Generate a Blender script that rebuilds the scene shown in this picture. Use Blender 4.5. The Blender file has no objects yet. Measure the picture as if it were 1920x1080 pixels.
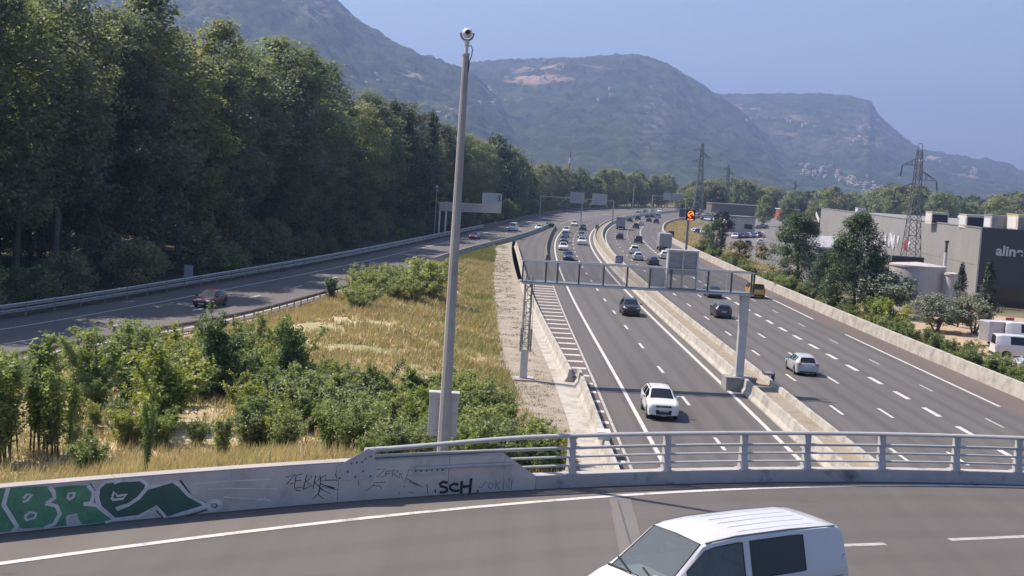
import bpy, bmesh, math, random
import numpy as np
from mathutils import Vector, Matrix
from mathutils.bvhtree import BVHTree

R = math.radians
scene = bpy.context.scene
COL = scene.collection
rng = np.random.default_rng(7)
random.seed(7)

# ------------------------------------------------------------------ camera
F_PX, CAM_H, ROLL, CX, CY = 2460.0, 13.3, R(3.6), 960.0, 540.0
cr, sr = math.cos(ROLL), math.sin(ROLL)
PITCH = R(4.965)
cp, sp = math.cos(PITCH), math.sin(PITCH)
cam_d = bpy.data.cameras.new('camera')
cam_d.sensor_width = 36.0
cam_d.lens = F_PX / 1920 * 36
cam_d.clip_start = 0.5
cam_d.clip_end = 40000
cam = bpy.data.objects.new('camera', cam_d)
COL.objects.link(cam)
right0, up0, fwd = Vector((1, 0, 0)), Vector((0, sp, cp)), Vector((0, cp, -sp))
ax = right0 * cr + up0 * sr
ay = -right0 * sr + up0 * cr
m = Matrix((ax, ay, -fwd)).transposed().to_4x4()
m.translation = Vector((0, 0, CAM_H))
cam.matrix_world = m
scene.camera = cam

# ------------------------------------------------------------------ sky, sun, exposure
SUN_EL = R(53)
sun_h = Vector((-0.922, 0.387, 0)).normalized()            # horizontal direction towards the sun
world = bpy.data.worlds.new('World')
scene.world = world
world.use_nodes = True
wn = world.node_tree.nodes
wl = world.node_tree.links
wn.clear()
sky = wn.new('ShaderNodeTexSky')
sky.sky_type = 'NISHITA'
sky.sun_disc = False
sky.sun_elevation = SUN_EL
sky.sun_rotation = math.atan2(sun_h.x, sun_h.y)
sky.altitude = 220
sky.air_density = 1.0
sky.dust_density = 1.5
sky.ozone_density = 2.6
bg = wn.new('ShaderNodeBackground')
bg.inputs['Strength'].default_value = 0.094
wo = wn.new('ShaderNodeOutputWorld')
wl.new(sky.outputs[0], bg.inputs[0])
wl.new(bg.outputs[0], wo.inputs[0])
sd = bpy.data.lights.new('sun', 'SUN')
sd.energy = 4.8
sd.angle = R(0.53)
sd.color = (1.0, 0.885, 0.755)
sun = bpy.data.objects.new('sun', sd)
COL.objects.link(sun)
tosun = Vector((sun_h.x * math.cos(SUN_EL), sun_h.y * math.cos(SUN_EL), math.sin(SUN_EL)))
sun.rotation_euler = tosun.to_track_quat('Z', 'Y').to_euler()
sun.location = (-60, 60, 90)
scene.view_settings.view_transform = 'Standard'
scene.view_settings.look = 'None'
scene.view_settings.gamma = 1.0
scene.view_settings.exposure = 0.76
scene.render.engine = 'CYCLES'
cy = scene.cycles
cy.use_denoising = True
cy.max_bounces = 6
cy.diffuse_bounces = 3
cy.glossy_bounces = 3
cy.transmission_bounces = 6
cy.transparent_max_bounces = 16
cy.volume_bounces = 0
cy.use_adaptive_sampling = True
cy.adaptive_threshold = 0.01
cy.caustics_reflective = False
cy.caustics_refractive = False


# ------------------------------------------------------------------ image point -> place
def ray(px, py):
    dx, dy = px - CX, py - CY
    u, v = dx * cr + dy * sr, -dx * sr + dy * cr
    return u, F_PX * cp - v * sp, -(F_PX * sp + v * cp)


def at(px, py, z=0.0):
    u, fy, fz = ray(px, py)
    t = (z - CAM_H) / fz
    return Vector((u * t, fy * t, z))


def at_depth(px, py, Y):
    u, fy, fz = ray(px, py)
    t = Y / fy
    return Vector((u * t, Y, CAM_H + fz * t))


# ------------------------------------------------------------------ tagging and linking
def tag(o, label, cat=None, group=None, kind=None):
    o['label'] = label
    if cat:
        o['category'] = cat
    if group:
        o['group'] = group
    if kind:
        o['kind'] = kind
    return o


def empty(name, loc=(0, 0, 0), rz=0.0):
    o = bpy.data.objects.new(name, None)
    o.empty_display_size = 0.2
    COL.objects.link(o)
    o.location = loc
    o.rotation_euler = (0, 0, rz)
    return o


def link(name, me, mat=None, parent=None):
    o = bpy.data.objects.new(name, me)
    COL.objects.link(o)
    if mat is not None and len(me.materials) == 0:
        me.materials.append(mat)
    if parent is not None:
        o.parent = parent
    return o


def copy_tree(o, parent=None):
    c = o.copy()
    COL.objects.link(c)
    if parent is not None:
        c.parent = parent
    for ch in list(o.children):
        copy_tree(ch, c)
    return c


def np_mesh(name, V, Fq, smooth=False):
    """fast mesh from vertex array and an (n,k) face array"""
    V = np.asarray(V, dtype=np.float32)
    Fq = np.asarray(Fq, dtype=np.int32)
    me = bpy.data.meshes.new(name)
    n, k = Fq.shape
    me.vertices.add(len(V))
    me.vertices.foreach_set('co', V.ravel())
    me.loops.add(n * k)
    me.loops.foreach_set('vertex_index', Fq.ravel())
    me.polygons.add(n)
    me.polygons.foreach_set('loop_start', np.arange(0, n * k, k, dtype=np.int32))
    if smooth:
        me.polygons.foreach_set('use_smooth', np.ones(n, dtype=bool))
    me.update(calc_edges=True)
    return me


class MB:
    """collects simple solids and links them as ONE mesh object"""

    def __init__(self):
        self.v, self.f = [], []

    def add(self, vs, fs):
        b = len(self.v)
        self.v += [tuple(p) for p in vs]
        self.f += [tuple(i + b for i in f) for f in fs]
        return self

    def box(self, x0, x1, y0, y1, z0, z1, M=None):
        vs = [Vector((x, y, z)) for z in (z0, z1) for y in (y0, y1) for x in (x0, x1)]
        if M is not None:
            vs = [M @ p for p in vs]
        return self.add(vs, [(0, 2, 3, 1), (4, 5, 7, 6), (0, 1, 5, 4), (2, 6, 7, 3), (0, 4, 6, 2), (1, 3, 7, 5)])

    def bar(self, p, q, w, h=None, up=(0, 0, 1)):
        p, q = Vector(p), Vector(q)
        h = h or w
        d = (q - p)
        d.normalize()
        u = Vector(up)
        if abs(d.dot(u)) > 0.98:
            u = Vector((1, 0, 0))
        s = d.cross(u).normalized()
        u = s.cross(d)
        vs = []
        for c in (p, q):
            for a, b in ((-1, -1), (1, -1), (1, 1), (-1, 1)):
                vs.append(c + s * (a * w / 2) + u * (b * h / 2))
        return self.add(vs, [(3, 2, 1, 0), (4, 5, 6, 7)] + [(i, (i + 1) % 4, 4 + (i + 1) % 4, 4 + i) for i in range(4)])

    def tube(self, pts, rad, n=8, cap=True):
        pts = [Vector(p) for p in pts]
        if not hasattr(rad, '__len__'):
            rad = [rad] * len(pts)
        vs, fs = [], []
        for i, p in enumerate(pts):
            a = pts[max(i - 1, 0)]
            b = pts[min(i + 1, len(pts) - 1)]
            d = (b - a).normalized()
            u = Vector((0, 0, 1)) if abs(d.z) < 0.95 else Vector((1, 0, 0))
            s = d.cross(u).normalized()
            u = s.cross(d)
            for k in range(n):
                t = 2 * math.pi * k / n
                vs.append(p + s * (math.cos(t) * rad[i]) + u * (math.sin(t) * rad[i]))
        for i in range(len(pts) - 1):
            for k in range(n):
                k2 = (k + 1) % n
                fs.append((i * n + k, i * n + k2, (i + 1) * n + k2, (i + 1) * n + k))
        if cap:
            fs.append(tuple(range(n - 1, -1, -1)))
            fs.append(tuple((len(pts) - 1) * n + k for k in range(n)))
        return self.add(vs, fs)

    def prism(self, poly, z0, z1):
        """poly: list of (x,y), extruded from z0 to z1"""
        n = len(poly)
        vs = [(x, y, z0) for x, y in poly] + [(x, y, z1) for x, y in poly]
        fs = [tuple(range(n - 1, -1, -1)), tuple(range(n, 2 * n))] + [(i, (i + 1) % n, n + (i + 1) % n, n + i) for i in range(n)]
        return self.add(vs, fs)

    def lathe(self, prof, n=16, M=None):
        """prof: list of (r,z)"""
        vs, fs = [], []
        for r, z in prof:
            for k in range(n):
                t = 2 * math.pi * k / n
                p = Vector((r * math.cos(t), r * math.sin(t), z))
                vs.append(M @ p if M is not None else p)
        for i in range(len(prof) - 1):
            for k in range(n):
                k2 = (k + 1) % n
                fs.append((i * n + k, i * n + k2, (i + 1) * n + k2, (i + 1) * n + k))
        fs.append(tuple(range(n - 1, -1, -1)))
        fs.append(tuple((len(prof) - 1) * n + k for k in range(n)))
        return self.add(vs, fs)

    def mesh(self, name, smooth=None):
        me = bpy.data.meshes.new(name)
        me.from_pydata(self.v, [], self.f)
        bm = bmesh.new()
        bm.from_mesh(me)
        bmesh.ops.recalc_face_normals(bm, faces=bm.faces)
        bm.to_mesh(me)
        bm.free()
        if smooth:
            me.polygons.foreach_set('use_smooth', [True] * len(me.polygons))
            me.set_sharp_from_angle(angle=R(smooth))
        me.update()
        return me

    def build(self, name, mat, parent=None, smooth=None):
        return link(name, self.mesh(name, smooth), mat, parent)


def Tm(loc=(0, 0, 0), rz=0.0, rx=0.0, ry=0.0):
    return Matrix.Translation(loc) @ Matrix.Rotation(rz, 4, 'Z') @ Matrix.Rotation(ry, 4, 'Y') @ Matrix.Rotation(rx, 4, 'X')


# ------------------------------------------------------------------ materials (all procedural)
MATS = {}


def nodes_of(name):
    mt = bpy.data.materials.new(name)
    mt.use_nodes = True
    nt = mt.node_tree
    nt.nodes.clear()
    out = nt.nodes.new('ShaderNodeOutputMaterial')
    return mt, nt, nt.nodes, nt.links, out


def noise_node(nt, scale, detail=4.0, rough=0.6, coord='pos', stretch=None):
    N, L = nt.nodes, nt.links
    if coord == 'pos':
        src = N.new('ShaderNodeNewGeometry').outputs['Position']
    else:
        src = N.new('ShaderNodeTexCoord').outputs['Object']
    if stretch:
        mp = N.new('ShaderNodeMapping')
        mp.inputs['Scale'].default_value = stretch
        L.new(src, mp.inputs['Vector'])
        src = mp.outputs[0]
    n = N.new('ShaderNodeTexNoise')
    n.inputs['Scale'].default_value = scale
    n.inputs['Detail'].default_value = detail
    n.inputs['Roughness'].default_value = rough
    L.new(src, n.inputs['Vector'])
    return n


def ramp_node(nt, fac, stops):
    r = nt.nodes.new('ShaderNodeValToRGB')
    cr_ = r.color_ramp
    while len(cr_.elements) < len(stops):
        cr_.elements.new(0.5)
    for e, (p, c) in zip(cr_.elements, stops):
        e.position = p
        e.color = (c[0], c[1], c[2], 1) if hasattr(c, '__len__') else (c, c, c, 1)
    nt.links.new(fac, r.inputs[0])
    return r


def mix_node(nt, fac, a, b, mode='MIX'):
    mx = nt.nodes.new('ShaderNodeMix')
    mx.data_type = 'RGBA'
    mx.blend_type = mode
    for sock, val in ((mx.inputs[0], fac), (mx.inputs[6], a), (mx.inputs[7], b)):
        if hasattr(val, 'is_output'):
            nt.links.new(val, sock)
        elif hasattr(val, '__len__'):
            sock.default_value = (val[0], val[1], val[2], 1)
        else:
            sock.default_value = val
    return mx.outputs[2]


def mat(name, col, rough=0.6, metal=0.0, var=0.12, scale=1.5, bump=0.0, bscale=8.0, spec=0.5, coord='pos', dirt=None, dscale=0.4,
        dmask=(0.52, 0.72), coat=0.0, stretch=None, obj_color=False, fine=0.0, fscale=60.0):
    if name in MATS:
        return MATS[name]
    mt, nt, N, L, out = nodes_of(name)
    b = N.new('ShaderNodeBsdfPrincipled')
    L.new(b.outputs[0], out.inputs[0])
    b.inputs['Roughness'].default_value = rough
    b.inputs['Metallic'].default_value = metal
    b.inputs['Specular IOR Level'].default_value = spec
    b.inputs['Coat Weight'].default_value = coat
    b.inputs['Coat Roughness'].default_value = 0.06
    n = noise_node(nt, scale, coord=coord, stretch=stretch)
    lo = [max(0, c * (1 - var * 1.6)) for c in col]
    hi = [min(1, c * (1 + var * 1.6)) for c in col]
    c = ramp_node(nt, n.outputs[0], [(0.25, lo), (0.75, hi)]).outputs[0]
    if obj_color:
        oi = N.new('ShaderNodeObjectInfo')
        c = mix_node(nt, 1.0, oi.outputs['Color'], c, 'MULTIPLY')
    if fine:
        nf = noise_node(nt, fscale, detail=2, coord=coord)
        cf = ramp_node(nt, nf.outputs[0], [(0.3, 1 - fine), (0.7, 1 + fine)])
        c = mix_node(nt, 1.0, c, cf.outputs[0], 'MULTIPLY')
    if dirt:
        nd = noise_node(nt, dscale, detail=6, rough=0.65, coord=coord, stretch=stretch)
        mk = ramp_node(nt, nd.outputs[0], [(dmask[0], 0.0), (dmask[1], 1.0)])
        c = mix_node(nt, mk.outputs[0], c, dirt)
    L.new(c, b.inputs['Base Color'])
    if bump:
        nb = noise_node(nt, bscale, detail=5, coord=coord)
        bp = N.new('ShaderNodeBump')
        bp.inputs['Strength'].default_value = bump
        bp.inputs['Distance'].default_value = 0.05
        L.new(nb.outputs[0], bp.inputs['Height'])
        L.new(bp.outputs[0], b.inputs['Normal'])
    MATS[name] = mt
    return mt


def leaf_mat(name, c1, c2, c3=None, transl=0.3, scale=0.6, rand=0.35, gloss=0.07):
    """foliage: colour differs from plant to plant and clump to clump"""
    mt, nt, N, L, out = nodes_of(name)
    n = noise_node(nt, scale, detail=3, coord='obj')
    oi = N.new('ShaderNodeObjectInfo')
    st = [(0.3, c1), (0.62, c2)]
    if c3:
        st.append((0.78, c3))
    c = ramp_node(nt, n.outputs[0], st).outputs[0]
    rr = ramp_node(nt, oi.outputs['Random'], [(0, (1 - rand, 1 - rand * 0.9, 1 - rand * 0.6)), (0.5, (1, 1, 1)), (1, (1 + rand, 1 + rand * 0.7, 1.0))])
    c = mix_node(nt, 1.0, c, rr.outputs[0], 'MULTIPLY')
    d = N.new('ShaderNodeBsdfDiffuse')
    t = N.new('ShaderNodeBsdfTranslucent')
    g = N.new('ShaderNodeBsdfGlossy')
    g.inputs['Roughness'].default_value = 0.58
    g.inputs['Color'].default_value = (0.6, 0.62, 0.6, 1)
    tint = mix_node(nt, 1.0, c, (1.15, 1.25, 0.6), 'MULTIPLY')
    L.new(c, d.inputs[0])
    L.new(tint, t.inputs[0])
    m1 = N.new('ShaderNodeMixShader')
    m1.inputs[0].default_value = transl
    L.new(d.outputs[0], m1.inputs[1])
    L.new(t.outputs[0], m1.inputs[2])
    m2 = N.new('ShaderNodeMixShader')
    m2.inputs[0].default_value = gloss
    L.new(m1.outputs[0], m2.inputs[1])
    L.new(g.outputs[0], m2.inputs[2])
    L.new(m2.outputs[0], out.inputs[0])
    MATS[name] = mt
    return mt


def glow_mat(name, col, strength):
    mt, nt, N, L, out = nodes_of(name)
    e = N.new('ShaderNodeEmission')
    n = noise_node(nt, 40.0, detail=1, coord='obj')
    c = ramp_node(nt, n.outputs[0], [(0.3, [k * 0.85 for k in col]), (0.7, col)])
    L.new(c.outputs[0], e.inputs[0])
    e.inputs[1].default_value = strength
    L.new(e.outputs[0], out.inputs[0])
    MATS[name] = mt
    return mt


def glass_mat(name, tint=(0.75, 0.82, 0.82), trans=0.8, sky_sheen=0.0):
    mt, nt, N, L, out = nodes_of(name)
    tr = N.new('ShaderNodeBsdfTransparent')
    tr.inputs[0].default_value = (*[k * trans for k in tint], 1)
    gl = N.new('ShaderNodeBsdfGlossy')
    gl.inputs['Roughness'].default_value = 0.03
    fr = N.new('ShaderNodeFresnel')
    fr.inputs[0].default_value = 1.5
    n = noise_node(nt, 3.0, coord='obj')
    rr = ramp_node(nt, n.outputs[0], [(0.3, 0.9), (0.7, 1.0)])
    L.new(rr.outputs[0], gl.inputs['Color'])
    mx = N.new('ShaderNodeMixShader')
    L.new(fr.outputs[0], mx.inputs[0])
    L.new(tr.outputs[0], mx.inputs[1])
    L.new(gl.outputs[0], mx.inputs[2])
    df = N.new('ShaderNodeBsdfDiffuse')                      # reflected sky put into the glass as a pale diffuse colour
    df.inputs[0].default_value = (0.50, 0.58, 0.62, 1)
    mf = N.new('ShaderNodeMixShader')
    mf.inputs[0].default_value = sky_sheen
    L.new(mx.outputs[0], mf.inputs[1])
    L.new(df.outputs[0], mf.inputs[2])
    L.new(mf.outputs[0], out.inputs[0])
    MATS[name] = mt
    return mt


# asphalt with wheel-track wear, patches and joints is one shader, its numbers differ per road
def asphalt(name, base, patch, scale=0.12, tracks=None):
    mt, nt, N, L, out = nodes_of(name)
    b = N.new('ShaderNodeBsdfPrincipled')
    L.new(b.outputs[0], out.inputs[0])
    b.inputs['Roughness'].default_value = 0.82
    b.inputs['Specular IOR Level'].default_value = 0.35
    n1 = noise_node(nt, scale, detail=5, stretch=(1.0, 0.16, 1))
    c = ramp_node(nt, n1.outputs[0], [(0.3, [k * 0.88 for k in base]), (0.72, [k * 1.1 for k in base])]).outputs[0]
    n2 = noise_node(nt, 0.035, detail=2)
    mk = ramp_node(nt, n2.outputs[0], [(0.56, 0.0), (0.6, 0.55)])
    c = mix_node(nt, mk.outputs[0], c, patch)
    n3 = noise_node(nt, 45.0, detail=3)
    f = ramp_node(nt, n3.outputs[0], [(0.3, 0.86), (0.7, 1.14)])
    c = mix_node(nt, 1.0, c, f.outputs[0], 'MULTIPLY')
    n4 = noise_node(nt, 0.55, detail=3, stretch=(2.2, 0.05, 1))
    f4 = ramp_node(nt, n4.outputs[0], [(0.35, 0.93), (0.6, 1.03)])
    c = mix_node(nt, 1.0, c, f4.outputs[0], 'MULTIPLY')
    n5 = noise_node(nt, 0.9, detail=7, rough=0.75)
    f5 = ramp_node(nt, n5.outputs[0], [(0.30, 0.80), (0.37, 1.0)])
    c = mix_node(nt, 1.0, c, f5.outputs[0], 'MULTIPLY')
    if tracks:                                              # darker wheel paths, twice per lane
        at_ = N.new('ShaderNodeAttribute')
        at_.attribute_name = 'lat'
        nw = noise_node(nt, 0.05, detail=3)
        ma = N.new('ShaderNodeMath')
        ma.operation = 'MULTIPLY_ADD'
        ma.inputs[1].default_value = 2 * math.pi * 2 / tracks[0]
        L.new(at_.outputs['Fac'], ma.inputs[0])
        L.new(nw.outputs[0], ma.inputs[2])
        mc = N.new('ShaderNodeMath')
        mc.operation = 'COSINE'
        L.new(ma.outputs[0], mc.inputs[0])
        ft_ = ramp_node(nt, mc.outputs[0], [(0.0, 1.0 + tracks[1] * 0.5), (0.75, 1.0 - tracks[1])])
        c = mix_node(nt, 1.0, c, ft_.outputs[0], 'MULTIPLY')
    L.new(c, b.inputs['Base Color'])
    bp = N.new('ShaderNodeBump')
    bp.inputs['Strength'].default_value = 0.25
    bp.inputs['Distance'].default_value = 0.01
    L.new(n3.outputs[0], bp.inputs['Height'])
    L.new(bp.outputs[0], b.inputs['Normal'])
    MATS[name] = mt
    return mt


M_ROAD = asphalt('motorway_asphalt', (0.108, 0.101, 0.098), (0.097, 0.090, 0.088), tracks=(3.3, 0.11))
M_RAMP = asphalt('slip_road_asphalt', (0.128, 0.119, 0.115), (0.112, 0.104, 0.10))
M_DECK = asphalt('bridge_asphalt', (0.112, 0.102, 0.098), (0.101, 0.092, 0.088), tracks=(3.6, 0.05))
M_EDGE = asphalt('shoulder_asphalt', (0.146, 0.132, 0.121), (0.13, 0.117, 0.108))
M_RED = asphalt('reddish_shoulder', (0.128, 0.103, 0.096), (0.116, 0.093, 0.087))
M_PAINT = mat('road_paint', (0.56, 0.545, 0.52), 0.7, var=0.08, scale=6, dirt=(0.27, 0.255, 0.245), dscale=3.0, dmask=(0.50, 0.70))
M_PAINTW = mat('worn_paint', (0.43, 0.42, 0.405), 0.7, var=0.08, scale=6, dirt=(0.2, 0.19, 0.185), dscale=3.0, dmask=(0.45, 0.7))
M_CONC = mat('pale_concrete', (0.41, 0.385, 0.345), 0.85, var=0.12, scale=0.9, bump=0.15, dirt=(0.24, 0.215, 0.185), dscale=0.8, dmask=(0.48, 0.70), fine=0.1)
M_CONC2 = mat('grey_concrete', (0.27, 0.265, 0.26), 0.85, var=0.08, scale=1.2, bump=0.12, dirt=(0.17, 0.165, 0.16), dscale=0.9, fine=0.06)
M_CONCD = mat('shade_dark_stained_concrete', (0.16, 0.145, 0.125), 0.9, var=0.15, scale=0.9, bump=0.15, dirt=(0.09, 0.08, 0.07), dscale=0.7)  # dark base also carries the painted shade of the nose barrier
M_GALV = mat('galvanised_steel', (0.42, 0.43, 0.44), 0.45, metal=0.55, var=0.08, scale=3)
M_GALVD = mat('weathered_steel', (0.24, 0.245, 0.25), 0.55, metal=0.4, var=0.12, scale=3)
M_RAILP = mat('grey_rail_paint', (0.42, 0.42, 0.43), 0.45, var=0.06, scale=4, dirt=(0.26, 0.25, 0.25), dscale=2.0, dmask=(0.58, 0.8))
M_DARKST = mat('dark_steel', (0.10, 0.10, 0.103), 0.6, metal=0.2, var=0.1)
M_BLACK = mat('black_plastic', (0.018, 0.018, 0.02), 0.6, var=0.1, coord='obj')
M_TYRE = mat('tyre_rubber', (0.022, 0.022, 0.023), 0.85, var=0.15, coord='obj')
M_WHITE = mat('white_enamel', (0.62, 0.62, 0.62), 0.4, var=0.04, coord='obj')
M_SOIL = mat('bare_soil', (0.40, 0.29, 0.20), 0.95, var=0.18, scale=0.35, bump=0.4, bscale=3, dirt=(0.28, 0.22, 0.14), dscale=0.8, fine=0.2, fscale=9)
M_GRAVEL = mat('dry_gravelly_earth', (0.30, 0.255, 0.212), 0.95, var=0.16, scale=0.5, bump=0.4, bscale=5, dirt=(0.17, 0.15, 0.10), dscale=1.3, dmask=(0.56, 0.68), fine=0.28, fscale=5)
M_BARK = mat('bark', (0.085, 0.068, 0.052), 0.95, var=0.3, scale=5, bump=0.5, bscale=20, coord='obj')
M_BARKL = mat('pale_bark', (0.15, 0.13, 0.105), 0.95, var=0.3, scale=5, bump=0.5, bscale=20, coord='obj')


# ================================================================== CURVES
def spline(pts, step=2.0):
    """natural cubic spline through 2-D points, resampled every `step` metres"""
    P = np.array([(p[0], p[1]) for p in pts], float)
    d = np.r_[0, np.cumsum(np.hypot(*np.diff(P, axis=0).T))]
    n = len(P)
    h = np.diff(d)
    A = np.eye(n)
    B = np.zeros((n, 2))
    for i in range(1, n - 1):
        A[i, i - 1], A[i, i], A[i, i + 1] = h[i - 1], 2 * (h[i - 1] + h[i]), h[i]
        B[i] = 6 * ((P[i + 1] - P[i]) / h[i] - (P[i] - P[i - 1]) / h[i - 1])
    Mm = np.linalg.solve(A, B)
    s = np.linspace(0, d[-1], max(2, int(d[-1] / step) + 1))
    k = np.clip(np.searchsorted(d, s) - 1, 0, n - 2)
    a = (d[k + 1] - s)[:, None]
    b = (s - d[k])[:, None]
    hk = h[k][:, None]
    return Mm[k] * a ** 3 / (6 * hk) + Mm[k + 1] * b ** 3 / (6 * hk) + (P[k] / hk - Mm[k] * hk / 6) * a + (P[k + 1] / hk - Mm[k + 1] * hk / 6) * b


def normals(C):
    t = np.gradient(C, axis=0)
    t /= np.linalg.norm(t, axis=1)[:, None]
    return np.stack([t[:, 1], -t[:, 0]], 1)                 # to the right of travel


def offset(C, o):
    return C + normals(C) * (np.asarray(o).reshape(-1, 1) if hasattr(o, '__len__') else o)


def between(C, y0, y1):
    return C[(C[:, 1] >= y0) & (C[:, 1] <= y1)]


def at_y(C, y):
    x = np.interp(y, C[:, 1], C[:, 0])
    x2 = np.interp(y + 1.0, C[:, 1], C[:, 0])
    return x, math.atan2(1.0, x2 - x)                       # position and travel angle


def strip(name, A, B, z, m_, parent=None, lat=None):
    """flat sheet between two polylines with the same number of points"""
    n = len(A)
    za = z if hasattr(z, '__len__') else np.full(n, z)
    V = np.concatenate([np.c_[A, za], np.c_[B, za]])
    i = np.arange(n - 1)
    Fq = np.stack([i, i + n, i + n + 1, i + 1], 1)
    me = np_mesh(name, V, Fq)
    if lat is not None:                                     # distance across the road, for wheel tracks
        al = me.attributes.new('lat', 'FLOAT', 'POINT')
        al.data.foreach_set('value', np.r_[np.broadcast_to(lat[0], n), np.broadcast_to(lat[1], n)].astype(np.float32))
    return link(name, me, m_, parent)


def sweep(name, C, prof, m_, parent=None, z0=0.0, smooth=None, closed=True, zc=None):
    """profile [(lateral, height)] swept along the plan curve C; lateral is positive to the right"""
    Nn = normals(C)
    n, k = len(C), len(prof)
    zz = np.zeros(n) if zc is None else np.asarray(zc)
    V = np.zeros((n, k, 3))
    for j, (o, h) in enumerate(prof):
        V[:, j, :2] = C + Nn * o
        V[:, j, 2] = z0 + h + zz
    b = MB()
    fs = []
    for i in range(n - 1):
        for j in range(k if closed else k - 1):
            j2 = (j + 1) % k
            fs.append((i * k + j, i * k + j2, (i + 1) * k + j2, (i + 1) * k + j))
    if closed:
        fs.append(tuple(range(k - 1, -1, -1)))
        fs.append(tuple((n - 1) * k + j for j in range(k)))
    b.add(V.reshape(-1, 3), fs)
    return b.build(name, m_, parent, smooth)


REF = spline([(10.2, -60), (8.9, 0), (8.2, 38), (7.75, 62), (7.5, 85), (7.2, 107), (6.75, 150), (6.7, 180), (6.9, 210), (7.5, 244), (8.7, 278),
              (11.2, 320), (14.8, 361), (23.0, 427), (40.2, 519), (75.2, 661), (128, 830), (190, 1000)], 2.0)
LW1 = spline([(0.2, 240), (0.5, 226), (1.55, 165), (2.3, 131), (3.45, 101), (4.15, 84.8)][::-1], 2.0)
LW2 = spline([(5.6, 20), (5.3, 40), (5.0, 62), (4.75, 85.6)], 2.0)
RW = spline([(37.4, 20), (36.6, 60), (35.9, 90), (35.2, 122), (34.8, 151), (34.6, 178), (34.7, 210), (35.0, 250), (36.6, 315), (42.6, 380), (50.2, 434), (66, 508), (103, 640), (160, 800)], 2.0)
RAMPF = spline([(-66, 10), (-55, 40), (-47, 62), (-41.5, 82), (-37.5, 98), (-34.0, 115), (-31, 132), (-26, 162), (-16, 236), (-6.5, 311), (6, 414), (18.5, 500), (38, 585), (72, 700), (120, 840)], 2.0)
RAMPN = spline([(-52, 10), (-42, 38), (-35.5, 58), (-30.4, 76), (-26.2, 91), (-22.3, 104.8), (-19.4, 121.5), (-15.6, 148.7), (-12.3, 177.6), (-6.5, 224), (-0.4, 265), (8.8, 347.6)], 2.0)

# ================================================================== OVERPASS EDGE (plan curve of the bridge edge)
DECK = 5.2
_pp = [at(px, py, DECK) for px, py in ((0, 1000), (250, 977), (500, 956), (750, 934), (1000, 915), (1300, 906), (1600, 907), (1920, 909))]
_cf = np.polyfit([p.x for p in _pp], [p.y for p in _pp], 2)
_wl = [at(px, py, DECK) for px, py in ((0, 1058), (250, 1023), (500, 992), (750, 965), (1000, 943), (1300, 921), (1600, 911), (1920, 914))]
_cw = np.polyfit([p.x for p in _wl], [p.y for p in _wl], 3)


def ypar(x):
    return np.polyval(_cf, x)


def par_pt(px, py):
    """place where the sight line through an image point meets the upright face of the bridge edge"""
    u, fy, fz = ray(px, py)
    lo, hi = 0.001, 0.03
    for _ in range(60):
        mid = (lo + hi) / 2
        if fy * mid < ypar(u * mid):
            lo = mid
        else:
            hi = mid
    return Vector((u * lo, fy * lo, CAM_H + fz * lo))


def vnoise(X, Y, scale, seed=0, octaves=4, gain=0.5):
    """value noise, vectorised"""
    out = np.zeros(np.shape(X))
    amp, tot = 1.0, 0.0
    for o in range(octaves):
        r = np.random.default_rng(seed * 31 + o)
        T = r.random((256, 256))
        x, y = np.asarray(X) / scale + 17.3 * o, np.asarray(Y) / scale + 5.1 * o
        xi, yi = np.floor(x).astype(int), np.floor(y).astype(int)
        fx, fy = x - xi, y - yi
        fx, fy = fx * fx * (3 - 2 * fx), fy * fy * (3 - 2 * fy)
        a, b_, c, d = T[xi & 255, yi & 255], T[(xi + 1) & 255, yi & 255], T[xi & 255, (yi + 1) & 255], T[(xi + 1) & 255, (yi + 1) & 255]
        out += amp * ((a * (1 - fx) + b_ * fx) * (1 - fy) + (c * (1 - fx) + d * fx) * fy)
        tot += amp
        amp *= gain
        scale /= 2.0
    return out / tot


def sst(x):
    x = np.clip(x, 0, 1)
    return x * x * (3 - 2 * x)


DIRT_L = spline([(-5.2, 262), (-3.7, 225), (-2.95, 167), (-2.2, 138), (-1.35, 110), (-0.5, 92), (0.9, 75), (2.2, 62), (3.3, 40)][::-1], 2.0)


def tz(X, Y):
    """height of the ground: flat beside the roads, a bank that climbs to the bridge, a low mound in the wedge"""
    X, Y = np.asarray(X, float), np.asarray(Y, float)
    d = Y - ypar(np.clip(X, -30, 20))
    xr = np.interp(Y, RAMPN[:, 1], RAMPN[:, 0])
    xd = np.interp(Y, DIRT_L[:, 1], DIRT_L[:, 0])
    bank = 4.5 * sst(1 - (d - 1.5) / 27.0) * sst((xd + 1.5 - X) / 9.0) * sst((X - xr - 1.0) / 10.0 + (Y < 60) * 0.0)
    inside = np.minimum(X - xr - 1.2, xd - X)
    mound = 1.3 * sst(inside / 9.0) * sst((270 - Y) / 90.0) * sst((Y - 30) / 20.0)
    rough = (vnoise(X, Y, 9.0, 3, 3) - 0.5) * 0.5 * sst(inside / 4.0) * (Y < 300)
    wood = (vnoise(X, Y, 25.0, 5, 3) - 0.3) * 1.2 * sst((np.interp(Y, RAMPF[:, 1], RAMPF[:, 0]) - 3 - X) / 10.0)
    far = -1.2 * sst((np.hypot(X, Y) - 500) / 500)
    return -0.06 + bank + mound + rough + wood + far


def on_ground(px, py):
    u, fy, fz = ray(px, py)
    ts = np.linspace(20, 600, 4000) / fy
    zr = CAM_H + fz * ts
    zt = tz(u * ts, fy * ts)
    i = np.argmax(zr < zt)
    return Vector((u * ts[i], fy * ts[i], zt[i]))


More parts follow.
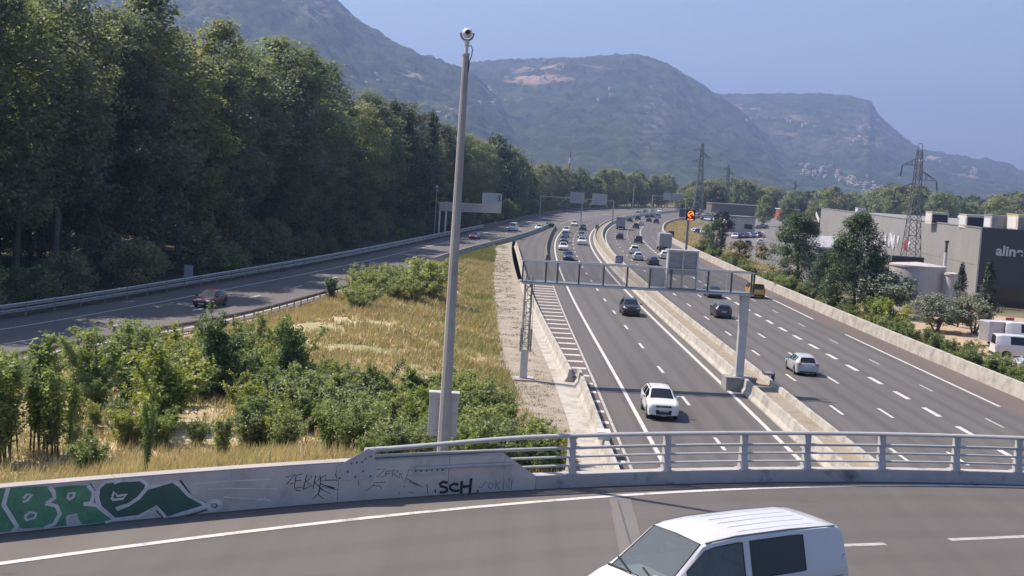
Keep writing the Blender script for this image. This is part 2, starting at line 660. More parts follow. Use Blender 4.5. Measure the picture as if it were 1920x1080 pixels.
# ================================================================== GROUND
def axis(a, b, near, lim, grow=1.25):
    mid = list(np.arange(a, b + near * 0.5, near))
    s, x, left = near, a, []
    while x > -lim:
        s *= grow
        x -= s
        left.append(x)
    s, x, rightl = near, b, []
    while x < lim:
        s *= grow
        x += s
        rightl.append(x)
    return np.array(left[::-1] + mid + rightl)


def grid_sheet(name, xs, ys, zf, m_, smooth=True, parent=None):
    X, Y = np.meshgrid(xs, ys)
    Z = zf(X, Y)
    V = np.stack([X.ravel(), Y.ravel(), Z.ravel()], 1)
    nx, ny = len(xs), len(ys)
    i, j = np.meshgrid(np.arange(nx - 1), np.arange(ny - 1))
    a = (j * nx + i).ravel()
    return link(name, np_mesh(name, V, np.stack([a, a + 1, a + nx + 1, a + nx], 1), smooth), m_, parent)


M_LAND = mat('rough_ground', (0.125, 0.115, 0.06), 0.95, var=0.25, scale=0.08, bump=0.3, bscale=1.5, dirt=(0.055, 0.06, 0.025), dscale=0.03, fine=0.25, fscale=2.5)
M_DRYG = mat('dry_grass_ground', (0.47, 0.375, 0.24), 0.95, var=0.22, scale=0.30, bump=0.6, bscale=6, dirt=(0.27, 0.25, 0.12), dscale=0.16, dmask=(0.44, 0.62), fine=0.35, fscale=6)
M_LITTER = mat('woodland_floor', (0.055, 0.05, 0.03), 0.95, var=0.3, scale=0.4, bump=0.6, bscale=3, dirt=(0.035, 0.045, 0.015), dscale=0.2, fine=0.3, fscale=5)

g_ = grid_sheet('ground', axis(-60, 80, 2.0, 9000), axis(-20, 360, 2.0, 9000), tz, M_LAND)
tag(g_, 'rough open ground reaching out to the foot of the mountains', 'ground', kind='structure')


def verge(name, Cl, Cr, nlat, dz, m_, label):
    """sheet that follows the ground between two curves sampled at the same y"""
    t = np.linspace(0, 1, nlat)
    P = Cl[:, None, :] * (1 - t)[None, :, None] + Cr[:, None, :] * t[None, :, None]
    X, Y = P[..., 0], P[..., 1]
    Z = tz(X, Y) + dz
    n = len(Cl)
    V = np.stack([X.ravel(), Y.ravel(), Z.ravel()], 1)
    i, j = np.meshgrid(np.arange(n - 1), np.arange(nlat - 1), indexing='ij')
    a = (i * nlat + j).ravel()
    o = link(name, np_mesh(name, V, np.stack([a, a + 1, a + nlat + 1, a + nlat], 1), True), m_)
    tag(o, label, 'ground', kind='structure')
    return o


ysv = np.arange(26, 330, 1.5)
cl = np.c_[np.interp(ysv, RAMPN[:, 1], RAMPN[:, 0]) + 0.2, ysv]
crr = np.c_[np.where(ysv < 262, np.interp(ysv, DIRT_L[:, 1], DIRT_L[:, 0]), np.interp(ysv, REF[:, 1], REF[:, 0]) - 8), ysv]
crr[:, 0] = np.maximum(crr[:, 0], cl[:, 0] + 0.3)
verge('grass_bank', cl, crr, 26, 0.035, M_DRYG, 'dry grassy bank between the slip road and the motorway')
ysd = np.arange(24, 262, 2.0)
dl = np.c_[np.interp(ysd, DIRT_L[:, 1], DIRT_L[:, 0]) - 0.4, ysd]
dr = np.c_[np.where(ysd < 85, np.interp(ysd, LW2[:, 1], LW2[:, 0]), np.interp(ysd, LW1[:, 1], LW1[:, 0])), ysd]
verge('dirt_strip', dl, dr, 5, 0.06, M_GRAVEL, 'strip of bare gravelly earth beside the left motorway wall')
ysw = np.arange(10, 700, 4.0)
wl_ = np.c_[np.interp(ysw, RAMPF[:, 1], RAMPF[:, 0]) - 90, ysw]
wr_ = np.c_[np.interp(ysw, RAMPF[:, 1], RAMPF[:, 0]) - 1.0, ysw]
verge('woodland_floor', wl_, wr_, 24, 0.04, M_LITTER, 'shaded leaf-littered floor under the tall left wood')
# concrete walkway behind the left wall
ysc = np.arange(26, 168, 2.0)
xl = np.interp(ysc, [26, 72, 88, 112, 141, 168], [4.0, 3.5, 3.0, 2.0, 1.35, 0.7])
xr_ = np.where(ysc < 85, np.interp(ysc, LW2[:, 1], LW2[:, 0]), np.interp(ysc, LW1[:, 1], LW1[:, 0]))
o = strip('concrete_walkway', np.c_[xl, ysc], np.c_[xr_, ysc], 0.03, M_CONC)
tag(o, 'narrow concrete walkway along the left motorway wall', 'path', kind='structure')
# right-hand side: yard soil, car park
def flat_poly(name, pts, z, m_, label, cat):
    b = MB()
    b.add([(x, y, z) for x, y in pts], [tuple(range(len(pts)))])
    o_ = b.build(name, m_)
    tag(o_, label, cat, kind='structure')
    return o_


flat_poly('soil_yard', [(36.3, 70), (75, 70), (75, 150), (59, 156), (48, 172), (36, 176)], 0.03, M_SOIL, 'bare orange-brown soil yard in front of the dark shop front', 'ground')
M_YARDP = mat('pale_yard_paving', (0.27, 0.24, 0.21), 0.9, var=0.1, scale=0.5, dirt=(0.2, 0.17, 0.14), dscale=0.5)
flat_poly('yard_path', [(40.5, 143.5), (70, 146.5), (70, 148.2), (40.5, 145.5)], 0.045, M_YARDP, 'pale paved path across the soil yard behind the olive trees', 'path')
M_PARK = asphalt('car_park_asphalt', (0.16, 0.148, 0.14), (0.14, 0.13, 0.12))
flat_poly('car_park', [(40, 196), (58, 196), (60, 310), (160, 420), (160, 640), (112, 640), (78, 500), (52, 396), (44, 330), (42, 250)], 0.0, M_PARK, 'large asphalt car park beyond the right motorway wall', 'car park')

# ================================================================== ROADS
xo = np.interp(REF[:, 1], [-60, 85, 140, 262, 300, 330, 400, 1000], [-3.4, -4.0, -5.3, -8.5, -8, -4.2, -1.0, -1.0])
wr = np.interp(REF[:, 1], [-60, 60, 90, 150, 250, 320, 1000], [29.0, 29.0, 28.6, 28.2, 27.6, 27.2, 27.2])
motorway = strip('motorway', offset(REF, xo), offset(REF, wr), 0.0, M_ROAD, lat=(xo, wr))
tag(motorway, 'grey asphalt motorway with two carriageways curving right into the distance', 'motorway', kind='structure')
ysr = RAMPF[:, 1]
rn_x = np.where(ysr <= 347, np.interp(ysr, RAMPN[:, 1], RAMPN[:, 0]), np.interp(ysr, REF[:, 1], REF[:, 0]) + 1.0)
rn_x = np.where((ysr > 335) & (ysr < 365), np.interp(ysr, [335, 365], [np.interp(335, RAMPN[:, 1], RAMPN[:, 0]), np.interp(365, REF[:, 1], REF[:, 0]) + 1.0]), rn_x)
slip = strip('slip_road', RAMPF - np.array([0.6, 0]), np.c_[rn_x, ysr], 0.008, M_RAMP)
tag(slip, 'asphalt slip road splitting off to the left beside the wood', 'road', kind='structure')


def line(name, C, w, z, m_, parent):
    return strip(name, offset(C, -w / 2), offset(C, w / 2), z, m_, parent)


Zp = 0.006
line('edge_line', between(offset(REF, 0), 20, 700), 0.24, Zp, M_PAINT, motorway)
line('edge_line', between(offset(REF, 7.15), 20, 700), 0.26, Zp, M_PAINT, motorway)
line('edge_line', between(offset(REF, 10.75), 160, 720), 0.22, Zp, M_PAINT, motorway)
line('edge_line', between(offset(REF, -1.7), 22, 166), 0.16, Zp, M_PAINTW, motorway)
_dash = {}


def dash_mesh(l, w, m_):
    k = (l, w, m_.name)
    if k not in _dash:
        me = MB().add([(-l / 2, -w / 2, 0), (l / 2, -w / 2, 0), (l / 2, w / 2, 0), (-l / 2, w / 2, 0)], [(0, 1, 2, 3)]).mesh('lane_dash')
        me.materials.append(m_)
        _dash[k] = me
    return _dash[k]


def dashes(off, y_first, period, l, w, m_, y_end, z=Zp, parent=motorway, C=None):
    Co = offset(REF, off) if C is None else C
    d = np.r_[0, np.cumsum(np.hypot(*np.diff(Co, axis=0).T))]
    s0 = np.interp(y_first, Co[:, 1], d)
    s1 = np.interp(y_end, Co[:, 1], d)
    s = s0
    while s < s1:
        x, y = np.interp(s, d, Co[:, 0]), np.interp(s, d, Co[:, 1])
        x2, y2 = np.interp(s + 0.5, d, Co[:, 0]), np.interp(s + 0.5, d, Co[:, 1])
        o_ = link('lane_dash', dash_mesh(l, w, m_), None, parent)
        o_.location = (x, y, z)
        o_.rotation_euler = (0, 0, math.atan2(y2 - y, x2 - x))
        s += period


dashes(3.62, 41.4, 13, 3.2, 0.20, M_PAINT, 560)
dashes(13.0, 54.5, 13, 3.2, 0.20, M_PAINT, 560)
dashes(16.05, 54.5, 13, 3.2, 0.20, M_PAINT, 560)
dashes(19.4, 56.8, 6.3, 3.2, 0.36, M_PAINT, 400)
dashes(22.4, 53.4, 13, 3.0, 0.16, M_PAINTW, 330)
dashes(25.2, 53.5 + 0, 52, 39, 0.22, M_PAINT, 200)
# browner shoulders
sl_a = between(offset(REF, -1.7), 22, 170)
strip('shoulder', np.c_[np.where(sl_a[:, 1] < 85, np.interp(sl_a[:, 1], LW2[:, 1], LW2[:, 0]), np.interp(sl_a[:, 1], LW1[:, 1], LW1[:, 0])), sl_a[:, 1]], sl_a, 0.003, M_RED, motorway)
sr_a = between(offset(REF, 25.35), 22, 250)
strip('shoulder', sr_a, np.c_[np.interp(sr_a[:, 1], RW[:, 1], RW[:, 0]) - 0.05, sr_a[:, 1]], 0.003, M_RED, motorway)
# hatched zone
for i, y in enumerate(np.arange(58, 168, 3.35)):
    x0 = (np.interp(y, LW2[:, 1], LW2[:, 0]) if y < 85 else np.interp(y, LW1[:, 1], LW1[:, 0])) + 0.45
    x1, _ = at_y(offset(REF, -1.85), y)
    if x1 - x0 < 0.25:
        x0 = x1 - 0.3
    b = MB().add([(x0, y - 0.36, 0), (x1, y - 0.36 + 0.03 * (x1 - x0), 0), (x1, y + 0.36 + 0.03 * (x1 - x0), 0), (x0, y + 0.36, 0)], [(0, 1, 2, 3)])
    o_ = b.build('hatch_bar', M_PAINT, motorway)
    o_.location.z = Zp
# slip road paint
Zs = 0.014
line('edge_line', between(offset(RAMPF, 2.6), 20, 640), 0.22, Zs, M_PAINT, slip)
line('edge_line', between(offset(RAMPN, -1.0), 20, 335), 0.22, Zs, M_PAINT, slip)
midc = np.c_[(np.interp(RAMPN[:, 1], RAMPF[:, 1], RAMPF[:, 0]) + 2.6 + RAMPN[:, 0] - 1.0) / 2, RAMPN[:, 1]]
dashes(0, 50, 13, 3.2, 0.2, M_PAINT, 330, Zs, slip, midc)
line('edge_line', between(offset(REF, -3.4), 372, 640), 0.2, Zs, M_PAINTW, slip)

# ================================================================== MOTORWAY WALLS AND RAILS
NJ = [(-0.32, 0), (-0.32, 0.10), (-0.17, 0.34), (-0.10, 0.86), (0.10, 0.86), (0.17, 0.34), (0.32, 0.10), (0.32, 0)]


def barrier_run(name, C, prof, m_, label, joint=8.0, z0=0.0, cat='barrier', y_detail=1e9):
    """a cast barrier: pieces with open joints near the camera, one long piece farther off"""
    root = empty(name, (0, 0, 0))
    tag(root, label, cat)
    d = np.r_[0, np.cumsum(np.hypot(*np.diff(C, axis=0).T))]
    s = 0.0
    while s < d[-1] - 0.5:
        e = min(s + joint, d[-1])
        if np.interp(s, d, C[:, 1]) > y_detail:
            e = d[-1]
        ss = np.linspace(s + 0.012, e - 0.012, max(2, int((e - s) / 2.0) + 1))
        sweep('barrier_piece', np.c_[np.interp(ss, d, C[:, 0]), np.interp(ss, d, C[:, 1])], prof, m_, root, z0)
        s = e
    return root


barrier_run('concrete_barrier', LW1, NJ, M_CONC, 'pale concrete barrier left of the hatched zone, beyond the gantry leg', 6.0, y_detail=170)
barrier_run('concrete_barrier', LW2, NJ, M_CONC, 'pale concrete barrier left of the carriageway, between bridge and gantry', 6.0)
barrier_run('concrete_barrier', between(offset(REF, 8.25), 20, 700), NJ, M_CONC, 'left one of the two median barriers, edging the oncoming lanes', 8.0, y_detail=170)
barrier_run('concrete_barrier', between(offset(REF, 9.95), 20, 700), NJ, M_CONC, 'right one of the two median barriers, edging the receding lanes', 8.0, y_detail=170)
o = strip('median_fill', between(offset(REF, 8.3), 20, 700), between(offset(REF, 9.9), 20, 700), 0.50, mat('median_dirt', (0.25, 0.21, 0.16), 0.95, var=0.25, scale=1.5, dirt=(0.27, 0.23, 0.18), dscale=0.5, dmask=(0.45, 0.6), fine=0.3, fscale=12))
tag(o, 'dirt filling between the two median barriers', 'ground', kind='structure')
RWP = [(-0.30, 0), (-0.22, 1.06), (0.12, 1.06), (0.20, 0)]
barrier_run('parapet_wall', between(RW, 20, 700), RWP, M_CONC, 'long pale concrete wall along the right edge of the motorway', 7.0, y_detail=190, cat='wall')
B1 = spline([(5.2, 207), (5.7, 235), (6.9, 270), (8.6, 309), (10.2, 338)], 3.0)
barrier_run('concrete_barrier', B1, NJ, M_CONCD, 'barrier coloured dark for its shaded side, at the nose between slip road and motorway', 300)  # the shade on its face is put into the dark concrete colour
barrier_run('concrete_barrier', between(offset(RAMPN, 0.1), 183, 345), NJ, M_CONC2, 'concrete barrier along the near side of the slip road towards the nose', 300)
barrier_run('concrete_barrier', between(offset(RAMPF, -0.8), 305, 690), [(-0.25, 0), (-0.2, 0.95), (0.15, 0.95), (0.2, 0)], M_CONCD, 'dark far barrier on the outer edge of the merged road', 600)

WBEAM = [(-0.02, 0.0), (0.05, 0.06), (0.05, 0.12), (-0.02, 0.16), (0.05, 0.20), (0.05, 0.26), (-0.02, 0.32), (-0.06, 0.32), (-0.06, 0.0)]


def guard_rail(name, C, label, heights, post_h, spacing, m_):
    root = empty(name)
    tag(root, label, 'guard rail')
    zc = np.maximum(tz(C[:, 0], C[:, 1]), 0.0)
    for h in heights:
        sweep('rail_beam', C, WBEAM, m_, root, h, zc=zc * 0)
    pm = MB().box(-0.05, 0.05, -0.06, 0.06, -0.3, post_h).mesh('post')
    pm.materials.append(M_GALVD)
    d = np.r_[0, np.cumsum(np.hypot(*np.diff(C, axis=0).T))]
    for s in np.arange(1, d[-1], spacing):
        o_ = link('post', pm, None, root)
        o_.location = (np.interp(s, d, C[:, 0]), np.interp(s, d, C[:, 1]), 0)
    return root


guard_rail('guard_rail', between(offset(RAMPF, -0.4), 30, 306), 'galvanised double guard rail at the foot of the wood', (0.40, 0.82), 1.12, 4.0, M_GALV)
guard_rail('guard_rail', between(offset(RAMPN, 0.3), 40, 182), 'rusty grey guard rail on thin posts beside the dry bank', (0.48,), 0.8, 2.0, mat('rusty_steel', (0.20, 0.16, 0.14), 0.7, metal=0.3, var=0.2, scale=1.0))
# crash cushion at the nose
n0 = Vector((8.9, 346, 0))
cc = empty('crash_cushion', n0, R(8))
tag(cc, 'dark green crash cushion on the nose of the slip road', 'crash cushion')
for k in range(4):
    MB().box(-0.7 + 0.07 * k, 0.7 - 0.07 * k, k * 1.0 - 3.2, k * 1.0 - 2.25, 0.05, 1.05).build('segment', mat('green_cushion', (0.02, 0.10, 0.07), 0.5, var=0.1), cc)
MB().box(-0.8, 0.8, -0.2 + 0.95, 1.4, 0.0, 1.15).build('back_plate', M_GALVD, cc)

# ================================================================== OVERPASS
xs_ = np.linspace(-26, 34, 121)
OUT = np.c_[xs_, ypar(xs_)]                                  # outer edge; right of travel = towards the camera
INN = OUT + normals(OUT) * 15.5
b = MB()
n = len(OUT)
V = np.concatenate([np.c_[OUT - normals(OUT) * 0.75, np.full(n, DECK - 0.02)], np.c_[INN, np.full(n, DECK - 0.02)], np.c_[OUT - normals(OUT) * 0.75, np.full(n, DECK - 0.85)], np.c_[INN, np.full(n, DECK - 0.85)]])
fs = []
for i in range(n - 1):
    fs += [(i, i + 1, n + i + 1, n + i), (2 * n + i, 3 * n + i, 3 * n + i + 1, 2 * n + i + 1), (i, 2 * n + i, 2 * n + i + 1, i + 1), (n + i, n + i + 1, 3 * n + i + 1, 3 * n + i)]
fs += [(0, n, 3 * n, 2 * n), (n - 1, 3 * n - 1, 4 * n - 1, 2 * n - 1)]
b.add(V, fs)
deck = b.build('overpass', M_CONC2)
tag(deck, 'curved overpass carrying the near road across the motorway', 'bridge', kind='structure')
o = strip('road_surface', OUT + normals(OUT) * 0.05, INN, DECK, M_DECK, deck, lat=(0.0, 15.5))
WL = np.c_[xs_, np.polyval(_cw, np.clip(xs_, -11, 17)) + np.where(xs_ < -11, (xs_ + 11) * 0.78, 0) + np.where(xs_ > 17, (xs_ - 17) * 0.12, 0)]
o = strip('road_shoulder', OUT + normals(OUT) * 0.05, WL, DECK + 0.004, M_EDGE, deck)
line('edge_line', WL, 0.19, DECK + 0.009, M_PAINT, deck)
for (a, c_) in (((1578, 1023), (1660, 1020)), ((1780, 1012), (1995, 1003))):
    p, q = at(*a, DECK), at(*c_, DECK)
    d = (q - p).normalized()
    s = Vector((-d.y, d.x, 0)) * 0.1
    zz = Vector((0, 0, 0.006))
    MB().add([p - s + zz, q - s + zz, q + s + zz, p + s + zz], [(0, 1, 2, 3)]).build('lane_dash', M_PAINTW, deck)
# expansion joint: patched band and steel line
def deck_quad(name, pts, z, m_):
    return MB().add([at(*p, DECK) + Vector((0, 0, z)) for p in pts], [tuple(range(len(pts)))]).build(name, m_, deck)


M_JOINT = asphalt('joint_patch', (0.146, 0.137, 0.131), (0.135, 0.126, 0.121))
deck_quad('joint_band', [(1143, 935), (1180, 930), (1222, 1080), (1172, 1080)], 0.0125, M_JOINT)
deck_quad('joint_line', [(1157, 938), (1160, 938), (1202, 1080), (1197, 1080)], 0.016, M_DARKST)
deck_quad('joint_line', [(1180, 934), (1182, 934), (1224, 1080), (1221, 1080)], 0.016, M_CONCD)
deck_quad('joint_line', [(1142, 938), (1144, 938), (1173, 1080), (1170, 1080)], 0.016, M_CONCD)
# abutment under the left end
ab = MB().box(-1.0, 3.6, 0, 15, -0.3, DECK - 0.87, Tm((0.2, 19.0, 0), R(24)))
tag(ab.build('bridge_abutment', M_CONC2), 'concrete abutment under the left end of the overpass', 'abutment')


# ================================================================== OVERPASS PARAPET
from mathutils.geometry import tessellate_polygon

M_WALL = mat('parapet_concrete', (0.50, 0.465, 0.445), 0.85, var=0.07, scale=1.6, bump=0.1, dirt=(0.30, 0.285, 0.275), dscale=1.1, dmask=(0.52, 0.8), fine=0.05)
X_END0, X_END1 = par_pt(945, 890).x, par_pt(1004, 905).x
WALL_H = 0.96


def face_pt(x, z, off=0.0):
    y = float(ypar(x))
    s = float(np.polyval(np.polyder(_cf), x))
    nn = Vector((s, -1, 0)).normalized()
    return Vector((x, y, z)) + nn * off


def wall_piece(name, xs, hs, thick, m_, parent, z0=DECK + 0.006, front=0.0):
    vs, fs = [], []
    for x, h in zip(xs, hs):
        a, c = face_pt(x, z0, front), face_pt(x, z0, front - thick)
        vs += [a, a + Vector((0, 0, h)), c + Vector((0, 0, h)), c]
    for i in range(len(xs) - 1):
        for k in range(4):
            k2 = (k + 1) % 4
            fs.append((i * 4 + k, i * 4 + k2, i * 4 + 4 + k2, i * 4 + 4 + k))
    fs += [(3, 2, 1, 0), tuple(len(vs) - 4 + k for k in range(4))]
    return MB().add(vs, fs).build(name, m_, parent)


pw = empty('parapet_wall', (0, 0, 0))
tag(pw, 'grey concrete parapet wall of the overpass, covered in graffiti', 'wall')
cuts = [-26, -21, -16.5] + [par_pt(px, 950).x for px in (-120, 215, 632, 838)] + [X_END0]
for a, c in zip(cuts[:-1], cuts[1:]):
    xs = np.linspace(a + 0.006, c - 0.006, max(3, int((c - a) / 0.5)))
    wall_piece('wall_panel', xs, np.full(len(xs), WALL_H), 0.32, M_WALL, pw)
wall_piece('wall_end', np.linspace(X_END0 + 0.001, X_END1, 4), np.linspace(WALL_H, 0.36, 4), 0.32, M_WALL, pw)
M_COPE = mat('coping_concrete', (0.36, 0.335, 0.32), 0.85, var=0.1, scale=1.2, fine=0.08)
for a, c in zip(cuts[:-1], cuts[1:]):
    xs = np.linspace(a + 0.006, c - 0.006, max(3, int((c - a) / 0.5)))
    wall_piece('coping', xs, np.full(len(xs), 0.025), 0.328, M_COPE, pw, DECK + 0.006 + WALL_H, 0.004)
kerb_x = np.linspace(X_END1 + 0.01, 34, 70)
M_KERB = mat('kerb_concrete', (0.40, 0.385, 0.39), 0.8, var=0.08, scale=1.5, dirt=(0.13, 0.12, 0.12), dscale=1.6, dmask=(0.55, 0.75), fine=0.06)
kb = wall_piece('bridge_kerb', kerb_x, np.full(70, 0.34), 0.40, M_KERB, None)
tag(kb, 'raised concrete kerb under the bridge railing', 'kerb')
cx_ = np.linspace(X_END0 - 3.2, 34, 80)
cb = wall_piece('bridge_cornice', cx_, np.full(80, 0.20), 0.44, M_COPE, None, DECK + 0.0, -0.42)
tag(cb, 'pale concrete cornice along the outside of the bridge railing', 'cornice')

# steel railing
rl = empty('bridge_railing', (0, 0, 0))
tag(rl, 'grey painted steel railing of the overpass with four horizontal rails', 'railing')
XT = par_pt(690, 850).x


def rail_run(name, x0, x1, z, w, h, back=0.16, nseg=None, z_start=None):
    xs = np.linspace(x0, x1, nseg or int((x1 - x0) / 0.5) + 2)
    C = np.array([face_pt(x, 0, -back)[:2] for x in xs])
    k = 10
    prof = [(math.cos(2 * math.pi * i / k) * w / 2, math.sin(2 * math.pi * i / k) * h / 2) for i in range(k)]
    zc = np.zeros(len(xs))
    if z_start is not None:
        zc = (z_start - z) * (1 - sst((xs - x0) / 4.5))
    return sweep(name, C, prof, M_RAILP, rl, z, smooth=50, zc=zc)


Z_TOP = DECK + 1.36
rail_run('top_rail', XT, 34, Z_TOP, 0.17, 0.115, z_start=par_pt(695, 846).z)
rail_run('rail', par_pt(700, 868).x, 34, DECK + 1.035, 0.11, 0.085)
rail_run('rail', X_END0 - 0.1, 34, DECK + 0.80, 0.10, 0.065)
rail_run('rail', X_END0 + 0.35, 34, DECK + 0.57, 0.10, 0.065)
rail_run('rail', par_pt(777, 893).x, X_END0 + 0.2, DECK + 0.72, 0.06, 0.07, back=-0.035)
pxs = [1075, 1253, 1397, 1515, 1655, 1795, 1912]
postx = [par_pt(p, 892).x for p in pxs]
postx = postx + [postx[-1] + 2.0 * k for k in range(1, 9)]
pm = MB()
prof = [(-0.02, 0.0), (0.30, 0.0), (0.26, 0.30), (0.245, 1.0), (0.10, 1.0), (0.07, 0.45)]
nP = len(prof)
pm.add([(-0.085, p[0], p[1]) for p in prof] + [(0.085, p[0], p[1]) for p in prof],
       [tuple(range(nP)), tuple(range(2 * nP - 1, nP - 1, -1))] + [(i, nP + i, nP + (i + 1) % nP, (i + 1) % nP) for i in range(nP)])
post_me = pm.mesh('post')
post_me.materials.append(M_RAILP)
foot_me = MB().box(-0.14, 0.14, -0.05, 0.36, 0, 0.025).box(0.09, 0.13, 0.05, 0.28, 0.02, 0.13).mesh('foot_plate')
foot_me.materials.append(M_RAILP)
for x in postx:
    s = float(np.polyval(np.polyder(_cf), x))
    for me, nm, dz in ((post_me, 'post', 0.347), (foot_me, 'foot_plate', 0.347)):
        o = link(nm, me, None, rl)
        p = face_pt(x, DECK + dz, -0.04)
        o.location = p
        o.rotation_euler = (0, 0, math.atan(s))
# transition plates with bolts
def wall_poly(pts, off, thick=0.0):
    """polygon given by image points of the parapet face, laid on that face; returns MB"""
    P = [(par_pt(*p).x, par_pt(*p).z) for p in pts]
    bm = bmesh.new()
    vs = [bm.verts.new((x, z, 0)) for x, z in P]
    tri = tessellate_polygon([[Vector((x, z, 0)) for x, z in P]])
    for t in tri:
        try:
            bm.faces.new([vs[i] for i in t])
        except ValueError:
            pass
    for _ in range(3):
        ed = [e for e in bm.edges if e.calc_length() > 0.45]
        if not ed:
            break
        bmesh.ops.subdivide_edges(bm, edges=ed, cuts=1)
        bmesh.ops.triangulate(bm, faces=[f for f in bm.faces if len(f.verts) > 3])
    for v in bm.verts:
        v.co = face_pt(v.co.x, v.co.y, off)
    bmesh.ops.recalc_face_normals(bm, faces=bm.faces)
    return bm


def wall_decal(name, pts, off, m_, parent):
    bm = wall_poly(pts, off)
    me = bpy.data.meshes.new(name)
    bm.to_mesh(me)
    bm.free()
    return link(name, me, m_, parent)


def ribbon_bm(b, pts, w, off):
    P = [(par_pt(*p).x, par_pt(*p).z) for p in pts]
    Q = []
    for i, (p, q) in enumerate(zip(P[:-1], P[1:])):          # resample
        nseg = max(1, int(math.hypot(q[0] - p[0], q[1] - p[1]) / 0.2))
        for k in range(nseg):
            Q.append((p[0] + (q[0] - p[0]) * k / nseg, p[1] + (q[1] - p[1]) * k / nseg))
    Q.append(P[-1])
    Q = np.array(Q)
    if len(Q) < 2:
        return
    t = np.gradient(Q, axis=0)
    t /= np.linalg.norm(t, axis=1)[:, None] + 1e-9
    nn = np.stack([-t[:, 1], t[:, 0]], 1) * w / 2
    vs = [face_pt(a[0], a[1], off) for a in Q + nn] + [face_pt(a[0], a[1], off) for a in Q - nn]
    k = len(Q)
    b.add(vs, [(i, i + 1, k + i + 1, k + i) for i in range(k - 1)])


def strokes(name, lines, w, off, m_, parent, G=lambda x, y: (x, y)):
    b = MB()
    for l in lines:
        ribbon_bm(b, [G(*p) for p in l], w, off)
    return b.build(name, m_, parent)


T = lambda x, y: (600 + x / 4.571, 820 + y / 4.571)
tp = empty('transition_plate', (0, 0, 0))
tag(tp, 'bolted steel plate joining the parapet wall to the top rail', 'steel plate')
pl = [T(148, 372), T(140, 247), T(410, 95), T(470, 110), T(468, 170), T(452, 345)]
bm = wall_poly(pl, 0.02)
ext = bmesh.ops.extrude_face_region(bm, geom=list(bm.faces))
for v in [e for e in ext['geom'] if isinstance(e, bmesh.types.BMVert)]:
    v.co.y += 0.035
bmesh.ops.recalc_face_normals(bm, faces=bm.faces)
me = bpy.data.meshes.new('plate')
bm.to_mesh(me)
bm.free()
link('plate', me, M_RAILP, tp)
bolt = MB().lathe([(0.0, -0.01), (0.022, -0.01), (0.022, 0.012), (0.012, 0.02), (0.0, 0.02)], 8, Tm(rx=R(90))).mesh('bolt')
bolt.materials.append(M_DARKST)
for q in ((235, 293), (367, 287), (165, 347), (300, 338), (430, 330), (265, 222), (312, 215), (358, 208), (388, 180), (432, 162)):
    o = link('bolt', bolt, None, tp)
    p = par_pt(*T(*q))
    o.location = face_pt(p.x, p.z, 0.03)
sp2 = empty('splice_plate', (0, 0, 0))
tag(sp2, 'small bolted splice plate on the graffiti wall above black letters', 'steel plate')
wall_decal('plate', [T(800, 262), T(1082, 240), T(1082, 318), T(800, 330)], 0.012, M_RAILP, sp2)
for k in range(6):
    o = link('bolt', bolt, None, sp2)
    p = par_pt(*T(820 + k * 46, 288 - k * 2.2))
    o.location = face_pt(p.x, p.z, 0.018)

# ------------------------------------------------------------------ graffiti (paint on the wall, parts of the wall)
G3 = lambda x, y: (x / 3.0, 800 + y / 3.0)
M_GR1 = mat('spray_green', (0.10, 0.26, 0.15), 0.75, var=0.12, scale=2.5, dirt=(0.05, 0.17, 0.10), dscale=1.3, fine=0.15, fscale=14)
M_GR2 = mat('spray_dark_green', (0.045, 0.115, 0.085), 0.75, var=0.12, scale=2.5)
M_GRW = mat('spray_white', (0.62, 0.61, 0.62), 0.75, var=0.12, scale=3, dirt=(0.38, 0.40, 0.38), dscale=4.0, dmask=(0.5, 0.75))
M_GRK = mat('spray_black', (0.022, 0.022, 0.03), 0.7, var=0.1, scale=3)
M_GRG = mat('spray_grey', (0.12, 0.12, 0.13), 0.75, var=0.15, scale=3)
fills = [([(-60, 352), (45, 343), (20, 440), (95, 560), (60, 588), (-60, 600)], M_GR1),
         ([(48, 345), (120, 338), (275, 336), (300, 365), (295, 405), (265, 430), (315, 445), (335, 490), (300, 545), (250, 566), (130, 572), (95, 560), (22, 440)], M_GR1),
         ([(305, 340), (400, 330), (495, 330), (528, 370), (515, 425), (480, 438), (540, 440), (635, 520), (600, 540), (460, 548), (425, 490), (380, 495), (375, 556), (262, 566), (322, 540), (338, 480), (322, 445), (275, 430), (300, 400)], M_GR1),
         ([(545, 400), (552, 345), (590, 312), (650, 302), (790, 298), (822, 325), (830, 346), (965, 306), (1000, 325), (1060, 385), (1160, 444), (1080, 470), (937, 514), (878, 448), (780, 505), (655, 520), (590, 490), (555, 445)], M_GR2)]
for pts, m_ in fills:
    wall_decal('graffiti_fill', [G3(*p) for p in pts], 0.005, m_, pw)
strokes('graffiti_outline', [[(45, 343), (20, 440), (95, 560), (70, 590)], [(265, 432), (305, 400), (300, 365), (275, 336)], [(255, 432), (318, 445), (336, 490), (305, 545), (250, 570)],
                             [(470, 434), (515, 425), (528, 370), (495, 330)], [(470, 434), (545, 442), (640, 522), (590, 540)], [(545, 400), (552, 345), (590, 312), (650, 302)],
                             [(545, 400), (560, 450), (640, 520)], [(650, 302), (790, 298), (825, 322), (822, 350), (780, 400), (720, 440), (655, 465)], [(830, 346), (965, 306)],
                             [(640, 522), (780, 505), (878, 450), (936, 514), (1080, 470), (1160, 446)], [(970, 304), (1010, 330), (1060, 385), (1165, 444)],
                             [(290, 410), (260, 432)]], 0.075, 0.0085, M_GRW, pw, G3)
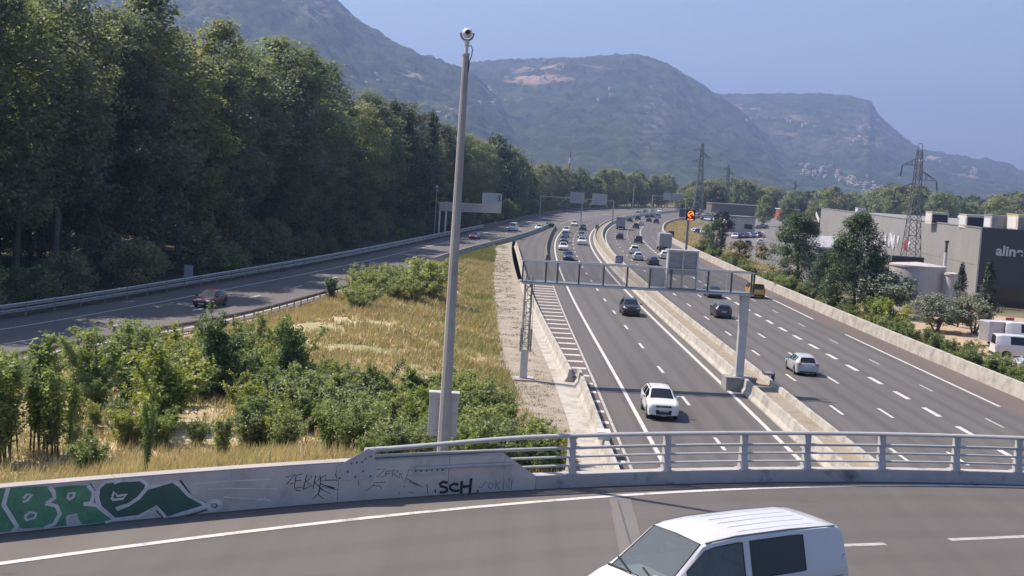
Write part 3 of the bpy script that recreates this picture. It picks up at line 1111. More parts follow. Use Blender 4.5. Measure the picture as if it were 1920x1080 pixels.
strokes('graffiti_detail', [[(130, 405), (150, 380), (180, 382), (155, 412), (128, 425)], [(140, 505), (165, 482), (203, 486), (196, 512), (150, 525), (138, 505)],
                            [(380, 405), (385, 375), (420, 372), (412, 395), (385, 412)], [(628, 410), (640, 365), (660, 390), (715, 380), (690, 405), (630, 412)],
                            [(650, 458), (715, 438)], [(380, 550), (378, 505), (425, 492), (445, 548)], [(640, 318), (680, 305)]], 0.05, 0.0085, M_GRW, pw, G3)
ringp = [(1205 + 33 * math.cos(t), 443 + 28 * math.sin(t)) for t in np.linspace(0, 2 * math.pi, 15)]
strokes('graffiti_outline', [ringp], 0.10, 0.0085, M_GRW, pw, G3)
strokes('graffiti_shadow', [[(540, 400), (547, 340), (585, 308), (640, 296)], [(1012, 300), (1075, 385), (1165, 432), (1180, 412), (1205, 404), (1240, 420)], [(880, 470), (936, 530), (1090, 490), (1170, 465)],
                            [(505, 320), (536, 365), (525, 425)], [(1186, 440), (1192, 425), (1212, 423), (1222, 440), (1210, 458), (1192, 455), (1186, 440)]], 0.03, 0.007, M_GRK, pw, G3)
strokes('graffiti_streak', [[(1080, 322), (1250, 308), (1550, 294)], [(1172, 352), (1300, 346), (1560, 350)], [(1255, 395), (1480, 410)], [(1480, 402), (1525, 420)]], 0.026, 0.005, M_GRW, pw, G3)
strokes('graffiti_tag', [[(1605, 285), (1660, 268), (1610, 325), (1650, 318)], [(1700, 265), (1665, 275), (1655, 345), (1700, 340)], [(1660, 305), (1695, 300)], [(1705, 355), (1725, 270), (1755, 280), (1722, 310), (1752, 330), (1710, 352)],
                         [(1760, 350), (1775, 275), (1805, 285), (1770, 315), (1815, 355)], [(1790, 385), (1805, 290), (1835, 270), (1830, 300), (1900, 300), (1885, 265)], [(1800, 320), (1880, 350)], [(1830, 330), (1885, 345)],
                         [(1660, 355), (1690, 362)], [(1760, 405), (1785, 380), (1820, 405)]], 0.02, 0.005, M_GRK, pw, G3)
G8 = lambda x, y: (600 + x / 3.0, 720 + y / 3.0)
strokes('graffiti_tag', [[(0, 512), (2, 560), (-4, 610)], [(0, 545), (80, 540)], [(10, 575), (95, 595)], [(0, 590), (60, 618)], [(318, 480), (365, 478), (320, 525), (362, 520)], [(365, 520), (372, 490), (400, 488)], [(368, 505), (396, 500)],
                         [(405, 520), (412, 482), (440, 490), (415, 505), (440, 525)], [(445, 530), (450, 500), (475, 560), (500, 480), (545, 500)], [(262, 600), (300, 570), (340, 575), (345, 590)], [(300, 575), (305, 555), (370, 552)],
                         [(480, 530), (560, 570)], [(500, 550), (580, 580)], [(470, 580), (480, 572)], [(500, 605), (525, 612)], [(600, 560), (610, 640)], [(440, 620), (450, 610)], [(215, 540), (218, 572)]], 0.018, 0.005, M_GRG, pw, G8)
strokes('graffiti_letter', [[(718, 556), (690, 550), (674, 560), (678, 574), (712, 584), (716, 600), (695, 610), (672, 608)]], 0.07, 0.005, M_GRK, pw, G8)
strokes('graffiti_letter', [[(778, 566), (752, 560), (732, 572), (732, 590), (752, 602), (784, 598)]], 0.07, 0.005, M_GRK, pw, G8)
strokes('graffiti_letter', [[(798, 545), (793, 616)], [(850, 530), (843, 600), (838, 632)], [(797, 578), (848, 574)]], 0.07, 0.005, M_GRK, pw, G8)
strokes('graffiti_letter', [[(643, 603), (652, 603)], [(883, 603), (892, 603)]], 0.09, 0.005, M_GRK, pw, G8)
strokes('graffiti_tag', [[(890, 575), (905, 585), (935, 548)], [(945, 580), (955, 555), (975, 562), (965, 590), (945, 580)], [(985, 592), (992, 545)], [(1015, 548), (990, 570), (1012, 592)], [(1030, 590), (1035, 540), (1060, 590), (1065, 530)], [(1080, 540), (1072, 595)]],
        0.02, 0.005, M_GRG, pw, G8)

# ================================================================== CAMERA POLE
PY = 35.2
pb = at_depth(829, 862, PY)
gz = float(tz(pb.x, PY))
t0 = at_depth(879, 104, PY)
pole = empty('camera_pole', (pb.x, PY, gz))
tag(pole, 'tall tapered concrete pole rising behind the bridge parapet', 'pole')
hgt = t0.z - gz
lean = t0.x - pb.x
prof_pole = [(0.175, -0.6), (0.172, 0.4), (0.088, hgt)]
b = MB().lathe([(r, z) for r, z in prof_pole], 10)
M_POLE = mat('pole_concrete', (0.34, 0.33, 0.315), 0.8, var=0.1, scale=0.8, dirt=(0.25, 0.24, 0.23), dscale=0.5, fine=0.06)
b.build('shaft', M_POLE, pole, smooth=30)
MB().lathe([(0.092, hgt - 0.02), (0.10, hgt), (0.10, hgt + 0.05), (0.05, hgt + 0.06)], 12).build('top_cap', M_GALV, pole)
cam_t = empty('surveillance_camera', (pb.x, PY, gz + hgt + 0.062))
tag(cam_t, 'white dome surveillance camera on a forked mount topping the tall pole', 'camera')
M_CAMW = mat('camera_white', (0.62, 0.61, 0.6), 0.4, var=0.04, coord='obj')
MB().lathe([(0.05, 0), (0.05, 0.20), (0.075, 0.21), (0.075, 0.30), (0.06, 0.33)], 12).build('neck', M_CAMW, cam_t, smooth=30)
yk = [(-0.17 * math.cos(t), 0, 0.50 - 0.17 * math.sin(t)) for t in np.linspace(-0.15, math.pi + 0.15, 14)]
MB().tube(yk, 0.028, 8).build('fork', M_GALVD, cam_t, smooth=60)
hd = MB()
sph = [(0.135 * math.sin(t), -0.135 * math.cos(t)) for t in np.linspace(0.02, math.pi - 0.02, 12)]
hd.lathe(sph, 18, Tm((0, 0, 0.52)))
head = hd.build('head', M_CAMW, cam_t, smooth=60)
MB().lathe([(0.0, 0.10), (0.06, 0.10), (0.065, 0.155), (0.055, 0.155), (0.0, 0.14)], 16, Tm((0.02, 0, 0.53), rx=R(90))).build('lens', M_BLACK, head)
MB().tube([(0.05, -0.03, 0.17), (0.12, -0.04, 0.2), (0.17, -0.04, 0.08), (0.15, -0.04, -0.08), (0.10, -0.03, -0.22), (0.088, -0.03, -0.5)], 0.014, 6).build('cable', M_BLACK, cam_t, smooth=60)
# control box strapped to the far side of the pole
cz0, cz1 = at_depth(830, 821, PY).z, at_depth(830, 741, PY).z
cc0, cc1 = at_depth(803, 780, PY).x, at_depth(858, 780, PY).x
cab = empty('control_cabinet', ((cc0 + cc1) / 2, PY + 0.165, cz0), R(4))
tag(cab, 'pale grey control box strapped behind the tall pole', 'cabinet')
w, h = (cc1 - cc0) / 2, cz1 - cz0
M_CABG = mat('cabinet_grey', (0.46, 0.455, 0.46), 0.5, var=0.05, coord='obj', dirt=(0.33, 0.32, 0.32), dscale=2)
MB().box(-w, w, 0.03, 0.36, 0, h).build('box', M_CABG, cab)
MB().box(-w - 0.02, w + 0.02, 0.0, 0.39, h + 0.001, h + 0.04).build('roof', M_CABG, cab)
MB().box(-0.22, 0.22, -0.035, 0.028, 0.12, 0.16).box(-0.22, 0.22, -0.035, 0.028, h - 0.2, h - 0.16).build('strap', M_GALV, cab)


# ================================================================== MOUNTAINS
def mountain_mat():
    mt, nt, N, L, out = nodes_of('wooded_mountain')
    b = N.new('ShaderNodeBsdfPrincipled')
    b.inputs['Roughness'].default_value = 0.95
    b.inputs['Specular IOR Level'].default_value = 0.1
    L.new(b.outputs[0], out.inputs[0])
    n1 = noise_node(nt, 0.011, detail=10, rough=0.78)
    c = ramp_node(nt, n1.outputs[0], [(0.36, (0.014, 0.026, 0.010)), (0.50, (0.055, 0.078, 0.03)), (0.64, (0.115, 0.145, 0.068))]).outputs[0]
    # meadows and pale fields, only where the mesh says so
    at_ = N.new('ShaderNodeAttribute')
    at_.attribute_name = 'field'
    n2 = noise_node(nt, 0.006, detail=3, stretch=(1, 1, 3.5))
    mk = N.new('ShaderNodeMath')
    mk.operation = 'MULTIPLY'
    r2 = ramp_node(nt, n2.outputs[0], [(0.56, 0.0), (0.60, 1.0)])
    L.new(at_.outputs['Fac'], mk.inputs[0])
    L.new(r2.outputs[0], mk.inputs[1])
    n3 = noise_node(nt, 0.02, detail=2)
    fc = ramp_node(nt, n3.outputs[0], [(0.35, (0.46, 0.36, 0.24)), (0.55, (0.62, 0.42, 0.31)), (0.7, (0.52, 0.48, 0.38))])
    c = mix_node(nt, mk.outputs[0], c, fc.outputs[0])
    ar = N.new('ShaderNodeAttribute')
    ar.attribute_name = 'rock'
    n4 = noise_node(nt, 0.03, detail=6, rough=0.7, stretch=(1, 1, 2.5))
    r4 = ramp_node(nt, n4.outputs[0], [(0.44, 0.0), (0.62, 1.0)])
    m4 = N.new('ShaderNodeMath')
    m4.operation = 'MULTIPLY'
    L.new(ar.outputs['Fac'], m4.inputs[0])
    L.new(r4.outputs[0], m4.inputs[1])
    c = mix_node(nt, m4.outputs[0], c, (0.25, 0.235, 0.22))
    L.new(c, b.inputs['Base Color'])
    nb = noise_node(nt, 0.055, detail=6, rough=0.7)
    bp = N.new('ShaderNodeBump')
    bp.inputs['Strength'].default_value = 1.0
    bp.inputs['Distance'].default_value = 26.0
    L.new(nb.outputs[0], bp.inputs['Height'])
    L.new(bp.outputs[0], b.inputs['Normal'])
    return mt


M_MTN = mountain_mat()


def horizon_y(px):
    return 325 + (px - 946) * math.tan(ROLL)


def mountain(name, sky_pts, Db, Dc, Dend, label, seed, fields, rocks, gully=0.16, base_gain=1.3, ncol=700, nrow=240):
    """a massif: skyline heights per bearing, foothills at Db, crest at Dc, falling away to Dend"""
    sx = np.array([p[0] for p in sky_pts], float)
    sy = np.array([p[1] for p in sky_pts], float)
    pxs_ = np.linspace(sx[0], sx[-1], ncol)
    hy = 325 + (pxs_ - 946) * math.tan(ROLL)
    el = (hy - np.interp(pxs_, sx, sy)) / F_PX * 0.998
    az = np.arctan(((pxs_ - CX) * cr + (np.interp(pxs_, sx, sy) - CY) * sr) / F_PX)
    t = np.linspace(0, 1.35, nrow)
    Dcv = Dc * (1 + 0.10 * (vnoise(pxs_, pxs_ * 0, 260, seed, 3) - 0.5))
    X = np.zeros((nrow, ncol))
    Y = np.zeros_like(X)
    Z = np.zeros_like(X)
    for i, tt in enumerate(t):
        D = Db + (Dcv - Db) * tt if tt <= 1 else Dcv + (Dend - Dcv) * (tt - 1) / 0.35
        X[i] = np.tan(az) * D
        Y[i] = D
        crest = el * Dcv + CAM_H
        if tt <= 1:
            wx = X[i] + 260 * (vnoise(X[i], np.full(ncol, D.mean()), 900, seed + 4, 3) - 0.5)
            g = vnoise(wx, Y[i] * 0.8, 420, seed + 1, 5, 0.55) - 0.5
            spur = 1 - np.abs(2 * vnoise(wx + 0.25 * Y[i], Y[i] * 0.22, 620, seed + 2, 2) - 1)
            fine = 1 - np.abs(2 * vnoise(wx - 0.2 * Y[i], Y[i] * 0.3, 190, seed + 6, 3) - 1)
            w = math.sin(math.pi * min(tt, 1)) ** 0.7
            Z[i] = crest * (tt ** base_gain) * (1 + gully * w * (g * 1.2 + (spur - 0.6) * 1.5 + (fine - 0.6) * 0.5))
            # stay below the line of sight to the crest
            lim = (el * D + CAM_H) - (1 - tt) * crest * 0.06
            Z[i] = np.where(Z[i] > lim, lim - 0.25 * (Z[i] - lim) * 0.3, Z[i])
        else:
            Z[i] = crest * (1 - ((tt - 1) / 0.35) ** 1.5) * (1 - 0.1 * (tt - 1))
    Z += (vnoise(X, Y, 26, seed + 12, 2) - 0.5) * 26 * np.clip(Z / 60.0, 0, 1) * (np.arange(nrow) != int(np.argmin(np.abs(t - 1))))[:, None]
    # small teeth of trees on the crest line
    ci = int(np.argmin(np.abs(t - 1)))
    Z[ci] += (vnoise(pxs_, pxs_ * 0, 6, seed + 9, 2) - 0.5) * Dc * 0.0016
    Z -= 3.0
    V = np.stack([X.ravel(), Y.ravel(), Z.ravel()], 1)
    i, j = np.meshgrid(np.arange(nrow - 1), np.arange(ncol - 1), indexing='ij')
    a = (i * ncol + j).ravel()
    me = np_mesh(name, V, np.stack([a, a + 1, a + ncol + 1, a + ncol], 1), True)
    # image position of each vertex, only to lay fields and cliffs out on the slopes
    zz = Z - CAM_H
    f_ = Y * cp - zz * sp
    u, v = F_PX * X / f_, -F_PX * (zz * cp + Y * sp) / f_
    PX, PYY = CX + u * cr - v * sr, CY + u * sr + v * cr
    for nm, blobs in (('field', fields), ('rock', rocks)):
        A = np.zeros_like(X)
        for (bx, by, rx, ry, s) in blobs:
            A = np.maximum(A, s * np.clip(1.4 - np.hypot((PX - bx) / rx, (PYY - by) / ry), 0, 1))
        at_ = me.attributes.new(nm, 'FLOAT', 'POINT')
        at_.data.foreach_set('value', A.ravel().astype(np.float32))
    o_ = link(name, me, M_MTN)
    tag(o_, label, 'mountain', kind='structure')
    return o_


mountain('mountain', [(1150, 340), (1250, 250), (1300, 190), (1340, 178), (1400, 178), (1540, 178), (1590, 184), (1628, 193), (1638, 212), (1655, 228), (1690, 258), (1722, 279), (1760, 285), (1800, 293), (1850, 300), (1880, 304), (1905, 318),
                      (1960, 332), (2100, 350), (2400, 380), (2800, 408)], 2500, 5500, 9000, 'far flat-topped mountain with a steep right shoulder', 11,
         [(1400, 200, 60, 12, 0.7), (1480, 230, 40, 20, 0.5), (1745, 292, 25, 8, 1.0), (1760, 312, 30, 8, 1.0), (1830, 325, 40, 8, 0.9), (1620, 250, 60, 30, 0.55), (1500, 260, 60, 20, 0.4)],
         [(1625, 240, 40, 45, 1.0), (1560, 265, 60, 20, 0.6)], gully=0.22, base_gain=1.5)
mountain('mountain', [(820, 240), (850, 150), (872, 124), (890, 119), (940, 116), (1000, 114), (1060, 112), (1120, 109), (1192, 105), (1225, 114), (1250, 125), (1290, 148), (1330, 172), (1362, 193), (1400, 220), (1440, 256), (1480, 296), (1530, 338), (1580, 366)],
         2000, 4700, 6500, 'broad wooded mountain with pale fields near its top', 23,
         [(1000, 146, 70, 14, 1.0), (1030, 128, 60, 10, 1.0), (900, 150, 40, 12, 0.8), (930, 175, 60, 14, 0.5), (1060, 150, 40, 10, 0.8), (1110, 132, 30, 8, 0.8)], [(1230, 210, 30, 50, 1.0), (1215, 260, 30, 40, 0.6)], gully=0.34)
mountain('mountain', [(-900, -260), (-500, -240), (0, -190), (200, -150), (330, -130), (430, -110), (520, -85), (590, -50), (622, -16), (640, 4), (660, 28), (690, 52), (740, 80), (800, 108), (860, 124), (900, 150), (950, 200), (1000, 262), (1050, 318), (1080, 338)],
         1500, 3300, 5200, 'massive left-hand mountain rising steeply out of the picture', 37,
         [(690, 128, 40, 10, 1.0), (790, 140, 40, 10, 0.9), (720, 150, 40, 16, 0.7), (800, 200, 40, 10, 0.9), (845, 210, 30, 8, 0.8), (675, 165, 20, 12, 0.7)], [(590, 10, 50, 35, 1.0), (380, 20, 60, 30, 0.5)], gully=0.34)


# ================================================================== VEGETATION
def leaf_quads(C, Nn, size, elong, r):
    n = len(C)
    Nn = Nn / (np.linalg.norm(Nn, axis=1)[:, None] + 1e-9)
    t = r.normal(size=(n, 3))
    t -= Nn * (t * Nn).sum(1)[:, None]
    t /= np.linalg.norm(t, axis=1)[:, None] + 1e-9
    bb = np.cross(Nn, t)
    s = size * (0.65 + 0.7 * r.random(n))[:, None]
    a, w = t * s * elong * 0.5, bb * s * 0.5
    V = np.stack([C + a, C + w * 0.9 + a * 0.15, C - a, C - w * 0.9 + a * 0.15], 1).reshape(-1, 3)
    return V


def quads_mesh(name, V, m_):
    n = len(V) // 4
    me = np_mesh(name, V, np.arange(4 * n).reshape(n, 4))
    me.materials.append(m_)
    return me


def crown_points(r, h, z0, rad, prof, nclump, per, crad, flat=0.8):
    """clump centres through the crown, leaves on and in each clump"""
    Cs, Ns = [], []
    for _ in range(nclump):
        t = r.random() ** 0.85
        z = z0 + (h - z0) * t
        R_ = rad * prof(t)
        th = r.random() * 2 * math.pi
        q = R_ * (0.25 + 0.8 * math.sqrt(r.random())) * (0.8 + 0.4 * r.random())
        c = np.array([q * math.cos(th), q * math.sin(th), z])
        k = int(per * (0.6 + 0.8 * r.random()) * (1.12 - 0.42 * t))
        cr_ = crad * (0.6 + 0.8 * r.random())
        d = r.normal(size=(k, 3))
        d /= np.linalg.norm(d, axis=1)[:, None]
        rr = cr_ * (0.35 + 0.65 * r.random(k) ** 0.5)[:, None]
        p = c + d * rr * np.array([1, 1, flat])
        Cs.append(p)
        Ns.append(d * 0.55 + np.array([0, 0, 1.0]) + r.normal(size=(k, 3)) * 0.5)
    return np.concatenate(Cs), np.concatenate(Ns)


def make_tree(name, seed, h, z0, rad, prof, nclump, per, crad, leaf, m_leaf, m_bark, trunk_r=0.28, limbs=9, elong=1.3, flat=0.8, fork=False):
    r = np.random.default_rng(seed)
    P, Nn = crown_points(r, h, z0, rad, prof, nclump, per, crad, flat)
    cm = quads_mesh('crown', leaf_quads(P, Nn, leaf, elong, r), m_leaf)
    b = MB()
    wob = r.normal(size=(5, 2)) * rad * 0.05
    tp_ = [(wob[i][0] * (i > 0), wob[i][1] * (i > 0), h * f) for i, f in enumerate((-0.02, 0.2, 0.45, 0.7, 0.92))]
    if fork:
        for k in range(3):
            a = 2 * math.pi * k / 3 + r.random()
            b.tube([(0.1 * math.cos(a), 0.1 * math.sin(a), -0.1), (0.25 * rad * math.cos(a), 0.25 * rad * math.sin(a), h * 0.25), (0.5 * rad * math.cos(a), 0.5 * rad * math.sin(a), h * 0.6)], [trunk_r, trunk_r * 0.75, trunk_r * 0.25], 6)
    else:
        b.tube(tp_, [trunk_r * 1.15, trunk_r * 0.9, trunk_r * 0.65, trunk_r * 0.4, trunk_r * 0.1], 8)
    for k in range(limbs):
        f = 0.18 + 0.68 * k / max(1, limbs)
        zb = h * f
        th = k * 2.4 + r.random()
        t = max(0.0, (zb + h * 0.1 - z0) / (h - z0))
        ln = rad * prof(min(1, t)) * 0.8
        x0 = np.interp(f, (-0.02, 0.2, 0.45, 0.7, 0.92), [p[0] for p in tp_]) if not fork else 0
        y0 = np.interp(f, (-0.02, 0.2, 0.45, 0.7, 0.92), [p[1] for p in tp_]) if not fork else 0
        b.tube([(x0, y0, zb), (x0 + ln * 0.5 * math.cos(th), y0 + ln * 0.5 * math.sin(th), zb + h * 0.06), (x0 + ln * math.cos(th), y0 + ln * math.sin(th), zb + h * 0.11)], [trunk_r * 0.35 * (1.1 - f), trunk_r * 0.2 * (1.1 - f), 0.015], 5)
    tm = b.mesh('trunk', 60)
    tm.materials.append(m_bark)
    return dict(name=name, trunk=tm, crown=cm, h=h)


def plant(proto, loc, h, label, cat, group=None, rz=None, sxy=None):
    s = h / proto['h']
    root = empty(proto['name'], loc, random.random() * 6.28 if rz is None else rz)
    k = s if sxy is None else s * sxy
    root.scale = (k, k, s)
    if 'trunk' in proto:
        link('trunk', proto['trunk'], None, root)
    link('crown', proto['crown'], None, root)
    tag(root, label, cat, group)
    return root


L_WOOD = leaf_mat('leaf_wood', (0.14, 0.16, 0.105), (0.225, 0.24, 0.16), (0.30, 0.305, 0.21), 0.55, 0.25, 0.35, 0.08)
L_WOOD2 = leaf_mat('leaf_wood_fresh', (0.155, 0.19, 0.095), (0.245, 0.275, 0.14), (0.33, 0.34, 0.19), 0.55, 0.25, 0.35, 0.08)
L_DARK = leaf_mat('leaf_evergreen', (0.042, 0.078, 0.032), (0.075, 0.122, 0.05), (0.115, 0.16, 0.068), 0.3, 0.4, 0.2)
L_OLIVE = leaf_mat('leaf_olive', (0.149, 0.175, 0.123), (0.245, 0.271, 0.201), (0.315, 0.333, 0.254), 0.2, 1.2, 0.12)
L_CYP = leaf_mat('leaf_cypress', (0.032, 0.052, 0.035), (0.052, 0.079, 0.052), None, 0.1, 1.0, 0.15)
L_PURP = leaf_mat('leaf_purple', (0.028, 0.018, 0.02), (0.045, 0.028, 0.03), None, 0.15, 0.5, 0.1)
L_YEL = leaf_mat('leaf_yellowing', (0.158, 0.149, 0.035), (0.263, 0.219, 0.052), (0.193, 0.210, 0.052), 0.3, 0.6, 0.2)
L_BUSH = leaf_mat('leaf_bush', (0.17, 0.215, 0.065), (0.265, 0.32, 0.10), (0.37, 0.41, 0.16), 0.52, 1.2, 0.30)
L_BUSHD = leaf_mat('leaf_bush_deep', (0.115, 0.17, 0.055), (0.195, 0.255, 0.082), (0.27, 0.32, 0.115), 0.48, 1.2, 0.25)
L_BUSHY = leaf_mat('leaf_bush_lime', (0.22, 0.26, 0.05), (0.33, 0.355, 0.075), (0.40, 0.40, 0.11), 0.45, 1.2, 0.2)
L_GREY = leaf_mat('leaf_bush_grey', (0.20, 0.235, 0.10), (0.30, 0.335, 0.145), (0.40, 0.42, 0.20), 0.46, 1.2, 0.2)

tall_prof = lambda t: (0.68 + 0.32 * math.sin(math.pi * min(1.0, t * 0.9 + 0.1))) * math.sqrt(max(0.004, 1 - (max(0.0, t - 0.5) / 0.51) ** 2))
dome_prof = lambda t: (0.5 + 0.5 * math.sin(math.pi * min(0.5, t * 0.8))) * math.sqrt(max(0.004, 1 - (max(0.0, t - 0.35) / 0.67) ** 2.4))
round_prof = lambda t: math.sqrt(max(0.02, 1 - (2 * t - 0.95) ** 2))
cone_prof = lambda t: 1.0 - 0.82 * t
cyp_prof = lambda t: (0.35 + 0.65 * math.sin(math.pi * min(1, 0.12 + t * 0.75))) * (1 - 0.85 * max(0, t - 0.6) / 0.4)
TALL = [make_tree('broadleaf_tree', 100 + k, 27, (2.0, 6.0, 3.0, 8.0, 2.5)[k], (4.6, 5.2, 5.9, 4.8, 5.4)[k], (tall_prof, dome_prof, dome_prof, dome_prof, dome_prof)[k], (200, 190, 230, 190, 210)[k], 92, 1.4, 0.30, (L_WOOD, L_WOOD2)[k in (1, 4)], M_BARKL, 0.34, 12) for k in range(5)]
CONE = [make_tree('pointed_tree', 120 + k, 25, 2.0, 3.9, cone_prof, 170, 60, 1.1, 0.36, L_DARK, M_BARK, 0.3, 10) for k in range(2)]
MIDT = [make_tree('broadleaf_tree', 140 + k, 15, 1.5, 5.2, round_prof, 110, 62, 1.5, 0.45, (L_WOOD2, L_WOOD, L_DARK)[k % 3], M_BARK, 0.26, 8) for k in range(5)]
EVER = [make_tree('evergreen_tree', 160 + k, 11, 0.4, 3.7, lambda t: round_prof(t * 0.75 + 0.22) * (1.05 - 0.25 * t), 300, 120, 0.8, 0.15, L_DARK, M_BARK, 0.22, 8) for k in range(2)]
OLIVE = [make_tree('olive_tree', 170 + k, 4.4, 1.2, 2.3, round_prof, 95, 80, 0.55, 0.12, L_OLIVE, M_BARKL, 0.13, 5, elong=2.2, fork=True) for k in range(3)]
CYPR = [make_tree('cypress_tree', 180 + k, 7.5, 0.7, 0.72, cyp_prof, 120, 55, 0.30, 0.10, L_CYP, M_BARK, 0.12, 0, elong=2.0, flat=1.5) for k in range(2)]
PURP = make_tree('purple_tree', 190, 7, 1.0, 3.0, round_prof, 70, 50, 0.9, 0.35, L_PURP, M_BARK, 0.18, 6)
YELT = make_tree('yellowing_tree', 191, 6, 0.5, 3.0, round_prof, 80, 55, 0.8, 0.28, L_YEL, M_BARK, 0.16, 6)


# ---- left wood along the slip road
def wood_h(y):
    return np.interp(y, [60, 140, 170, 200, 230, 260, 320, 400, 460, 540, 640, 760], [26, 28, 30, 29, 26, 25, 23.5, 22, 18.5, 17, 18.5, 19])


dF = np.r_[0, np.cumsum(np.hypot(*np.diff(RAMPF, axis=0).T))]
rt = random.Random(5)
wood = []
for row, (off_, sp_, y0, y1) in enumerate(((15.0, 5.6, 96, 300), (11.5, 6.2, 300, 470), (22.0, 6.2, 100, 420), (30, 9, 110, 330), (9.0, 9.5, 470, 780), (20.0, 13.0, 430, 780))):
    Co = offset(RAMPF, -off_)
    d = np.r_[0, np.cumsum(np.hypot(*np.diff(Co, axis=0).T))]
    s = np.interp(y0, Co[:, 1], d)
    while s < np.interp(y1, Co[:, 1], d):
        x, y = np.interp(s, d, Co[:, 0]) + rt.uniform(-1.6, 1.6), np.interp(s, d, Co[:, 1]) + rt.uniform(-1.6, 1.6)
        hh = float(wood_h(y)) * rt.uniform(0.74, 1.06) * (1.02 if row < 2 else 0.98)
        if row >= 4 or y > 380:
            pr = TALL[rt.randrange(5)] if rt.random() < 0.35 else MIDT[rt.randrange(5)]
        else:
            pr = TALL[rt.randrange(5)]
        wood.append((x, y, hh, pr))
        s += sp_ * rt.uniform(0.75, 1.25)
for (x, y, hh, pr) in wood:
    seg = [(118, 'left of the small grey sign back'), (150, 'behind the dark red hatchback on the slip road'), (205, 'left of the camera mast by the sunlit rail'), (262, 'left of the camera mast and cantilever gantry'),
           (330, 'right behind the cantilever gantry'), (430, 'between the cantilever gantry and the nearer portal gantry'), (560, 'behind the nearer portal gantry on the bend'), (2000, 'beyond the bend near the farther portal gantry')]
    where = next(w_ for lim, w_ in seg if y < lim)
    xe = float(np.interp(y, RAMPF[:, 1], RAMPF[:, 0])) - x
    rowt = 'front' if xe < 17 else 'rear'
    kindt = 'tall broadleaf tree' if pr in TALL else 'rounded broadleaf tree'
    plant(pr, (x, y, float(tz(x, y)) - 0.1), hh, '%s %s of the wood, %s' % (rowt, kindt, where), 'tree', 'trees of the left wood ' + where, sxy=(rt.uniform(0.95, 1.35) if pr in TALL else 0.8))
for k in range(26):                                          # thick young growth deeper in the wood closes it off
    y = 104 + k * 9.0
    x = float(np.interp(y, RAMPF[:, 1], RAMPF[:, 0])) - rt.uniform(34, 46)
    plant(MIDT[rt.randrange(5)], (x, y, float(tz(x, y)) - 0.1), rt.uniform(9, 13), 'young tree deep in the left wood, behind the tall front rows', 'tree', 'young trees deep in the left wood', sxy=1.2)
for (px, Y, top, lb) in ((742, 262, 193, 'dark pointed tree, left of a pair standing out of the wood skyline'), (765, 268, 205, 'dark pointed tree, right of a pair standing out of the wood skyline'), (812, 280, 213, 'dark pointed tree rising from the wood just left of the tall pole')):
    q = at_depth(px, top, Y)
    plant(CONE[px % 2], (q.x, Y, -0.1), q.z, lb, 'tree', sxy=0.85)
# undergrowth at the foot of the wood
UNDER = [make_tree('undergrowth_bush', 200 + k, 4.5, 0.2, 2.4, round_prof, 60, 50, 0.75, 0.24, (L_WOOD, L_WOOD2)[k % 2], M_BARK, 0.08, 5) for k in range(3)]
Cu = offset(RAMPF, -5.2)
du = np.r_[0, np.cumsum(np.hypot(*np.diff(Cu, axis=0).T))]
s = np.interp(98, Cu[:, 1], du)
while s < np.interp(640, Cu[:, 1], du):
    x, y = np.interp(s, du, Cu[:, 0]) - rt.uniform(-1.5, 8.0), np.interp(s, du, Cu[:, 1])
    plant(UNDER[rt.randrange(3)], (x, y, float(tz(x, y)) - 0.1), rt.uniform(2.2, 6.0), 'bush at the foot of the wood, %s' % next(w_ for lim, w_ in seg if y < lim), 'bush', 'undergrowth behind the far guard rail')
    s += rt.uniform(2.2, 6.0)
# ---- far trees on the plain, right of the bend
for k in range(92):
    px = 1285 + 680 * (k % 46) / 46 + rt.uniform(-8, 8)
    back = k // 46
    Y = (rt.uniform(640, 760) if back == 0 else rt.uniform(820, 980))
    top = np.interp(px, [1285, 1310, 1400, 1440, 1480, 1520, 1560, 1620, 1660, 1740, 1790, 1840, 1890, 1960], [352, 340, 338, 350, 356, 362, 354, 368, 350, 352, 372, 372, 366, 362])
    q = at_depth(px, top + rt.uniform(-3, 9) - 3 * back, Y)
    g0 = float(tz(q.x, Y))
    plant(MIDT[rt.randrange(5)], (q.x, Y, g0 - 0.2), max(9.0, q.z - g0), '%s tree in the belt across the plain, %s' % ('nearer' if back == 0 else 'farther', 'around the two far pylons' if px < 1400 else 'below the hillside village' if px < 1520 else 'above the far end of the shop hall' if px < 1650 else 'behind the big lattice pylon' if px < 1760 else 'above the shop hall roof units'), 'tree', 'tree belt on the plain', sxy=1.15)
# ---- trees beside the right wall and round the shops
def plant_px(proto, base, top, label, cat, sxy=1.0, group=None):
    p = at(base[0], base[1], 0.0)
    q = at_depth(top[0], top[1], p.y)
    return plant(proto, (p.x, p.y, float(tz(p.x, p.y)) - 0.05), q.z, label, cat, group, sxy=sxy)


plant_px(EVER[0], (1600, 586), (1606, 402), 'big dark evergreen tree, tallest beside the right wall', 'tree', 0.92)
plant_px(EVER[1], (1490, 534), (1494, 400), 'big loose evergreen tree in front of the grey annex roof', 'tree', 1.05)
plant_px(EVER[1], (1548, 562), (1554, 470), 'dark lower evergreen filling the gap between two big evergreens', 'tree', 1.1)
plant_px(EVER[0], (1640, 578), (1644, 482), 'small dark evergreen leaning against the tallest evergreen', 'tree', 0.8)
plant_px(OLIVE[0], (1652, 592), (1660, 508), 'grey-green olive tree in front of the big round tank', 'tree', 1.35)
plant_px(OLIVE[1], (1755, 622), (1760, 553), 'grey-green olive tree on the soil yard, left of the cypress', 'tree', 1.25)
plant_px(OLIVE[2], (1826, 626), (1832, 552), 'grey-green olive tree standing between two cypresses', 'tree', 1.05)
plant_px(CYPR[0], (1795, 614), (1809, 494), 'slim dark cypress to the left of the shop corner', 'tree', 1.0)
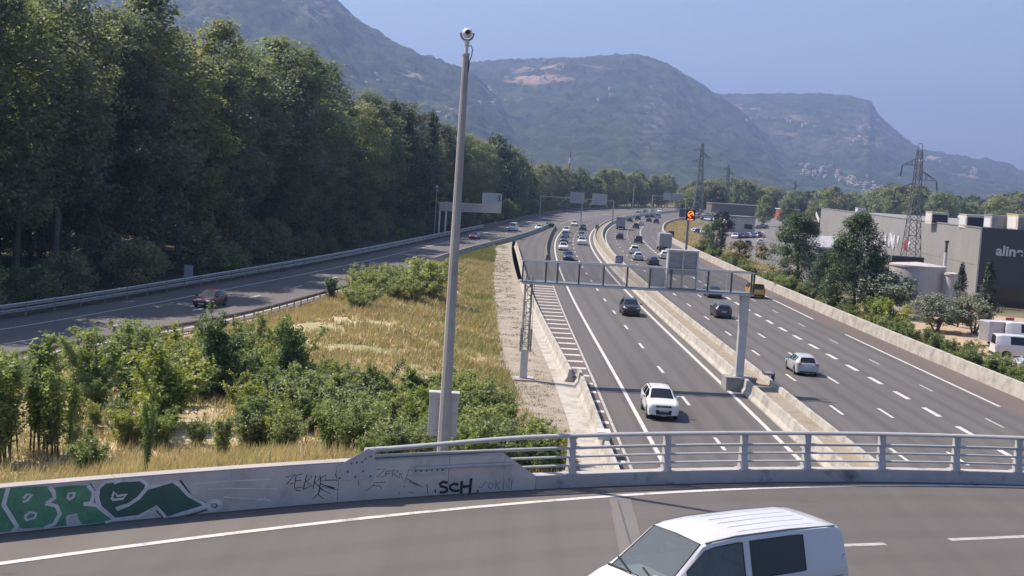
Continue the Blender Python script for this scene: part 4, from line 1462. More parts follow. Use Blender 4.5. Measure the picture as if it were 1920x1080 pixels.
plant_px(CYPR[1], (1846, 627), (1861, 487), 'slim dark cypress standing against the dark shop front', 'tree', 1.0)
plant_px(PURP, (1352, 440), (1360, 396), 'dark purple-leaved tree by the car park', 'tree', 1.0)
plant_px(YELT, (1385, 494), (1390, 452), 'round yellow-green tree beside the car park road', 'tree', 1.1)
plant_px(YELT, (1428, 486), (1432, 460), 'smaller yellow-green tree right of the car park road', 'tree', 1.1)
plant_px(MIDT[2], (1342, 480), (1344, 412), 'dark green tree between the orange sign and the car park', 'tree', 0.75)
plant_px(MIDT[0], (1322, 470), (1324, 420), 'grey-green tree right behind the orange light sign', 'tree', 0.7)
plant_px(MIDT[3], (1432, 424), (1436, 366), 'round tree with a dark trunk at the far end of the car park', 'tree', 0.8)
plant_px(MIDT[1], (1372, 505), (1374, 478), 'low green bush beside the path to the car park', 'bush', 0.9)
plant_px(MIDT[1], (1518, 432), (1520, 390), 'round tree left of the grey shop hall', 'tree', 0.9)
plant_px(MIDT[4], (1475, 425), (1478, 372), 'green tree between the car park and the belt of trees', 'tree', 0.9)
plant_px(MIDT[1], (1560, 420), (1560, 350), 'green tree behind the far end of the shop hall roof', 'tree', 0.9)

# ---- shrubs of the bank
def make_shrub(name, seed, h, rad, nst, leaves, leaf, elong, m_leaf, lo=0.15, droop=0.0):
    r = np.random.default_rng(seed)
    b = MB()
    Cs, Ns = [], []
    for k in range(nst):
        th = r.random() * 2 * math.pi
        ln = (0.55 + 0.5 * r.random()) * h
        out = rad * (0.15 + 0.9 * r.random())
        bx, by = r.normal(size=2) * rad * 0.18
        t = np.linspace(0, 1, 6)
        px_ = bx + out * math.cos(th) * t ** 1.4
        py_ = by + out * math.sin(th) * t ** 1.4
        pz_ = ln * (t - droop * t ** 3)
        pts = np.stack([px_, py_, pz_], 1)
        b.tube(pts, np.linspace(0.022, 0.005, 6) * (h / 2.2), 4, False)
        m_ = leaves // nst
        nb = max(8, int(h * 15))
        ts = lo + (1 - lo) * r.random(nb) ** 0.8                 # side twigs carry the leaves
        tw = np.stack([np.interp(ts, t, pts[:, i]) for i in range(3)], 1)
        dirs = r.normal(size=(nb, 3)) * np.array([1, 1, 0.6]) + np.array([0, 0, 0.45])
        dirs /= np.linalg.norm(dirs, axis=1)[:, None]
        tl = rad * (0.18 + 0.45 * r.random(nb)) * (1.2 - 0.75 * ts)
        for j in range(nb):
            kk = max(3, m_ // nb)
            q = r.random(kk)[:, None]
            Cs.append(tw[j] + dirs[j] * tl[j] * q + r.normal(size=(kk, 3)) * leaf * 0.9)
            Ns.append(np.array([0, 0, 0.95]) + dirs[j] * 0.35 + r.normal(size=(kk, 3)) * 0.6)
    C, Nn = np.concatenate(Cs), np.concatenate(Ns)
    C[:, 2] = np.maximum(C[:, 2], 0.05)
    cm = quads_mesh('foliage', leaf_quads(C, Nn, leaf, elong, r), m_leaf)
    sm = b.mesh('stems', 60)
    sm.materials.append(M_BARK)
    return dict(name=name, trunk=sm, crown=cm, h=h)


SHR = {
    'sapling': [make_shrub('sapling', 300 + k, 3.4, 0.75, 7, 3600, 0.085, 1.7, (L_BUSH, L_BUSHD)[k], 0.28) for k in range(2)],
    'bushy': [make_shrub('bush', 310 + k, 2.2, 1.1, 16, 6500, 0.062, 1.9, (L_BUSH, L_BUSH, L_BUSHD)[k], 0.10) for k in range(3)],
    'lime': [make_shrub('lime_green_bush', 320 + k, 2.0, 1.0, 11, 4000, 0.062, 1.9, L_BUSHY, 0.2) for k in range(2)],
    'deep': [make_shrub('dense_shrub', 330, 3.0, 1.0, 20, 9000, 0.075, 1.6, L_BUSHD, 0.05), make_shrub('dense_shrub', 331, 2.6, 1.1, 16, 7000, 0.075, 1.7, L_BUSHD, 0.05)],
    'weed': [make_shrub('tall_weed', 340 + k, 1.9, 0.6, 9, 2600, 0.06, 2.8, (L_BUSH, L_GREY, L_BUSHD)[k], 0.08, 0.12) for k in range(3)],
    'grey': [make_shrub('grey_green_bush', 350 + k, 1.5, 1.0, 16, 5000, 0.052, 2.2, L_GREY, 0.05) for k in range(2)],
}


def shrub(kind, px, py, hpx, label, sxy=1.0, group=None):
    p = on_ground(px, py)
    h = hpx / F_PX * p.y
    pr = SHR[kind][int(px) % len(SHR[kind])]
    o_ = plant(pr, p - Vector((0, 0, 0.05)), h, label, 'shrub', group, sxy=sxy)
    return o_


named = [('sapling', 62, 852, 240, 'tall leafy sapling at the left edge of the bank, third from the frame', 1.1), ('sapling', 104, 868, 190, 'leafy sapling just right of the tallest sapling', 1.0),
         ('sapling', 12, 872, 215, 'leafy sapling cut by the left frame edge', 1.2), ('bushy', 172, 752, 135, 'broad green bush with bare stems below, beside the slip road', 1.0),
         ('deep', 408, 742, 160, 'dense dark green shrub standing highest before the slip road', 0.95), ('lime', 300, 800, 165, 'lime-yellow bush in the middle of the dry bank', 1.15),
         ('bushy', 262, 712, 110, 'thin grey-green bush against the slip road surface', 0.8), ('sapling', 490, 700, 120, 'slim upright sapling right of the dense dark shrub', 0.7),
         ('bushy', 545, 745, 150, 'upright green bush in front of the dry slope', 0.85), ('deep', 165, 885, 70, 'low dark bush close behind the parapet at the left', 1.5),
         ('lime', 345, 705, 100, 'yellow-green bush left of the dense dark shrub', 1.0), ('grey', 800, 560, 75, 'grey-green rounded bush beside the tall pole on the dry slope', 1.3),
         ('bushy', 690, 560, 62, 'bright green bush at the top of the dry slope by the guard rail', 1.2), ('bushy', 620, 562, 45, 'small dark bush alone at the guard rail', 0.9),
         ('sapling', 275, 890, 150, 'thin yellowish sapling close behind the parapet', 0.5), ('weed', 415, 862, 100, 'small upright weed among dry grass behind the parapet', 0.9)]
for a in named:
    shrub(*a)
rs = random.Random(11)
KD = {'sapling': 'leafy sapling', 'bushy': 'green bush', 'lime': 'lime-green bush', 'deep': 'dense dark bush', 'weed': 'tall upright weed', 'grey': 'grey-green bush'}
G1 = 'bushes massed on the bank round the tall pole'
for k in range(175):
    px = rs.uniform(460, 1060)
    hp = rs.uniform(42, 102) * (0.75 if px > 930 else 1.0)
    ytop = np.interp(px, [460, 560, 640, 760, 880, 930, 980, 1060], [640, 650, 662, 668, 695, 722, 768, 800])
    y1 = np.interp(px, [460, 560, 640, 760, 1060], [850, 850, 868, 880, 890])
    py = ytop + hp + max(0.0, y1 - ytop - hp) * rs.random()
    kind = rs.choice(['bushy', 'bushy', 'weed', 'weed', 'weed', 'deep', 'grey', 'grey', 'weed', 'lime'])
    shrub(kind, px, py, hp, '%s in the thick growth %s the tall pole' % (KD[kind], 'well left of' if px < 640 else 'just left of' if px < 830 else 'right of'), rs.uniform(0.9, 1.3), G1)
G2 = 'scattered bushes on the dry bank'
for k in range(60):
    px = rs.uniform(120, 560)
    py = rs.uniform(700, 850)
    kind = rs.choice(['bushy', 'weed', 'grey', 'lime', 'weed', 'grey'])
    shrub(kind, px, py, rs.uniform(30, 90), 'scattered %s on the dry bank, %s' % (KD[kind], 'close behind the parapet' if py > 790 else 'left of the lime-yellow bush' if px < 290 else 'around the dense dark shrub'), rs.uniform(0.8, 1.3), G2)
G3g = 'bushes along the near slip road edge'
for k in range(26):
    px = rs.uniform(-20, 460)
    py = np.interp(px, [0, 460], [730, 660]) + rs.uniform(-18, 25)
    kd_ = rs.choice(['bushy', 'grey', 'weed', 'bushy'])
    shrub(kd_, px, py, rs.uniform(45, 85), '%s at the slip road edge, %s' % (KD[kd_], 'left of the broad bush' if px < 170 else 'between broad bush and dark shrub' if px < 400 else 'right of the dark shrub'), rs.uniform(0.9, 1.4), G3g)
G4g = 'bushes at the top of the dry slope'
for k in range(14):
    px = rs.uniform(640, 830)
    shrub(rs.choice(['bushy', 'grey', 'grey']), px, np.interp(px, [640, 830], [556, 520]) + rs.uniform(-8, 40), rs.uniform(28, 55), 'low bush at the top of the dry slope near the guard rail', rs.uniform(1.0, 1.6), G4g)
# right-hand verge behind the concrete wall
G5 = 'bushes behind the right motorway wall'
for k in range(95):
    y = 72 + 190 * rs.random() ** 1.3
    x = np.interp(y, RW[:, 1], RW[:, 0]) + rs.uniform(0.9, 3.4)
    kind = rs.choice(['bushy', 'weed', 'bushy', 'deep', 'lime', 'grey'])
    pr = SHR[kind][rs.randrange(len(SHR[kind]))]
    plant(pr, (x, y, float(tz(x, y)) - 0.05), rs.uniform(1.0, 2.2), '%s behind the right wall, %s' % (KD[kind], 'before the parked white vans' if y < 115 else 'before the olive trees' if y < 145 else 'before the big evergreens' if y < 190 else 'beyond the big evergreens'), 'shrub', G5, sxy=rs.uniform(1.0, 1.5))
for nm, px, py, hpx in (('leafy yellow-green bush rising highest behind the right wall', 1668, 622, 62), ('leafy green bush next to the highest one behind the right wall', 1640, 606, 52)):
    p = at(px, py)
    plant(SHR['lime'][0] if px == 1668 else SHR['bushy'][1], (p.x, p.y, -0.05), hpx / F_PX * p.y, nm, 'shrub', sxy=1.2)

# ---- dry grass (nobody could count it)
def grass(name, n, sampler, hlo, hhi, m_, label, seed, blades=5, spread=0.12, width=0.018):
    r = np.random.default_rng(seed)
    P = sampler(r, n)
    n = len(P)
    z = tz(P[:, 0], P[:, 1])
    h = (hlo + (hhi - hlo) * r.random(n))
    V = np.zeros((n * blades, 3, 3))
    for k in range(blades):
        th = r.random(n) * 2 * math.pi
        base = np.stack([P[:, 0] + r.normal(size=n) * spread, P[:, 1] + r.normal(size=n) * spread, z - 0.03], 1)
        hh = h * (0.6 + 0.5 * r.random(n))
        ln = np.stack([r.normal(size=n) * 0.28 + 0.12, r.normal(size=n) * 0.28, np.ones(n)], 1) * hh[:, None]
        w = np.stack([np.cos(th), np.sin(th), th * 0], 1) * (width * P[:, 2] * (0.7 + 0.6 * r.random(n)))[:, None]
        V[k * n:(k + 1) * n, 0] = base - w
        V[k * n:(k + 1) * n, 1] = base + w
        V[k * n:(k + 1) * n, 2] = base + ln
    me = np_mesh(name, V.reshape(-1, 3), np.arange(n * blades * 3).reshape(-1, 3))
    o_ = link(name, me, m_)
    tag(o_, label, 'grass', kind='stuff')
    return o_


def bank_sampler(lo, hi, power=1.5):
    def f(r, n):
        y = lo + (hi - lo) * r.random(n) ** power
        xa = np.interp(y, RAMPN[:, 1], RAMPN[:, 0]) + 0.6
        xb = np.interp(y, DIRT_L[:, 1], DIRT_L[:, 0]) + 0.3
        xa = np.maximum(xa, -0.46 * y - 2)
        x = xa + (xb - xa) * r.random(n)
        ok = (y > ypar(x) + 0.9) & (vnoise(x, y, 5.0, 8, 3) + 0.25 * r.random(n) > 0.50)
        return np.stack([x, y, np.clip(y / 40.0, 0.8, 4)], 1)[ok]
    return f


M_STRAW = leaf_mat('straw', (0.42, 0.315, 0.17), (0.56, 0.44, 0.26), (0.66, 0.54, 0.35), 0.25, 0.35, 0.0)
M_GREENG = leaf_mat('green_grass', (0.15, 0.16, 0.055), (0.24, 0.235, 0.09), (0.34, 0.30, 0.13), 0.3, 0.35, 0.0)
grass('dry_grass', 42000, bank_sampler(24, 190, 1.4), 0.25, 0.75, M_STRAW, 'pale dry grass covering the bank between slip road and motorway', 51)
grass('green_grass', 24000, bank_sampler(30, 260, 1.0), 0.18, 0.5, M_GREENG, 'greener grass mixed into the dry bank', 52)


def strip_sampler(r, n):
    y = 62 + 190 * r.random(n) ** 1.2
    xb = np.interp(y, DIRT_L[:, 1], DIRT_L[:, 0]) + 0.2
    x = xb - np.abs(r.normal(size=n)) * 0.028 * y
    ok = (vnoise(x, y, 6.0, 28, 2) > 0.36) & (x > np.interp(y, RAMPN[:, 1], RAMPN[:, 0]) + 0.8)
    return np.stack([x, y, np.clip(y / 40.0, 0.8, 4)], 1)[ok]


grass('green_verge', 9000, strip_sampler, 0.2, 0.55, leaf_mat('verge_green', (0.19, 0.21, 0.07), (0.28, 0.29, 0.10), (0.38, 0.36, 0.16), 0.35, 0.4, 0.0), 'greener grass along the edge of the bare earth strip', 56)


def dirt_sampler(r, n):
    y = 60 + 190 * r.random(n) ** 1.4
    xa = np.interp(y, DIRT_L[:, 1], DIRT_L[:, 0]) - 0.4
    xb = np.where(y < 85, np.interp(y, LW2[:, 1], LW2[:, 0]), np.interp(y, LW1[:, 1], LW1[:, 0])) - 1.6
    x = xa + (xb - xa) * r.random(n)
    ok = vnoise(x, y, 1.8, 18, 2) > 0.54
    return np.stack([x, y, np.clip(y / 40.0, 0.8, 4)], 1)[ok]


def rwall_sampler(r, n):
    y = 66 + 200 * r.random(n) ** 1.5
    x = np.interp(y, RW[:, 1], RW[:, 0]) + 0.3 + 4.2 * r.random(n)
    return np.stack([x, y, np.clip(y / 40.0, 0.8, 4)], 1)


def rbank_sampler(r, n):
    y = 215 + 260 * r.random(n)
    x = np.interp(y, RW[:, 1], RW[:, 0]) + 0.4 + 9 * r.random(n)
    return np.stack([x, y, np.clip(y / 40.0, 0.8, 6)], 1)


grass('sparse_weeds', 11000, dirt_sampler, 0.06, 0.22, M_GREENG, 'sparse weeds on the strip of bare earth', 53)
grass('verge_grass', 9000, rwall_sampler, 0.25, 0.8, M_GREENG, 'rough grass in the strip behind the right motorway wall', 54)
grass('verge_grass', 9000, rbank_sampler, 0.3, 0.9, M_STRAW, 'dry yellow grass around the orange light sign', 55)


# ================================================================== SHOP HALL
def hit_line(px, py, A, B):
    """sight line meets the upright plane through plan points A and B"""
    u, fy, fz = ray(px, py)
    dx, dy = B[0] - A[0], B[1] - A[1]
    t = (A[0] * dy - A[1] * dx) / (u * dy - fy * dx)
    return Vector((u * t, fy * t, CAM_H + fz * t))


A0, B0 = (61.4, 172.0), (67.2, 291.0)
ROOF = at_depth(1844, 427, 172).z
Fd = Vector((1, -0.32, 0)).normalized()
C0 = (A0[0] + Fd.x * 70, A0[1] + Fd.y * 70)


def cladding_mat(name, col, dots):
    mt, nt, N, L, out = nodes_of(name)
    b = N.new('ShaderNodeBsdfPrincipled')
    b.inputs['Roughness'].default_value = 0.5
    b.inputs['Metallic'].default_value = 0.15
    L.new(b.outputs[0], out.inputs[0])
    geo = N.new('ShaderNodeNewGeometry')
    sx = N.new('ShaderNodeSeparateXYZ')
    L.new(geo.outputs['Position'], sx.inputs[0])
    outs = []
    for sock, k in ((sx.outputs['Y'], dots[0]), (sx.outputs['Z'], dots[1])):
        m1 = N.new('ShaderNodeMath')
        m1.operation = 'MULTIPLY'
        m1.inputs[1].default_value = k
        L.new(sock, m1.inputs[0])
        m2 = N.new('ShaderNodeMath')
        m2.operation = 'SINE'
        L.new(m1.outputs[0], m2.inputs[0])
        outs.append(m2.outputs[0])
    mm = N.new('ShaderNodeMath')
    mm.operation = 'MULTIPLY'
    L.new(outs[0], mm.inputs[0])
    L.new(outs[1], mm.inputs[1])
    r = ramp_node(nt, mm.outputs[0], [(0.0, [k * 0.72 for k in col]), (0.35, col)])
    n = noise_node(nt, 0.25, detail=4)
    f = ramp_node(nt, n.outputs[0], [(0.3, 0.92), (0.7, 1.06)])
    c = mix_node(nt, 1.0, r.outputs[0], f.outputs[0], 'MULTIPLY')
    L.new(c, b.inputs['Base Color'])
    return mt


M_CLAD = cladding_mat('perforated_grey_cladding', (0.38, 0.37, 0.362), (8.0, 9.5))
M_NAVY = mat('navy_cladding', (0.045, 0.05, 0.068), 0.5, var=0.06, scale=0.3)
M_ROOFG = mat('roof_membrane', (0.22, 0.22, 0.225), 0.9, var=0.12, scale=0.2, dirt=(0.15, 0.15, 0.15), dscale=0.15)
hall = empty('shop_hall', (A0[0], A0[1], 0))
tag(hall, 'long grey shop hall with a dark front and white lettering', 'building')
Pa, Pb, Pc = Vector((*A0, 0)), Vector((*B0, 0)), Vector((*C0, 0))
Pd = Vector((C0[0] + 6, C0[1] + 118, 0))
loc = hall.location.copy()


def hb(name, m_, fn, parent=hall):
    b_ = MB()
    fn(b_)
    b_.v = [(v[0] - loc.x, v[1] - loc.y, v[2] - loc.z) for v in b_.v]
    return b_.build(name, m_, parent)


hb('core', M_ROOFG, lambda b_: b_.prism([(p.x, p.y) for p in (Pa + Vector((0.35, 0.15, 0)), Pc + Vector((0, 0.4, 0)), Pd, Pb + Vector((0.35, 0, 0)))], -0.5, ROOF - 0.35))
dAB = (Pb - Pa)
nAB = Vector((-dAB.y, dAB.x, 0)).normalized()
npan = 17
for k in range(npan):
    p = Pa + dAB * (k / npan) + dAB.normalized() * 0.02
    q = Pa + dAB * ((k + 1) / npan) - dAB.normalized() * 0.02
    for (za, zb) in ((0.9, ROOF * 0.5 - 0.015), (ROOF * 0.5 + 0.015, ROOF - 0.16)):
        hb('cladding_panel', M_CLAD, lambda b_: b_.prism([(v.x, v.y) for v in (p, q, q - nAB * 0.3, p - nAB * 0.3)], za, zb))
hb('plinth', M_CONCD, lambda b_: b_.prism([(v.x, v.y) for v in (Pa + dAB.normalized() * 0.02, Pb, Pb - nAB * 0.25, Pa - nAB * 0.25)], -0.3, 0.88))
hb('roof_edge', M_GALV, lambda b_: b_.prism([(v.x, v.y) for v in (Pa + nAB * 0.08, Pb + nAB * 0.08, Pb - nAB * 0.35, Pa - nAB * 0.35)], ROOF - 0.15, ROOF))
nAC = Vector((Fd.y, -Fd.x, 0))
if nAC.y > 0:
    nAC = -nAC
Pf = Pa - Fd * 0.45
for k in range(10):
    p = Pf + Fd * (7 * k + 0.02)
    q = Pf + Fd * (7 * k + 6.98)
    hb('front_panel', M_NAVY, lambda b_: b_.prism([(v.x, v.y) for v in (p, q, q - nAC * 0.3, p - nAC * 0.3)], 2.5, ROOF + 0.05))
hb('corner_trim', M_GALV, lambda b_: b_.prism([(v.x, v.y) for v in (Pf - Fd * 0.16, Pf - Fd * 0.01, Pf - Fd * 0.01 - nAC * 0.3, Pf - Fd * 0.16 - nAC * 0.3)], 0, ROOF + 0.05))
hb('shop_window', mat('dark_shop_glass', (0.02, 0.022, 0.028), 0.15, var=0.05), lambda b_: b_.prism([(v.x, v.y) for v in (Pf + nAC * -0.25, Pf + Fd * 69 + nAC * -0.25, Pf + Fd * 69 - nAC * 0.5, Pf - nAC * 0.5)], 0, 2.45))
# white lettering on the dark front
M_LET = mat('letter_white', (0.58, 0.59, 0.62), 0.5, var=0.03)


def text_mesh(txt, size, extrude):
    cu = bpy.data.curves.new('lettering', 'FONT')
    cu.body = txt
    cu.size = size
    cu.extrude = extrude
    cu.offset = 0.03 * size
    cu.space_character = 1.0
    tmp = bpy.data.objects.new('lettering', cu)
    me = bpy.data.meshes.new_from_object(tmp)
    bpy.data.objects.remove(tmp)
    me.materials.clear()
    return me


la = hit_line(1867, 478, (Pf.x, Pf.y), (Pf.x + Fd.x, Pf.y + Fd.y))
me = text_mesh('aline', 1.8, 0.05)
o = link('lettering', me, M_LET, hall)
o.matrix_parent_inverse = Matrix.Identity(4)
rotm = Matrix((Fd, Vector((0, 0, 1)), nAC)).transposed().to_4x4()
rotm.translation = Vector((la.x, la.y, la.z)) + nAC * 0.06 - loc
o.matrix_local = rotm
# white strokes of lettering along the side wall, partly hidden by the trees
def side_stroke(lines, w, m_, nm):
    b_ = MB()
    for l in lines:
        for p, q in zip(l[:-1], l[1:]):
            a_ = hit_line(*p, A0, B0) + nAB * 0.07
            c_ = hit_line(*q, A0, B0) + nAB * 0.07
            b_.bar(a_, c_, w, 0.08, up=tuple(nAB))
    b_.v = [(v[0] - loc.x, v[1] - loc.y, v[2] - loc.z) for v in b_.v]
    return b_.build(nm, m_, hall)


S4 = lambda x, y: (1620 + x / 3.378, 250 + y / 3.378)
side_stroke([[S4(8, 615), S4(10, 690), S4(26, 690)]], 1.2, M_LET, 'wall_letter')
side_stroke([[S4(74, 625), S4(70, 702)]], 1.3, M_LET, 'wall_letter')
side_stroke([[S4(102, 645), S4(99, 690)]], 1.0, M_LET, 'wall_letter')
side_stroke([[S4(142, 640), S4(135, 716)]], 1.3, M_LET, 'wall_letter')
side_stroke([[S4(166, 645), S4(160, 720)], [S4(166, 645), S4(192, 722)], [S4(195, 645), S4(190, 722)]], 1.1, M_LET, 'wall_letter')
side_stroke([[S4(222, 652), S4(216, 696)]], 1.0, M_LET, 'wall_letter')
side_stroke([[S4(268, 675), S4(258, 735)], [S4(280, 680), S4(262, 720)]], 1.0, mat('sign_red', (0.35, 0.04, 0.04), 0.5), 'wall_emblem')
side_stroke([[S4(284, 690), S4(290, 715)]], 1.2, M_LET, 'wall_emblem')
side_stroke([[(1534, 404), (1533, 411)]], 5.0, M_LET, 'wall_panel_sign')
# annex with a pale roof in front of the far end
an = empty('annex', (55, 225, 0))
tag(an, 'low annex with a pale grey roof before the far end of the shop hall', 'building')
p1 = at_depth(1508, 440, 236)
p2 = at_depth(1556, 436, 252)
p3 = at_depth(1560, 462, 206)
MB().prism([(p1.x - 55, p1.y - 225), (p3.x - 57, p3.y - 225), (p3.x - 55 + 5, p3.y - 225), (p2.x - 55 + 4, p2.y - 225 + 10), (p1.x - 55, p1.y - 225 + 16)], -0.3, 4.6).build('wall', mat('annex_wall', (0.16, 0.17, 0.15), 0.8), an)
MB().prism([(p1.x - 55.7, p1.y - 225.6), (p3.x - 57.7, p3.y - 226), (p3.x - 55 + 5.5, p3.y - 226), (p2.x - 55 + 4.5, p2.y - 225 + 10.6), (p1.x - 55.7, p1.y - 225 + 16.6)], 4.61, 4.95).build('roof', mat('pale_roof', (0.33, 0.34, 0.36), 0.7, var=0.06), an)
# roof plant
def roof_unit(px, py, Y, w, d, h, label, m_body, m_side):
    p = at_depth(px, py, Y)
    u_ = empty('roof_unit', (p.x, Y, ROOF - 0.35))
    tag(u_, label, 'roof unit')
    MB().box(0, w, 0, d, 0, h).build('housing', m_body, u_)
    MB().box(w * 0.06, w * 0.94, -0.05, -0.002, h * 0.12, h * 0.85).build('grille', m_side, u_)
    MB().box(-0.06, w + 0.06, -0.06, d + 0.06, h + 0.002, h + 0.08).build('lid', m_body, u_)
    MB().box(-0.05, -0.002, d * 0.1, d * 0.9, h * 0.2, h * 0.8).build('side_panel', M_WHITE, u_)
    return u_


M_CREAM = mat('unit_cream', (0.60, 0.58, 0.50), 0.5, coord='obj')
M_PLUM = mat('unit_dark', (0.035, 0.03, 0.06), 0.6, coord='obj')
roof_unit(1746, 418, 196, 2.5, 3.0, 1.7, 'cream roof unit with a dark grille, left one on the shop hall', M_CREAM, M_PLUM)
roof_unit(1811, 424, 181, 2.9, 3.0, 1.8, 'cream roof unit with a dark grille, above the shop hall corner', M_CREAM, M_PLUM)
roof_unit(1858, 430, 176, 3.4, 3.0, 2.0, 'blue-grey roof unit above the dark shop front', mat('unit_grey', (0.30, 0.31, 0.34), 0.5), M_GALVD)
roof_unit(1907, 432, 172, 3.0, 4.0, 2.3, 'yellowish roof unit at the right frame edge', mat('unit_yellow', (0.60, 0.53, 0.36), 0.5), M_GALVD)
roof_unit(1608, 398, 262, 1.6, 2.0, 1.0, 'small white roof unit near the far end of the shop hall', M_WHITE, M_WHITE)
pv_ = at_depth(1800, 420, 186)
vp = empty('roof_vent', (pv_.x, 186, ROOF - 0.35))
tag(vp, 'small white mushroom vent between the two cream roof units', 'vent')
MB().lathe([(0.18, 0), (0.18, 1.2), (0.42, 1.3), (0.36, 1.6), (0.1, 1.7)], 12).build('cowl', M_WHITE, vp)
MB().box(-0.4, 0.4, -0.4, 0.4, 0, 0.35).build('curb', M_GALVD, vp)

# ================================================================== TANKS
M_TANK = mat('tank_grey', (0.44, 0.44, 0.45), 0.5, var=0.05, scale=0.6, stretch=(1, 1, 0.1), dirt=(0.27, 0.26, 0.26), dscale=0.4)
def tank(cx, cy_, r, h, label, seams):
    t_ = empty('storage_tank', (cx, cy_, 0))
    tag(t_, label, 'tank')
    MB().lathe([(r, -0.2), (r, h)], 40).build('shell', M_TANK, t_, smooth=30)
    MB().lathe([(r + 0.1, h + 0.002), (r + 0.1, h + 0.22), (r - 0.1, h + 0.24), (0.3, h + 0.24 + 0.09 * r)], 40).build('rim', mat('tank_rim', (0.46, 0.42, 0.41), 0.6), t_, smooth=20)
    for k in range(seams):
        a = math.pi * 1.05 + k * 0.26
        MB().bar(((r + 0.015) * math.cos(a), (r + 0.015) * math.sin(a), 0), ((r + 0.015) * math.cos(a), (r + 0.015) * math.sin(a), h), 0.08, 0.04).build('seam', M_GALVD, t_)
    return t_


tq = at_depth(1720, 540, 154)
tank(tq.x - 0.2, 154, 3.15, 5.45, 'big round grey tank beside the shop hall wall', 0)
tq2 = at_depth(1784, 540, 151)
tank(tq2.x, 151, 0.85, 4.85, 'slim grey tank right of the big round tank', 0)
tb = at_depth(1701, 489, 160)
lb = empty('louvre_box', (tb.x, 160.5, 5.0))
tag(lb, 'dark flat louvred box behind the rim of the big round tank', 'cooler')
MB().box(-1.95, 1.95, -0.8, 0.8, -5.0, 1.3).build('casing', M_DARKST, lb)
for k in range(5):
    MB().box(-1.9, 1.9, -0.86, -0.802, 0.3 + k * 0.2, 0.4 + k * 0.2).build('slat', M_BLACK, lb)
ch = at_depth(1772, 492, 167)
fl = empty('flue', (ch.x, 167, 0))
tag(fl, 'slim white flue with a dark cap in front of the grey cladding', 'chimney')
MB().lathe([(0.22, 0), (0.22, 6.8)], 14).build('pipe', M_WHITE, fl, smooth=30)
MB().lathe([(0.17, 6.8), (0.17, 8.0), (0.28, 8.05), (0.28, 8.3), (0.1, 8.35)], 14).build('cap', M_DARKST, fl, smooth=30)

# ================================================================== PYLONS
M_PYL = mat('pylon_steel', (0.17, 0.17, 0.18), 0.6, metal=0.2, var=0.1)
def make_pylon(px, py_base, py_top, px_top, Y, label, th=0.06, near=False):
    b0 = at_depth(px, py_base, Y)
    top = at_depth(px_top, py_top, Y).z
    root = empty('lattice_pylon', (b0.x, Y, 0), R(4))
    tag(root, label, 'pylon')
    Hh = top
    prof = [(0, 1.42), (0.18, 1.18), (0.36, 0.95), (0.52, 0.74), (0.62, 0.62), (0.74, 0.5), (0.84, 0.43), (0.95, 0.36), (1.0, 0.30)]
    s = Hh / 20.6
    lv = np.linspace(0, 1, 15)
    hw = np.interp(lv, [p[0] for p in prof], [p[1] for p in prof]) * s
    for sx, sy in ((-1, -1), (1, -1), (1, 1), (-1, 1)):
        b_ = MB()
        for i in range(len(lv) - 1):
            b_.bar((sx * hw[i], sy * hw[i], lv[i] * Hh), (sx * hw[i + 1], sy * hw[i + 1], lv[i + 1] * Hh), th * 1.5 * s)
        b_.build('leg', M_PYL, root)
    for face in range(4):
        b_ = MB()
        c_, s_ = math.cos(face * math.pi / 2), math.sin(face * math.pi / 2)
        rot = lambda x, y, z: (x * c_ - y * s_, x * s_ + y * c_, z)
        for i in range(len(lv) - 1):
            z0_, z1_ = lv[i] * Hh, lv[i + 1] * Hh
            b_.bar(rot(-hw[i], -hw[i], z0_), rot(hw[i + 1], -hw[i + 1], z1_), th * s)
            b_.bar(rot(hw[i], -hw[i], z0_), rot(-hw[i + 1], -hw[i + 1], z1_), th * s)
            if i % 2 == 0:
                b_.bar(rot(-hw[i], -hw[i], z0_), rot(hw[i], -hw[i], z0_), th * s)
        b_.build('bracing', M_PYL, root)
    for side, za, zr, ln in ((-1, 0.895, 0.935, 2.25), (1, 0.80, 0.86, 2.7), (-1, 0.735, 0.775, 2.9)):
        b_ = MB()
        tip = (side * ln * s, 0, za * Hh)
        w_ = np.interp(za, lv, hw)
        for sy in (-1, 1):
            b_.bar((side * w_, sy * w_, za * Hh), tip, th * 1.2 * s)
            b_.bar((side * w_, sy * w_, zr * Hh), tip, th * 1.2 * s)
            for f in (0.33, 0.66):
                x_ = side * (w_ + (ln * s - w_) * f)
                b_.bar((x_, sy * w_ * (1 - f), za * Hh), (x_, sy * w_ * (1 - f), zr * Hh + (za - zr) * Hh * f), th * s)
        arm = b_.build('crossarm', M_PYL, root)
        if near:
            ins = MB()
            for q in range(9):
                ins.lathe([(0.03, -0.16 * q), (0.13, -0.16 * q - 0.04), (0.13, -0.16 * q - 0.09), (0.03, -0.16 * q - 0.14)], 8, Tm((tip[0] + 0.02 * q * side, 0, tip[2] - 0.1)))
            ins.build('insulator', mat('insulator_brown', (0.07, 0.045, 0.05), 0.3), arm)
            MB().box(tip[0] - 0.45, tip[0] + 0.45, -0.05, 0.05, tip[2] - 1.75, tip[2] - 1.63).build('clamp', M_WHITE, arm)
    MB().tube([(-0.3 * s, 0, Hh), (-0.33 * s, 0, Hh + 0.5 * s), (-0.15 * s, 0, Hh + 0.8 * s), (0.15 * s, 0, Hh + 0.8 * s), (0.33 * s, 0, Hh + 0.5 * s), (0.3 * s, 0, Hh)], 0.05 * s, 6).build('top_hoop', M_PYL, root)
    return root


